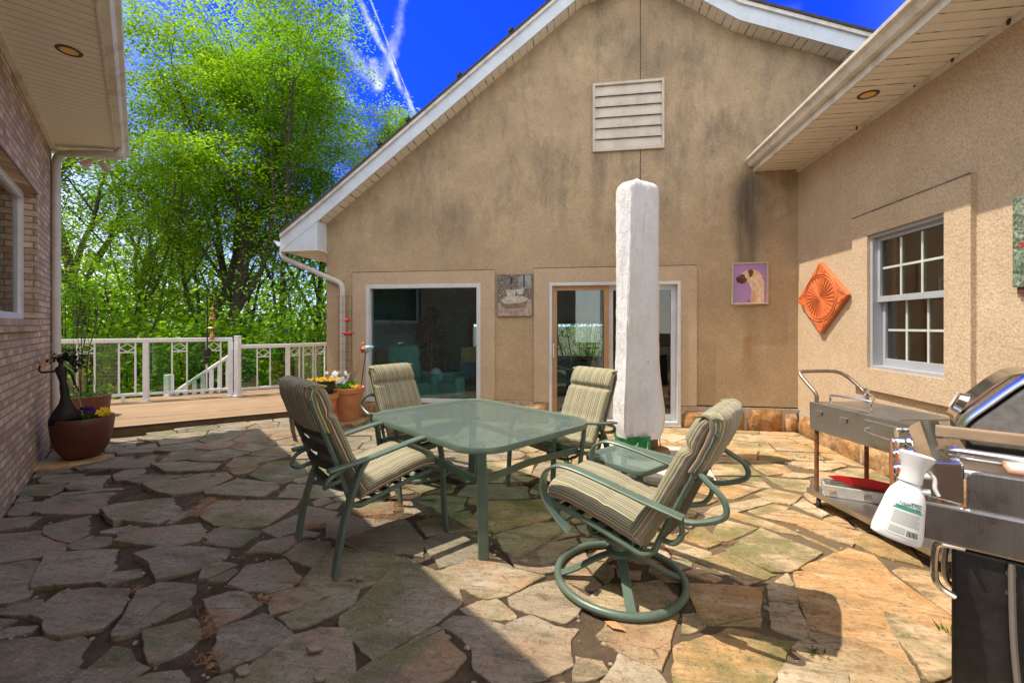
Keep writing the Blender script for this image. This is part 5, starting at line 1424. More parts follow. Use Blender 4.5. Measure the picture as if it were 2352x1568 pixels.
# local: +X to the right in the picture, +Y away from the camera, front faces -X
gs = M['steel_grill']
q = MB(); q.box((.072,.02,-.02),(.80,.05,.765)); q.box((.30,.05,-.02),(.80,.90,.765)); cab = q.build('cabinet', M['black'], grill, bevel=.01)
MB().tube(cr([(.20,.012,.76),(.205,.006,.5),(.225,.008,.25),(.25,.01,.02)], 5), .008, 6).build('gas_hose', simple('grey_hose', (.16,.14,.125), .6), cab)
for z in (.725,.665):
    q = MB().lathe([(.0,-.004),(.010,-.003),(.012,0)], 12); q.xf(Matrix.Translation((.20,.0185,z)) @ Matrix.Rotation(pi/2, 4, 'X')); q.build('bolt', M['chrome_b'], cab)
q = MB(); q.box((0,0,.775),(.85,.03,.905)); q.box((0,.03,.775),(.02,.20,.905)); rl = q.build('lower_rail', gs, grill, bevel=.008)
for x in (.09,.17,.26,.36,.47):
    h = MB().lathe([(.0,-.0015),(.006,-.001),(.0075,0)], 10); h.xf(Matrix.Translation((x,.0005,.865)) @ Matrix.Rotation(pi/2, 4, 'X')); h.build('rivet', M['chrome'], rl)
# side shelf: rounded end skirt with a rolled top edge
q = MB(); pts = [V(.11+p.x+.40, .015, .956+p.z) for p in [V(p.x,0,p.y) for p in rrect(.42,.072,.05,6)]]
pts = [V(max(.105,p.x), p.y, p.z) for p in pts]
q.prism(pts, (0,.02,0)); q.build('end_skirt', gs, grill, bevel=.006)
q = MB(); q.box((.10,.04,.995),(.85,.46,1.005)); q.tube([(.10,.035,1.012),(.85,.035,1.012)], .018, 10); q.build('side_shelf', M['chrome_b'], grill, smooth=35)
# front console, three knobs, front rail
q = MB(); pr = [(.10,.905),(.02,.915),(-.015,.95),(-.01,1.0),(.03,1.035),(.10,1.045)]
q.prism([V(a,.03,b) for a, b in pr], (0,.86,0)); q.build('control_panel', M['chrome'], grill, bevel=.006)
for k, y in enumerate((.12,.36,.60)):
    kn = MB(); kn.lathe([(.0,.06),(.024,.06),(.03,.045),(.03,.02),(.04,.012),(.042,0)], 22)
    kn.xf(Matrix.Translation((-.012,y,.965)) @ Matrix.Rotation(-pi/2, 4, 'Y')); kn.build('knob', M['chrome'], grill, smooth=35)
for zz, xx in ((.985,-.045),(.93,-.06)):
    MB().tube(cr([(.02,.03,zz),(xx,.02,zz-.005),(xx-.012,.06,zz-.01),(xx-.012,.80,zz-.01),(xx,.86,zz-.005),(.02,.87,zz)], 6), .011, 8).build('front_rail', M['chrome'], grill, smooth=True)
MB().tube(cr([(.10,.02,.772),(.045,.012,.77),(.032,.01,.745),(.030,.01,.66),(.045,.012,.625),(.078,.018,.605)], 6), .010, 8).build('towel_rail', M['chrome'], grill, smooth=True)
MB().tube(cr([(.10,.05,.772),(.065,.05,.76),(.056,.05,.70),(.06,.05,.645),(.078,.05,.62)], 6), .008, 8).build('towel_rail', M['chrome_b'], grill, smooth=True)
q = MB(); q.box((-.055,-.07,.835),(-.004,-.012,.895)); q.box((-.03,-.014,.85),(.0,.02,.885)); q.build('end_clip', simple('grey_casting', (.28,.28,.29), .35, .6), grill, bevel=.012)
# lid: chrome shell between cast ends
LP = [(.15,1.05),(.172,1.10),(.235,1.175),(.295,1.245),(.335,1.280),(.40,1.294),(.60,1.294),(.70,1.28),(.78,1.20),(.80,1.05)]
yb0, yb1 = .50, 1.08
q = MB(); vs = []; fs = []
L2 = cr([V(a,0,b) for a, b in LP], 4)
for y in (yb0+.03, yb1): vs += [V(p.x-.014*(1 if p.x < .5 else -1), y, p.z+.012) for p in L2]
n = len(L2); fs = [(i, i+1, n+i+1, n+i) for i in range(n-1)]
lid = q.add(vs, fs).build('lid', M['chrome'], grill, smooth='full', recalc=True)
md = lid.modifiers.new('solid', 'SOLIDIFY'); md.thickness = .006
for y in (yb0, yb1-.01):
    e = MB(); e.prism([V(p.x, y, p.z) for p in L2]+[V(.80,y,1.02),V(.165,y,1.02)], (0,.04,0)); e.build('end_casting', simple('dark_cast_end', (.26,.25,.245), .36, .8, .2, 30, .1, 90), lid, bevel=.008)
th = MB(); th.lathe([(.0,.035),(.03,.034),(.042,.028),(.046,.012),(.05,0)], 28); R = V(-.92,0,.40).to_track_quat('Z','Y').to_matrix().to_4x4()
th.xf(Matrix.Translation((.168,.76,1.15)) @ R); tm = th.build('thermometer', M['chrome'], lid, smooth=35)
fc = MB(); fc.lathe([(.0,.0365),(.036,.0362)], 24, cap=False); fc.xf(Matrix.Translation((.168,.76,1.15)) @ R); fc.build('dial', simple('pale_dial', (.55,.53,.48), .35), tm)
# wooden slat laid along the front of the lid
q = MB(); pth = []
q.obox((.06,.47,1.043),(.9,.0,.0),(0,.035,0),(0,0,.045)); q.build('wood_handle', M['wood_raw'], lid, bevel=.006)
MB().box((.15,.52,.99),(.85,1.10,1.045)).build('firebox', M['black'], grill, bevel=.01)
MB().tube(cr([(.06,.24,1.03),(.09,.20,1.05),(.16,.16,1.05),(.85,.16,1.05)], 5), .02, 10).build('shelf_rail', M['chrome'], grill, smooth=True)
tl = thing('ceramic_tile', 'white patterned tile with terracotta edge on the grill side shelf', 'tile', g0+er*.20+eb*.06+V(0,0,1.031), atan2(er.y, er.x))
MB().box((0,0,0),(.62,.20,.009)).build('tile_body', simple('terracotta_edge', (.50,.23,.13), .6), tl, bevel=.002)
m_, nt_, b_ = newmat('patterned_glaze'); o_ = coord(nt_)
c_ = ramp(nt_, noise(nt_, o_, 16, 5, .7, .5), [(.38, (.30,.36,.42)), (.46, (.60,.57,.48)), (.7, (.66,.62,.54))]); link(nt_, c_, b_.inputs['Base Color']); b_.inputs['Roughness'].default_value = .2
MB().box((.006,.006,.0085),(.614,.194,.0125)).build('glaze', m_, tl)
# ================================================================ spray bottle hanging on the rail
sp0 = DP(2055, 1236, 1.42)
bt = thing('spray_bottle', 'white spray bottle with green label hanging by the grill', 'bottle', sp0, YAW)
R = Matrix.Scale(.97, 4) @ Matrix.Rotation(radians(15), 4, 'Y') @ Matrix.Rotation(radians(-35), 4, 'Z')
SB = .9; body = [(0,0),(.060,0),(.067,.006),(.068,.03),(.062,.075),(.056,.115),(.053,.140),(.046,.165),(.034,.185),(.0275,.195),(.0275,.215)]
q = MB().lathe(body, 32, sx=1.0, sy=.62); q.xf(R); bb = q.build('bottle_body', simple('white_plastic', (.72,.72,.73), .32, 0, .02), bt, smooth=40)
q = MB().lathe([(.031,.20),(.031,.215),(.030,.235),(.036,.26),(.046,.285),(.049,.296),(.040,.302),(0,.303)], 28, sx=1.0, sy=.7); q.xf(R); hd = q.build('spray_head', simple('white_cap', (.66,.66,.67), .35, 0, .02), bt, smooth=40)
q = MB(); q.bar(cr([(.035,0,.255),(.055,0,.235),(.062,0,.205),(.075,0,.185)], 4), .022, .010, (0,1,0)); q.xf(R); q.build('trigger', simple('white_trigger', (.62,.62,.62), .35), hd, smooth=35)
def onbottle(a, z, lift=.0012):
    """point on the bottle surface at angle a and height z"""
    for (r0, z0_), (r1, z1_) in zip(body[1:], body[2:]):
        if z0_ <= z <= z1_: r = lerp(r0, r1, (z-z0_)/(z1_-z0_+1e-9)); break
    return R @ V(cos(a)*(r+lift), sin(a)*(r*.62+lift), z)
def patch(a0, a1, z0_, z1_, name, mat, par, lift=.0012, n=10):
    vs = [onbottle(lerp(a0, a1, i/n), z, lift) for z in [lerp(z0_, z1_, j/3) for j in range(4)] for i in range(n+1)]; fs = []
    for j in range(3):
        for i in range(n): fs.append((j*(n+1)+i, j*(n+1)+i+1, (j+1)*(n+1)+i+1, (j+1)*(n+1)+i))
    return MB().add(vs, fs).build(name, mat, par, smooth=True)
lm = simple('paper_label', (.60,.61,.60), .5, 0, .02); gr_ = simple('label_green', (.02,.26,.20), .5, 0, .1); ink = simple('label_ink', (.03,.04,.04), .6); grey = simple('label_small_print', (.30,.31,.31), .6)
LA0, LA1 = radians(-122), radians(-40)
lb = patch(LA0, LA1, .022, .112, 'label', lm, bb)
patch(LA0+.02, LA1, .108, .1125, 'label_band', gr_, lb, .0018); patch(LA0+.75, LA1-.08, .134, .1385, 'label_band', gr_, lb, .0018); patch(LA0+.1, LA1-.1, .1135, .121, 'label_band', gr_, lb, .0018)
for k in range(8): patch(LA0+.12, LA1-.10-.12*(k % 3 == 2), .060+k*.0055, .0622+k*.0055, 'print_line', grey, lb, .0018)
for k in range(4): patch(LA0+.12, LA0+.75, .030+k*.0055, .032+k*.0055, 'print_line', grey, lb, .0018)
xb = LA1-.62
for k in range(9):
    w_ = (.03,.018,.04,.018,.03,.05,.02,.03,.02)[k]; patch(xb, xb+w_, .028, .047, 'barcode_bar', ink, lb, .0018, 2); xb += w_+.028
def text_mesh(txt, size, name, mat, par, M4, ext=.0004, align='CENTER'):
    cu = bpy.data.curves.new(name, 'FONT'); cu.body = txt; cu.size = size; cu.extrude = ext; cu.align_x = align; cu.resolution_u = 2
    ob = bpy.data.objects.new(name, cu); COL.objects.link(ob)
    dg = bpy.context.evaluated_depsgraph_get(); me = bpy.data.meshes.new_from_object(ob.evaluated_get(dg)); bpy.data.objects.remove(ob); bpy.data.curves.remove(cu)
    me.name = name; me.materials.clear(); me.materials.append(mat); o = bpy.data.objects.new(name, me); COL.objects.link(o)
    me.transform(M4)
    if par is not None: o.parent = par
    return o
am = (LA0+LA1)/2+.05; pc = onbottle(am, .124, .0022); px2 = onbottle(am+.08, .124, .0022)-onbottle(am-.08, .124, .0022); px2.normalize(); pz2 = (onbottle(am, .130, .0022)-onbottle(am, .122, .0022)).normalized(); pn2 = px2.cross(pz2).normalized(); pz2 = pn2.cross(px2)
M4 = Matrix((( px2.x, pz2.x, pn2.x, pc.x), (px2.y, pz2.y, pn2.y, pc.y), (px2.z, pz2.z, pn2.z, pc.z), (0,0,0,1)))
text_mesh('NEEM OIL', .0135, 'lettering', ink, lb, M4)
# ================================================================ pictures and ornaments on the walls
def poly_on(name, pts, mat, par, o, ax, az, out, lift, th=.0012):
    m = MB(); P = [o+ax*a+az*b+out*lift for a, b in pts]; m.prism(P, out*th); return m.build(name, mat, par, recalc=True)
# dog portrait
a = WY(1679,605); b = WY(1763,699); ax = V(1,0,0); az = V(0,0,1); out = V(0,-1,0)
x0, x1 = WY(1679,650).x, WY(1763,650).x; zt = (WY(1679,605).z+WY(1763,601).z)/2; zb = (WY(1679,700).z+WY(1763,699).z)/2
dog = thing('dog_painting', 'framed painting of a fawn dog on a lilac ground', 'painting', (x0, YW, zb)); Wd, Hd = x1-x0, zt-zb
fm = simple('pale_gold_frame', (.50,.44,.33), .35, .3, .1); q = MB(); t = .024
q.box((0,-.035,0),(t,-.001,Hd)); q.box((Wd-t,-.035,0),(Wd,-.001,Hd)); q.box((t,-.035,Hd-t),(Wd-t,-.001,Hd)); q.box((t,-.035,0),(Wd-t,-.001,t)); q.build('frame', fm, dog, bevel=.004)
MB().box((t,-.022,t),(Wd-t,-.002,Hd-t)).build('canvas', simple('lilac_paint', (.40,.235,.46), .6, 0, .06, 30), dog)
def dogp(name, pts, mat, lift): return poly_on(name, [(t+u/200*(Wd-2*t), t+(240-v)/240*(Hd-2*t)) for u, v in pts], mat, dog, V(0,0,0), ax, az, V(0,-1,0), .0225+lift)
fawn = simple('fawn_paint', (.72,.52,.33), .6, 0, .22, 22); fawn2 = simple('deep_fawn_paint', (.60,.35,.17), .6, 0, .2, 22); umb = simple('umber_paint', (.16,.045,.03), .6, 0, .2, 30); drk = simple('dark_muzzle_paint', (.07,.02,.018), .6)
dogp('dog_body', [(108,240),(104,205),(112,170),(106,140),(86,112),(80,80),(92,45),(120,34),(150,44),(175,78),(186,120),(186,240)], fawn, .0)
dogp('dog_chest', [(104,206),(112,170),(128,165),(135,200),(128,240),(108,240)], fawn2, .0013)
dogp('dog_face', [(62,48),(84,34),(110,34),(104,70),(90,100),(66,90),(50,62)], fawn, .0013)
dogp('dog_muzzle', [(16,82),(40,70),(56,60),(66,72),(84,96),(72,116),(48,122),(22,108)], umb, .0026)
dogp('dog_nose', [(14,92),(30,84),(50,90),(66,104),(50,120),(24,112)], drk, .0039)
dogp('dog_ear', [(88,36),(112,34),(122,48),(112,76),(98,84),(92,60)], umb, .0039)
dogp('dog_eye', [(58,66),(66,64),(70,72),(62,76)], drk, .0039)
dogp('signature', [(82,228),(104,226),(104,230),(82,232)], drk, .0013)
# garden photograph on canvas beside the door
def canvas_mat(name, pal, sc):
    m, nt, b = newmat(name); o = coord(nt)
    n1 = noise(nt, o, sc, 6, .7, .8); n2 = noise(nt, o, sc*5, 4, .7)
    c = ramp(nt, n1, [(i/(len(pal)-1)*.5+.25, p) for i, p in enumerate(pal)])
    c = mixc(nt, ramp(nt, n2, [(.42, .8), (.58, 0)]), c, [q*.25 for q in pal[0]])
    c = mixc(nt, ramp(nt, n2, [(.60, 0), (.68, .8)]), c, (.62,.58,.50))
    link(nt, c, b.inputs['Base Color']); b.inputs['Roughness'].default_value = .7; return m
x0, x1 = WY(1143,680).x, WY(1223,680).x; zt = (WY(1143,631).z+WY(1222,630).z)/2; zb = (WY(1143,727).z+WY(1222,726).z)/2
gp_ = thing('garden_canvas', 'canvas print of a garden table scene between window and sliding door', 'picture', (x0, YW, zb)); Wd, Hd = x1-x0, zt-zb
MB().box((0,-.03,0),(Wd,-.001,Hd)).build('canvas', canvas_mat('garden_print', [(.13,.12,.11),(.22,.17,.14),(.30,.25,.21),(.25,.15,.13)], 7), gp_)
def gpp(name, pts, mat, lift): return poly_on(name, [(u/240*Wd, (290-v)/290*Hd) for u, v in pts], mat, gp_, V(0,0,0), ax, az, V(0,-1,0), .0305+lift)
stonep = simple('print_paving', (.36,.27,.22), .7, 0, .35, 18); pale = simple('print_pale', (.46,.42,.34), .7, 0, .3, 20); gry = simple('print_grey', (.26,.27,.26), .7, 0, .3, 14); dkp = simple('print_dark', (.05,.042,.04), .7, 0, .4, 30)
gpp('printed_paving', [(4,200),(110,180),(236,170),(236,286),(4,286)], stonep, 0)
gpp('printed_house', [(140,20),(200,0),(232,8),(232,100),(150,100)], gry, 0)
gpp('printed_arch', [(178,4),(188,4),(190,90),(178,92)], dkp, .0013)
gpp('printed_window', [(86,20),(106,18),(106,64),(88,66)], dkp, 0)
gpp('printed_tabletop', [(20,180),(60,152),(150,148),(205,160),(215,176),(160,196),(60,204)], pale, .0013)
gpp('printed_pot', [(58,106),(130,104),(122,150),(70,152)], pale, .0026)
gpp('printed_cloth', [(130,104),(184,100),(178,140),(136,140)], pale, .0026)
gpp('printed_apron', [(24,196),(60,204),(160,198),(212,180),(190,226),(120,238),(50,232),(28,216)], simple('print_brown', (.22,.15,.10), .7, 0, .4, 16), .002)
for i, (u0, v0, u1, v1) in enumerate(((110,238,104,284),(150,236,160,284),(190,224,200,284),(28,216,22,250),(128,240,140,270))):
    m = MB(); f = lambda u, v: V(u/240*Wd, -.0335, (290-v)/290*Hd); m.bar([f(u0,v0), f((u0+u1)/2+6,(v0+v1)/2), f(u1,v1)], .004, .001, V(1,0,0)); m.build('printed_wirework', pale, gp_)
# orange diamond tile on the side wall
ct = WX(1895, 600, XW-.02); cbm = WX(1886, 765, XW-.02); cl = WX(1838, 688, XW-.02); crr = WX(1953, 677, XW-.02)
cz = (ct.z+cbm.z)/2; cy = (cl.y+crr.y)/2; hv = (ct.z-cbm.z)/2; hh_ = (cl.y-crr.y)/2
dt = thing('diamond_tile', 'embossed orange terracotta diamond plaque on the side wall', 'plaque', (XW, cy, cz))
om = simple('orange_terracotta', (.62,.155,.045), .6, 0, .18, 16, .35, 60, dirt=(.40,.085,.03), dscale=9, damt=.7)
q = MB(); q.prism([V(-.055,0,hv),V(-.055,hh_,0),V(-.055,0,-hv),V(-.055,-hh_,0)], (.045,0,0)); q.build('plate', om, dt, bevel=.008)
sx_ = hh_*.70/ (hv*.70)
def ell(r, k=40): return [V(-.058, cos(2*pi*i/k)*hh_*r, sin(2*pi*i/k)*hv*r) for i in range(k)]
for r, tr in ((.66,.006),(.59,.004)): MB().tube(ell(r), tr, 6, closed=True).build('relief_ring', om, dt, smooth=True)
q = MB()
for k in range(28):
    a = 2*pi*k/28; q.tube([V(-.056, cos(a)*hh_*.06, sin(a)*hv*.06), V(-.060, cos(a+.04)*hh_*.35, sin(a+.04)*hv*.35), V(-.056, cos(a)*hh_*.56, sin(a)*hv*.56)], [.002,.0045,.006], 5)
q.build('radial_relief', om, dt, smooth=True)
for sy_, sz_ in ((1,0),(-1,0),(0,1),(0,-1)):
    q = MB()
    for k in range(5):
        s = .70+.05*k; off = (1-s)*.55
        for e in (-1, 1):
            yy = sy_*s+(0 if sy_ else e*off); zz = sz_*s+(0 if sz_ else e*off); q.ball((-.057, yy*hh_, zz*hv), (.006,.02,.026), 6, 5)
    q.build('corner_relief', om, dt, smooth=True)
# garden canvas at the picture edge
p0 = WX(2339,455); p1 = WX(2339,660); 
mc = thing('garden_canvas', 'tall green garden canvas on the side wall, cut by the right edge', 'picture', (XW, p0.y, p1.z))
MB().box((-.035,-.62,0),(-.001,0,p0.z-p1.z)).build('canvas', canvas_mat('green_garden_print', [(.05,.09,.055),(.13,.20,.12),(.30,.36,.28),(.45,.47,.42)], 9), mc)
MB().box((-.025,-.60,-.05),(-.001,-.02,-.001)).build('lower_edge', simple('red_brown_edge', (.10,.03,.02), .7), mc)
for k in range(9):
    m = MB(); m.ball((-.036, -.02-.012*k-.05*random.random(), .28+.05*random.random()), (.002,.012,.012), 7, 5); m.build('printed_bloom', simple('print_red', (.30,.05,.04), .7), mc)
# ================================================================ shepherd hook with wind chime, feeder, bird stake
# ================================================================ small garden things
def leafmat(name, cols, trans=.45, rough=.5):
    m, nt, b = newmat(name); gi = node(nt, 'ShaderNodeNewGeometry'); ri = gi.outputs['Random Per Island']
    c = ramp(nt, ri, [(i/(len(cols)-1), q) for i, q in enumerate(cols)])
    c = mixc(nt, ramp(nt, noise(nt, coord(nt), 1.1, 3), [(.40, .6), (.58, 0)]), c, [q*.55 for q in cols[0]])
    link(nt, c, b.inputs['Base Color']); b.inputs['Roughness'].default_value = rough; b.inputs['Specular IOR Level'].default_value = .08
    tr = nt.nodes.new('ShaderNodeBsdfTranslucent'); link(nt, mixc(nt, 1.0, c, (1.5, 1.6, .6), 'MULTIPLY'), tr.inputs['Color'])
    mx = nt.nodes.new('ShaderNodeMixShader'); mx.inputs[0].default_value = trans
    link(nt, b.outputs[0], mx.inputs[1]); link(nt, tr.outputs[0], mx.inputs[2]); link(nt, mx.outputs[0], nt.nodes['Material Output'].inputs[0]); return m
M['leaf_small'] = leafmat('pansy_leaf', [(.03,.085,.015),(.06,.14,.02),(.09,.19,.035)], .3)
M['purple'] = leafmat('purple_petal', [(.07,.01,.17),(.12,.02,.28),(.03,.005,.07)], .25)
M['yellow'] = leafmat('yellow_petal', [(.75,.42,.01),(.85,.60,.03),(.35,.14,.01)], .25)
M['white_petal'] = leafmat('white_petal', [(.68,.66,.76),(.78,.76,.80),(.55,.52,.70)], .3)
M['dry'] = simple('dry_stem', (.28,.19,.10), .8, 0, .3, 20)
def leaf(mb, p, d, L, wd, rnd, curl=.2):
    d = d.normalized(); s = d.cross(V(rnd.uniform(-.4,.4), rnd.uniform(-.4,.4), 1)).normalized(); n = s.cross(d)
    mb.add([p, p+d*L*.45+s*wd-n*curl*L*.1, p+d*L-n*curl*L*.5, p+d*L*.45-s*wd-n*curl*L*.1], [(0,1,2,3)])
def leafball(mb, c, rad, cnt, L, wd, rnd, flat=.7):
    for _ in range(cnt):
        d = V(rnd.gauss(0,1), rnd.gauss(0,1), abs(rnd.gauss(0,.8))).normalized(); p = c+V(d.x*rad[0], d.y*rad[1], d.z*rad[2])*rnd.uniform(.35,1)
        leaf(mb, p, (d+V(rnd.uniform(-.7,.7), rnd.uniform(-.7,.7), rnd.uniform(-.3,.6))), L*rnd.uniform(.7,1.3), wd*rnd.uniform(.7,1.2), rnd)
def blossom(mb, c, r, rnd, face):
    f = face.normalized(); a = f.orthogonal().normalized(); b = f.cross(a)
    for k in range(5):
        t = 2*pi*k/5+rnd.uniform(-.2,.2); d = a*cos(t)+b*sin(t); s = f.cross(d)
        mb.add([c, c+d*r*.6+s*r*.42+f*.1*r, c+d*r*1.05+f*.02*r, c+d*r*.6-s*r*.42+f*.1*r], [(0,1,2,3)])
GR = random.Random(21)
def gpart(mb, name, mat, root, **k): return mb.build(name, mat, root, merge=False, **k)
tocam = lambda p: V(-p.x, -p.y, .5).normalized()
# ---- big bowl with pansies
pb0 = Gg(190, 1050, .03); bowl = thing('flower_bowl', 'wide dark brown bowl planter with purple and yellow pansies', 'planter', pb0); hb = .49; rb = .285
prof = [(.0,0),(.13,0),(.175,.03),(.235,.14),(.268,.28),(rb,.42),(rb,hb-.012),(rb-.006,hb),(rb-.022,hb),(rb-.026,hb-.02),(.25,hb-.06),(0,hb-.06)]
MB().lathe(prof, 48).build('bowl', M['brown_pot'], bowl, smooth=40)
MB().lathe([(.262,hb-.055),(.18,hb-.035),(0,hb-.03)], 24, cap=False).build('potting_soil', M['potsoil'], bowl, smooth=True)
mb = MB()
for _ in range(9): leafball(mb, V(GR.uniform(-.19,.19), GR.uniform(-.18,.15), hb-.03), (.09,.09,.06), 60, .055, .016, GR)
gpart(mb, 'pansy_leaves', M['leaf_small'], bowl)
tc_ = V(-pb0.x, -pb0.y, 0).normalized(); rt = V(tc_.y*-1, tc_.x, 0); rt = -rt if rt.x < 0 else rt
for (u, v, z) in ((-.02,.02,.08),(.03,.03,.11),(.07,.0,.07),(-.06,.06,.055),(.05,-.05,.10),(-.08,-.02,.04),(.0,-.06,.07)):
    mb = MB(); blossom(mb, rt*u*1.3+tc_*v+V(0,0,hb+z-.02), .042, GR, tc_+V(0,0,.5)); gpart(mb, 'purple_pansy', M['purple'], bowl)
for (u, v, z) in ((.14,.08,.05),(.17,.12,.03),(.20,.05,.06),(.22,.08,.03),(.18,.02,.07),(.21,.02,.03)):
    mb = MB(); blossom(mb, rt*u+tc_*v+V(0,0,hb+z-.01), .042, GR, tc_+V(0,0,.5)); gpart(mb, 'yellow_pansy', M['yellow'], bowl)
sb = Gg(180, 1060, 0); m = MB(); m.prism([V(sb.x+rt.x*a+tc_.x*b, sb.y+rt.y*a+tc_.y*b, gz(sb.x, sb.y)+.003) for a, b in ((-.42,.16),(-.10,.30),(.32,.22),(.46,.0),(.30,-.26),(-.3,-.28))], (0,0,.035))
tag(m.build('stone_step', M['plinth'], bevel=.006), 'flat rust-edged stone slab under the brown bowl planter', 'stone slab')
# ---- cylinder planter behind it
pc0 = G(200, 948, .10); pc0 = DP(200, 950, 6.55); pc0.z = .10; cyl = thing('planter', 'straight-sided brown planter behind the bowl with dark plant stakes', 'planter', pc0)
hc = H+(748-908)/F*6.55-.10
MB().lathe([(.0,0),(.235,0),(.25,.02),(.275,hc-.02),(.275,hc),(.25,hc),(.245,hc-.05),(0,hc-.05)], 40).build('pot', M['brown_pot'], cyl, smooth=40)
MB().lathe([(.247,hc-.04),(0,hc-.03)], 20, cap=False).build('potting_soil', M['potsoil'], cyl)
mb = MB()
for _ in range(6): leafball(mb, V(GR.uniform(-.2,.2), GR.uniform(-.2,.2), hc-.02), (.07,.07,.07), 30, .06, .012, GR)
gpart(mb, 'seedling_leaves', M['leaf_small'], cyl)
for x_, y_, top, r in ((.02,-.10,(.06,-.02,1.78),.0065),(.05,-.04,(.13,.04,1.72),.0065),(-.12,0,(-.10,0,.95),.005)):
    MB().tube(cr([(x_,y_,hc-.05),(x_+.02,y_,hc+.6),(lerp(x_,top[0],.7),top[1],hc+1.1),top], 6), r, 6).build('plant_stake', M['iron'], cyl, smooth=True)
MB().tube(cr([(.06,-.02,1.75),(.03,-.02,1.84),(.08,-.02,1.88),(.14,.04,1.82)], 5), .005, 6).build('stake_loop', M['iron'], cyl, smooth=True)
mb = MB()
for k in range(14):
    a = GR.uniform(0, 2*pi); p = V(-.12+cos(a)*.03, sin(a)*.03, hc-.02); q_ = p+V(GR.uniform(-.14,.10), GR.uniform(-.08,.08), GR.uniform(.3,.75)); mb.tube([p, p.lerp(q_,.5)+V(GR.uniform(-.04,.04),0,.02), q_], .0022, 4)
    for _ in range(5): leaf(mb, p.lerp(q_, GR.uniform(.5,1)), V(GR.gauss(0,1),GR.gauss(0,1),GR.gauss(0,1)), .035, .010, GR)
gpart(mb, 'dead_twigs', M['dry'], cyl)
# ---- metal garden figure standing in the bowl
fig = thing('garden_sculpture', 'dark metal flower-haired woman sculpture standing in the bowl planter', 'sculpture', pb0+V(0,0,hb-.04)+tc_*.13-rt*.16)
q = MB(); n_ = 26; secs = [(0,.118,.06),(.10,.120,.062),(.19,.098,.055),(.30,.056,.04),(.40,.040,.032),(.52,.040,.030),(.62,.030,.024),(.72,.042,.030),(.80,.052,.028),(.83,.045,.026),(.86,.02,.018),(.90,.018,.017),(.925,.03,.03),(.965,.034,.036),(1.0,.02,.02)]
vs = []; fs = []
for z, a, b in secs:
    for k in range(n_):
        t = 2*pi*k/n_; rr_ = 1+.05*sin(5*t)*(z < .25); p = rt*(cos(t)*a*rr_+(.02*sin(z*5)))+tc_*(sin(t)*b*rr_); vs.append(V(p.x, p.y, z*.78))
for i in range(len(secs)-1):
    for k in range(n_): fs.append((i*n_+k, i*n_+(k+1) % n_, (i+1)*n_+(k+1) % n_, (i+1)*n_+k))
fs.append(tuple(reversed(range(n_))))
q.add(vs, fs).build('figure', M['iron'], fig, smooth='full')
def fr_(a, z, b=0): p = rt*a+tc_*b; return V(p.x, p.y, z*.78)
MB().tube(cr([fr_(-.03,.80),fr_(-.10,.775),fr_(-.17,.78),fr_(-.185,.82),fr_(-.175,.88)], 5), [.013]*10+[.010]*11, 8).build('arm', M['iron'], fig, smooth=True)
MB().tube(cr([fr_(.04,.80),fr_(.075,.70),fr_(.10,.56),fr_(.12,.50),fr_(.125,.46)], 5), [.013]*10+[.009]*11, 8).build('arm', M['iron'], fig, smooth=True)
MB().tube([fr_(.10,.58), fr_(.17,.02)], .008, 8).build('wand', M['wood_raw'], fig, smooth=True)
q = MB(); q.ball(fr_(.16,.20), (.035,.022,.022), 12, 8); q.ball(fr_(.20,.205), .022, 10, 8); q.build('metal_bird', M['iron'], fig, smooth=True)
hair = MB()
for k in range(80):
    a = GR.uniform(-.35, 1.0)*pi; L = GR.uniform(.06, .17); o = fr_(.03,.93); e = o+rt*cos(a)*L*.95+V(0,0,sin(a)*L*.9-.02)+tc_*GR.uniform(-.06,.06)
    hair.tube([o, o.lerp(e,.6)+V(0,0,.015), e], .0018, 4)
    for _ in range(3): leaf(hair, e+V(GR.gauss(0,.008),GR.gauss(0,.008),GR.gauss(0,.008)), V(GR.gauss(0,1),GR.gauss(0,1),GR.gauss(0,1)), .045, .013, GR)
gpart(hair, 'wire_hair', M['iron'], fig)
q = MB(); star = [fr_(-.155+.035*(1 if k % 2 == 0 else .45)*cos(k*pi/5+.3), .90+.045*(1 if k % 2 == 0 else .45)*sin(k*pi/5+.3), .01) for k in range(10)]
q.prism(star, tc_*.004); q.build('orange_leaf', simple('orange_leaf_metal', (.62,.22,.03), .5), fig, recalc=True)
q = MB()
for a0 in (-.24,-.20,-.12): q.tube([fr_(-.17,.88), fr_(a0,.97)], .002, 4)
q.build('leaf_spray', M['iron'], fig)
# ---- wire trellises
def wiregrid(name, label, o, ax, az, wds, hts, loc, taper=1.0):
    root = thing(name, label, 'trellis', loc); q = MB(); o = o-loc
    for u in wds: q.tube([o+ax*u, o+ax*u*taper+az*hts[-1]], .0022, 4)
    for h in hts: k = lerp(1, taper, h/hts[-1]); q.tube([o+ax*wds[0]*k+az*h, o+ax*wds[-1]*k+az*h], .0020, 4)
    q.build('wire_mesh', M['iron'], root); return root
pa = WY(776, 900, YW-.12); 
wiregrid('wire_trellis', 'thin wire mesh wrapped around the downspout by the picture window', V(pa.x,YW-.11,.42), V(1,0,0), V(0,0,1), (0,.085,.17,.24), [.13*i for i in range(13)], V(pa.x,YW-.11,.42))
pa = LH(.05, -.20, .1); wiregrid('wire_trellis', 'leaning thin black wire trellis at the brick corner downspout', pa, (LL*.6-LN*.8), V(0,0,1), (0,.10,.22,.32), [.2*i for i in range(11)], pa, .25)
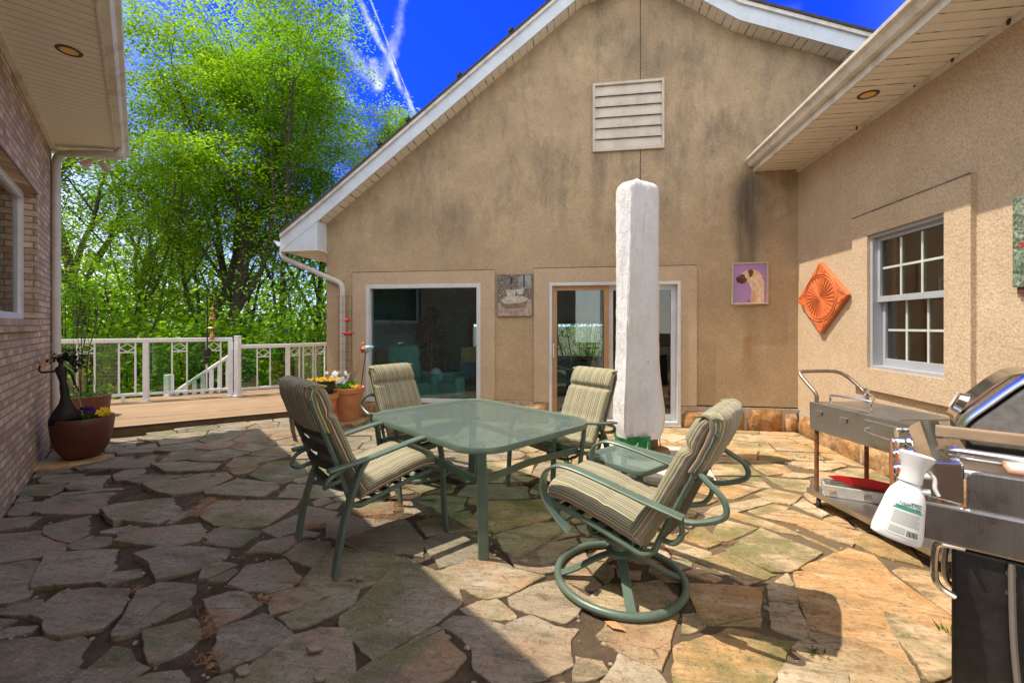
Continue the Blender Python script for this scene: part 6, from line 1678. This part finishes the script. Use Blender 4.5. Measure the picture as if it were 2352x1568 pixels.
# ---- terracotta pots by the gable corner
def tpot(c, r, h, label):
    root = thing('terracotta_pot', label, 'pot', c); 
    MB().lathe([(.0,0),(r*.62,0),(r*.66,.02),(r*.80,h*.45),(r*.81,h*.46),(r*.90,h*.84),(r,h*.86),(r,h),(r-.03,h),(r*.88,h*.92),(0,h*.90)], 44).build('pot', M['terracotta'], root, smooth=30)
    MB().lathe([(r*.86,h*.93),(0,h*.95)], 20, cap=False).build('potting_soil', M['potsoil'], root); return root
pA = DP(797, 962, 6.55); pA.z = .07
hA = H+(748-889)/F*6.55-.07
p1 = tpot(pA, .255, hA, 'terracotta pot with white flowers and bird stake by the picture window')
mb = MB()
for x_ in (-.02,.06,.12,.0,.05): leafball(mb, V(x_, GR.uniform(-.15,.05), hA), (.10,.08,.08), 60, .045, .014, GR)
gpart(mb, 'green_leaves', leafmat('fresh_leaf', [(.05,.17,.02),(.09,.26,.03),(.13,.33,.06)], .35), p1)
mb = MB(); st_ = MB()
for _ in range(46):
    c = V(GR.gauss(-.13,.085), GR.gauss(-.03,.07), hA+GR.uniform(.05,.24)); blossom(mb, c, .028, GR, V(GR.uniform(-.6,.6),-1,GR.uniform(0,.8))); st_.tube([V(c.x*.7-.03, c.y*.6, hA-.02), c], .002, 4)
gpart(mb, 'white_blossoms', M['white_petal'], p1); gpart(st_, 'flower_stems', M['leaf_small'], p1)
mb = MB()
for _ in range(12): blossom(mb, V(.17+GR.gauss(0,.035), -.08+GR.gauss(0,.04), hA+GR.uniform(.01,.06)), .024, GR, V(0,-1,.5))
gpart(mb, 'yellow_blossoms', M['yellow'], p1)
mb = MB()
for _ in range(20):
    p = V(.02, 0, hA); e = p+V(GR.uniform(-.05,.22), GR.uniform(-.1,.1), GR.uniform(.25,.48)); mb.tube([p, p.lerp(e,.5)+V(.02,0,.03), e], .0016, 4)
    for _ in range(4): leaf(mb, p.lerp(e, GR.uniform(.6,1)), V(GR.gauss(0,1),GR.gauss(0,1),GR.gauss(0,1)), .022, .006, GR)
gpart(mb, 'dry_seed_stems', M['dry'], p1)
m = MB(); m.box((pA.x-.30,pA.y-.26,.0),(pA.x+.28,pA.y+.2,.066)); tag(m.build('stone_block', M['plinth'], bevel=.02), 'rough brown stone block under the white-flowered terracotta pot', 'stone block')
pB = DP(735, 968, 6.15); pB.z = .0
hB = H+(748-902)/F*6.15
p2 = tpot(pB, .255, hB, 'terracotta pot mostly hidden behind the four-legged chair back')
q = MB().lathe([(.0,hB-.05),(.15,hB-.05),(.185,hB+.16),(.195,hB+.165),(.195,hB+.185),(.175,hB+.185),(.16,hB+.12),(0,hB+.12)], 28, (.02,0,0)); q.build('nursery_pot', M['black_plastic'], p2, smooth=35)
mb = MB()
for _ in range(40): blossom(mb, V(.02+GR.gauss(0,.10), GR.gauss(0,.08), hB+.15+GR.uniform(.0,.07)), .024, GR, V(0,-1,.6))
gpart(mb, 'yellow_blossoms', M['yellow'], p2)
mb = MB(); leafball(mb, V(.02,0,hB+.12), (.16,.14,.06), 120, .05, .012, GR); gpart(mb, 'leaves', M['leaf_small'], p2)
# ---- ceramic bird on a stake
b0 = DP(829, 882, 6.40); bi = thing('bird_stake', 'painted ceramic bird on a thin stake in the white-flowered pot', 'garden ornament', b0)
bc_ = DP(842, 801, 6.40)-b0
MB().tube([(0,0,-.05), (bc_.x-.012, bc_.y, bc_.z-.05)], .007, 6).build('stake', M['iron'], bi, smooth=True)
m_, nt_, b_ = newmat('painted_bird_glaze'); o_ = coord(nt_); vo = node(nt_, 'ShaderNodeTexVoronoi', Vector=o_, Scale=42)
c_ = ramp(nt_, sep(nt_, vo.outputs['Color'])[0], [(0,(.10,.38,.42)),(.3,(.16,.50,.55)),(.5,(.55,.52,.42)),(.65,(.55,.36,.06)),(.8,(.05,.16,.30)),(1,(.45,.06,.03))], 'CONSTANT')
link(nt_, c_, b_.inputs['Base Color']); b_.inputs['Roughness'].default_value = .3
q = MB(); vs = []; fs = []; n_ = 16; prof = [(-.085,.0,.012),(-.075,.004,.03),(-.04,-.006,.055),(.0,-.004,.058),(.045,.012,.040),(.085,.026,.018),(.112,.034,.004)]
for x, z, r in prof:
    for k in range(n_): a = 2*pi*k/n_; vs.append(bc_+V(x+.012, cos(a)*r*.75, z+sin(a)*r))
for i in range(len(prof)-1):
    for k in range(n_): fs.append((i*n_+k, (i+1)*n_+k, (i+1)*n_+(k+1) % n_, i*n_+(k+1) % n_))
q.add(vs, fs).build('body', m_, bi, smooth='full')
ob_ = simple('orange_glaze', (.72,.13,.02), .3); q = MB(); q.ball(bc_+V(-.055,0,.075), (.026,.022,.024), 12, 8); q.tube(cr([bc_+V(-.055,0,.07), bc_+V(-.05,0,.045), bc_+V(-.055,0,.015)], 4), [.018]*4+[.022]*5, 10); q.tube([bc_+V(-.075,0,.073), bc_+V(-.100,0,.068)], [.010,.003], 8); q.build('head', ob_, bi, smooth='full')
q = MB(); q.ball(bc_+V(-.045,-.018,-.018), (.042,.036,.04), 12, 8); q.build('breast', simple('red_glaze', (.55,.02,.02), .3), bi, smooth=True)
# ---- hummingbird feeder
f0 = DP(799, 766, 6.28); fe = thing('hummingbird_feeder', 'small red hummingbird feeder hanging in front of the downspout', 'feeder', f0)
MB().lathe([(.0,-.012),(.07,-.006),(.10,.004),(.105,.012),(.09,.018),(.02,.022),(0,.022)], 28).build('dish', M['red_plastic'], fe, smooth=35)
MB().lathe([(.0,-.035),(.05,-.028),(.06,-.01),(.0,-.01)], 20).build('nectar_bowl', M['glass'], fe, smooth=True)
MB().tube([(0,0,.02),(-.005,0,.17),(-.04,0,.42)], .0025, 5).build('hanger', M['iron'], fe)
q = MB(); q.lathe([(0,.17),(.035,.175),(.04,.20),(.03,.22),(0,.225)], 14, (-.01,0,0)); q.build('ant_guard', M['red_plastic'], fe, smooth=35)
# ---- shepherd hook with copper chime clamped to the railing
hp0 = hitrail = None
def onrail(px, py):
    r = ray(px, py); n0 = nA; t = (A1-V(0,0,H)).dot(n0)/r.dot(n0); return V(0,0,H)+r*(t-.06)
b1 = onrail(476, 800); t1 = onrail(476, 700)
hk = thing('shepherd_hook', 'black shepherd hook clamped to the tall white railing', 'hook', b1)
pts = [V(0,0,-.15), t1-b1]+[onrail(x, y)-b1 for x, y in ((475,686),(478,678),(484,677),(489,684),(492,689),(497,690),(501,687))]
MB().tube(cr(pts, 5), .011, 8).build('hook_rod', M['iron'], hk, smooth=True)
q = MB(); q.box((-.04,-.05,-.16),(.04,.05,-.02)); q.box((-.03,-.03,-.30),(.03,.03,-.17)); q.build('clamp', M['iron'], hk, bevel=.006)
ch0 = onrail(487, 690); wc = thing('wind_chime', 'copper wind chime dangling from the shepherd hook', 'wind chime', ch0)
chb = onrail(488, 780)-ch0
MB().tube([(0,0,0), chb], .003, 5).build('cord', M['copper'], wc)
for y, w_, h_ in ((708,.05,.02),(718,.035,.02),(730,.06,.035),(741,.03,.02),(752,.09,.018),(762,.03,.02),(771,.045,.07)):
    p = onrail(487.5, y)-ch0; q = MB(); q.lathe([(0,-h_),(w_,-h_*.6),(w_*.8,h_*.4),(.008,h_),(0,h_)], 14, p); q.build('copper_bead', M['copper'], wc, smooth=35)
# ---- weeds between the stones
for i, (px, py, lab) in enumerate(((1793,1151-0,'bright grass tuft in the paving joint near the stone plinth corner'),(2172,1454,'small green weed in the joint beside the grill cabinet'),(1872,1502,'tiny green sprout at the open joint below the chair shadow'),(1890,1063,'grass tuft in the paving left of the cart leg'),(1840,1052,'green tuft in a stone joint behind the swivel rocker'),(430,992,'dry brown weed growing along the deck rim'),(280,1030,'green weed beside the brown bowl planter'))):
    if i == 0: px, py = 1746, 1025
    p = Gg(px, py, 0); w_ = thing('weed', lab, 'weed', p); mb = MB()
    for _ in range(16):
        d = V(GR.gauss(0,.6), GR.gauss(0,.6), 1); leaf(mb, V(GR.gauss(0,.02), GR.gauss(0,.02), .0), d, GR.uniform(.025,.055), .004, GR)
    gpart(mb, 'blades', M['dry'] if 'dry brown' in lab else leafmat('weed_leaf', [(.05,.14,.02),(.10,.24,.03)], .3) if i < 2 else M['leaf_small'], w_)
# thin dead vine coiled on the stones
vp = []
for k in range(40):
    t = k/39; px = 395+130*t+18*sin(t*13); py = 1090+8*cos(t*17)-8*t; q_ = Gg(px, py, .035); vp.append(q_)
v_ = MB().tube(cr(vp, 2), .0028, 5).build('dead_vine', M['iron'], smooth=True); tag(v_, 'thin dark vine coiled over the shaded flagstones left of the chair', 'vine')
wl_ = Gg(1388, 1425, .03); m = MB(); leaf(m, V(0,0,0), V(1,-.5,.08), .11, .022, GR); o = m.build('dead_leaf', M['terracotta']); o.location = wl_; tag(o, 'curled brown leaf beside the swivel rocker base ring', 'leaf')
# ================================================================ furniture seen through the glass
tealf = simple('teal_upholstery', (.18,.46,.42), .8, 0, .12, 8)
def recliner(label, c, rz):
    root = thing('recliner', label, 'armchair', c, rz, 'teal recliners in the room')
    for nm, a, b in (('seat',(-.30,-.35,.12),(.30,.40,.46)),('armrest',(-.45,-.40,.06),(-.301,.40,.60)),('armrest',(.301,-.40,.06),(.45,.40,.60))): MB().box(a, b).build(nm, tealf, root, bevel=.05)
    q = MB(); q.obox((-.31,-.50,.40),(.62,0,0),(0,.22,.03),(0,-.18,.68)); q.build('backrest', tealf, root, bevel=.08); return root
for (px, py, d_, rz, lb_) in ((940,905,7.75,.6,'teal recliner seen through the window, left of the small tree'),(1062,905,7.7,-.7,'teal recliner seen through the window beside the stacked boxes')):
    p = DP(px, py, d_); p.z = .035; recliner(lb_, p, pi+rz)
def carton(label, px, py, d_, sz, mat, z, txt=None):
    p = DP(px, py, d_); p.z = z; root = thing('carton', label, 'box', p, .1); MB().box((-sz[0]/2,-sz[1]/2,0),(sz[0]/2,sz[1]/2,sz[2])).build('box', mat, root, bevel=.004); return root
cd = simple('cardboard', (.36,.21,.10), .85); 
carton('blue carton under the cardboard box inside the window', 1088, 868, 7.35, (.42,.3,.26), simple('blue_carton', (.03,.09,.15), .6), .62)
carton('open cardboard box stacked on the blue carton inside the window', 1090, 835, 7.35, (.42,.3,.25), cd, .885)
carton('brown carton inside the window at left', 905, 850, 8.4, (.55,.4,.55), cd, .5)
sd = thing('side_stand', 'low dark stand carrying the cartons inside the window', 'stand', (DP(1088,868,7.35).x, DP(1088,868,7.35).y, .03)); MB().box((-.25,-.18,0),(.25,.18,.585)).build('stand', M['black_plastic'], sd, bevel=.01)
p = DP(990, 860, 8.6); p.z = .03; tr_ = thing('indoor_tree', 'dark bushy indoor tree behind the picture window', 'indoor tree', p)
mb = MB(); 
for _ in range(2200):
    t = GR.random(); r = .52*(1-t)**.8+.05; a = GR.uniform(0,2*pi); leaf(mb, V(cos(a)*r*sqrt(GR.random()), sin(a)*r*sqrt(GR.random()), .35+1.5*t), V(cos(a),sin(a),GR.uniform(-.4,.3)), .09, .014, GR)
gpart(mb, 'foliage', leafmat('dark_needle', [(.01,.025,.012),(.02,.045,.02),(.03,.06,.03)], .1), tr_)
MB().tube([(0,0,0),(0,0,1.7)], .03, 8).build('trunk', M['wood_raw'], tr_)
pl_ = DP(1002, 845, 7.75); pl_.z = .46; o = thing('white_bag', 'crumpled white bag on the teal recliner', 'bag', pl_); MB().ball((0,0,.12), (.13,.1,.16), 10, 7).build('bag', simple('white_bag_plastic', (.6,.6,.62), .5, 0, .05, 8, .6, 20), o, smooth=True)
# ================================================================ trees
bark = simple('grey_bark', (.06,.046,.033), .95, 0, .35, 9, .8, 30)
bark2 = simple('dark_bark', (.045,.034,.024), .95, 0, .35, 9, .8, 30)
LM = [leafmat('spring_leaf_light', [(.19,.325,.014),(.225,.36,.02),(.25,.385,.024),(.18,.30,.014)], .55, .45),
      leafmat('spring_leaf_mid', [(.12,.25,.012),(.15,.29,.014),(.175,.32,.018),(.11,.23,.011)], .52, .45),
      leafmat('spring_leaf_deep', [(.07,.16,.008),(.10,.22,.010),(.15,.28,.012)], .48, .45)]
def grow(rnd, h, r0, lean=(0,0), forkh=.38, spread=.5, nlimb=9, twig=5):
    """tall tree with ascending limbs: returns trunk MB and leaf-cluster sites"""
    tr = MB(); sites = []
    def branch(p, d, L, r, depth):
        n = (9, 7, 5, 4)[depth]; pts = [p]; q = p; dd = d.normalized()
        for i in range(n):
            dd = (dd+V(rnd.gauss(0,.09), rnd.gauss(0,.09), (.02, .10, .03, -.02)[depth])).normalized(); q = q+dd*L/n; pts.append(q)
        rs_ = [max(.006, r*(1-.80*i/n)) for i in range(n+1)]
        tr.tube(pts, rs_, (8, 6, 4, 3)[depth], cap=False)
        if depth == 3: sites.append((pts[-1], dd)); sites.append((pts[2], dd))
        elif depth == 2: sites.append((pts[-1], dd))
        if depth < 3:
            k = (nlimb, twig, 4)[depth]
            for j in range(k):
                t = lerp((forkh, .30, .30)[depth], 1.0, (j+rnd.uniform(.1,.9))/k); i = min(n-1, int(t*n)); b = pts[i].lerp(pts[i+1], t*n-i)
                a = 2.4*j+rnd.uniform(-.5,.5); out = V(cos(a), sin(a), 0)
                dirn = (out*spread*rnd.uniform(.7,1.25)+V(0,0,rnd.uniform(.75,1.2))) if depth == 0 else (dd*.55+out*.85+V(0,0,rnd.uniform(-.15,.35)))
                LL_ = h*rnd.uniform(.28,.40)*(1.15-.65*t) if depth == 0 else L*rnd.uniform(.36,.56)
                branch(b, dirn, LL_, rs_[i]*rnd.uniform(.52,.68), depth+1)
    branch(V(0,0,-.3), V(lean[0], lean[1], 1), h*.88, r0, 0)
    return tr, sites
def crown(rnd, sites, per, L, wd, spread, keep=1.0):
    mb = MB()
    for p, d in sites:
        if rnd.random() > keep: continue
        s = spread*rnd.uniform(.6, 1.25); dn = V(rnd.gauss(0,.25), rnd.gauss(0,.25), 1).normalized()
        for _ in range(int(per*rnd.uniform(.6,1.3))):
            o = V(rnd.gauss(0,s), rnd.gauss(0,s), rnd.gauss(0,s*.42)); o.z -= .25*(o.x*o.x+o.y*o.y)/s
            dr_ = V(o.x, o.y, 0).normalized()*.8+V(rnd.gauss(0,.5), rnd.gauss(0,.5), rnd.gauss(-.18,.25))
            if dr_.length < .05: continue
            leaf(mb, p+o, dr_, L*rnd.uniform(.7,1.35), wd*rnd.uniform(.75,1.2), rnd, .4)
    return mb
TREES = []
def tree(label, x, y, h, r0, seed, mat, per=120, L=.092, wd=.046, spread=.27, bk=bark, group='leafy trees beyond the deck', keep=.42, z=None, **kw):
    rnd = random.Random(seed); z = terrain(x, y) if z is None else z
    root = thing('tree', label, 'tree', (x, y, z), 0, group)
    tr, sites = grow(rnd, h, r0, **kw)
    tr.build('trunk', bk, root, smooth='full', merge=False)
    crown(rnd, sites, per, L, wd, spread, keep).build('crown', mat, root, merge=False)
    TREES.append(root); return root
def retree(src, label, x, y, rz, sc, z=None):
    c = copy_tree(src); c['label'] = label; c.location = (x, y, terrain(x, y) if z is None else z); c.rotation_euler.z = rz; c.scale = sc if isinstance(sc, tuple) else (sc, sc, sc); return c
def TP(px, dep): p = C((px-1176)/F*dep, dep); return p.x, p.y
x, y = TP(512, 15.5); t1 = tree('tallest leafy tree with dark upright forked trunk near the middle of the trees', x, y, 19.0, .24, 3, LM[0], forkh=.30, spread=.50, nlimb=13)
x, y = TP(400, 15.0); t2 = tree('leafy tree with a trunk leaning left beside the tallest tree', x, y, 17.0, .19, 8, LM[0], lean=(-.14,.02), forkh=.16, spread=.60, nlimb=12)
x, y = TP(650, 18.0); t3 = tree('slender bright green tree left of the gable eave', x, y, 16.5, .15, 15, LM[1], forkh=.15, spread=.42, nlimb=12)
x, y = TP(765, 21); t4 = tree('smaller round-topped tree showing above the gable rake', x, y, 15.5, .15, 22, LM[0], forkh=.2, spread=.45, nlimb=12)
for src, px, dep, rz, sc, lab in ((t1,265,15.5,2.1,1.0,'leafy tree partly hidden by the brick house eave'),(t3,310,21,1.0,1.25,'slim tree between the eave corner and the leaning trunk'),
    (t2,585,22,3.4,1.05,'tree with leaning trunk just right of the tallest tree'),(t1,700,24,4.3,.95,'far tree filling the gap next to the gable rake'),
    (t4,175,13.5,.7,.75,'leafy tree directly behind the brick house downspout'),
    (t3,845,27,2.6,.85,'far thin tree just topping the gable rake'),(t2,60,16.5,2.2,1.0,'tree behind the brick house corner'),
    (t4,360,30,1.9,1.1,'far round tree low between the trunks')):
    x, y = TP(px, dep); retree(src, lab, x, y, rz, sc)
# understorey bushes
def bush(label, x, y, r, h, mat, seed, cnt=2600, L=.15, wd=.05):
    rnd = random.Random(seed); root = thing('bush', label, 'bush', (x, y, terrain(x, y)), 0, 'bushes below the railing')
    mb = MB(); st_ = MB(); cl = [V(rnd.gauss(0,r*.45), rnd.gauss(0,r*.35), rnd.uniform(.1,1)*h) for _ in range(26)]
    for c in cl:
        st_.tube([V(c.x*.25, c.y*.25, -.2), c*.6+V(0,0,.1), c], [.03,.018,.006], 5, cap=False)
    for _ in range(cnt):
        c = rnd.choice(cl); o = V(rnd.gauss(0,r*.17), rnd.gauss(0,r*.17), rnd.gauss(0,h*.09)); leaf(mb, c+o, V(rnd.gauss(0,1), rnd.gauss(0,1), rnd.gauss(.1,.6)), L*rnd.uniform(.6,1.4), wd*rnd.uniform(.7,1.2), rnd, .3)
    st_.build('stems', bark2, root, merge=False); mb.build('foliage', mat, root, merge=False); return root
bs = []
for i, (px, dep, r, h, k, lab) in enumerate(((150,11.0,2.2,4.6,1,'leafy bush beyond the railing beside the brick downspout'),(300,12.0,2.4,4.2,0,'bright bush behind the left half of the tall railing'),(430,11.5,1.9,3.0,2,'dark bush behind the stair handrail'),(560,13.0,2.0,3.6,1,'bush behind the railing corner post'),(690,12.5,2.2,4.2,2,'deep green bush left of the gable corner'),(620,16,2.6,5.0,1,'tall bush under the slender tree'))):
    x, y = TP(px, dep); bs.append(bush(lab, x, y, r, h, LM[k], 40+i))
for (px, dep, src, rz, sc, lab) in ((220,17,0,1.0,1.35,'large bush below the eave corner'),(380,18,1,2.2,1.4,'broad bush behind the leaning trunk'),(500,19,4,.6,1.5,'dark bush at the foot of the tallest tree'),(770,17,1,4.0,1.35,'bush behind the gable corner'),(90,14,1,3.1,1.2,'bush behind the brick house wall')):
    x, y = TP(px, dep); c = copy_tree(bs[src]); c['label'] = lab; c.location = (x, y, terrain(x, y)); c.rotation_euler.z = rz; c.scale = (sc,)*3
for (x, y, src, rz, lab) in ((-1.9,15.5,0,1.0,'bush outside the far left room window'),(.3,15.8,1,2.0,'bush outside the middle room window'),(2.0,15.2,0,4.0,'bush outside the right room window')):
    c = copy_tree(bs[src]); c['label'] = lab; c.location = (x, y, -.6); c.rotation_euler.z = rz; c.scale = (.9,)*3
# far woodland that reads as one mass
rnd = random.Random(77); mb = MB()
for _ in range(52000):
    px = rnd.uniform(-250, 1050); dep = rnd.uniform(22, 38); x, y = TP(px, dep); zb = terrain(x, y); z = zb+abs(rnd.gauss(0,1))*4.4-.5
    z += 1.5*mnoise.noise(V(x*.2, y*.2, 3))
    leaf(mb, V(x, y, z), V(rnd.gauss(0,1), rnd.gauss(0,1), rnd.gauss(0,.6)), rnd.uniform(.28,.6), rnd.uniform(.10,.19), rnd, .3)
tag(mb.build('far_woodland', LM[0], merge=False), kind='stuff')
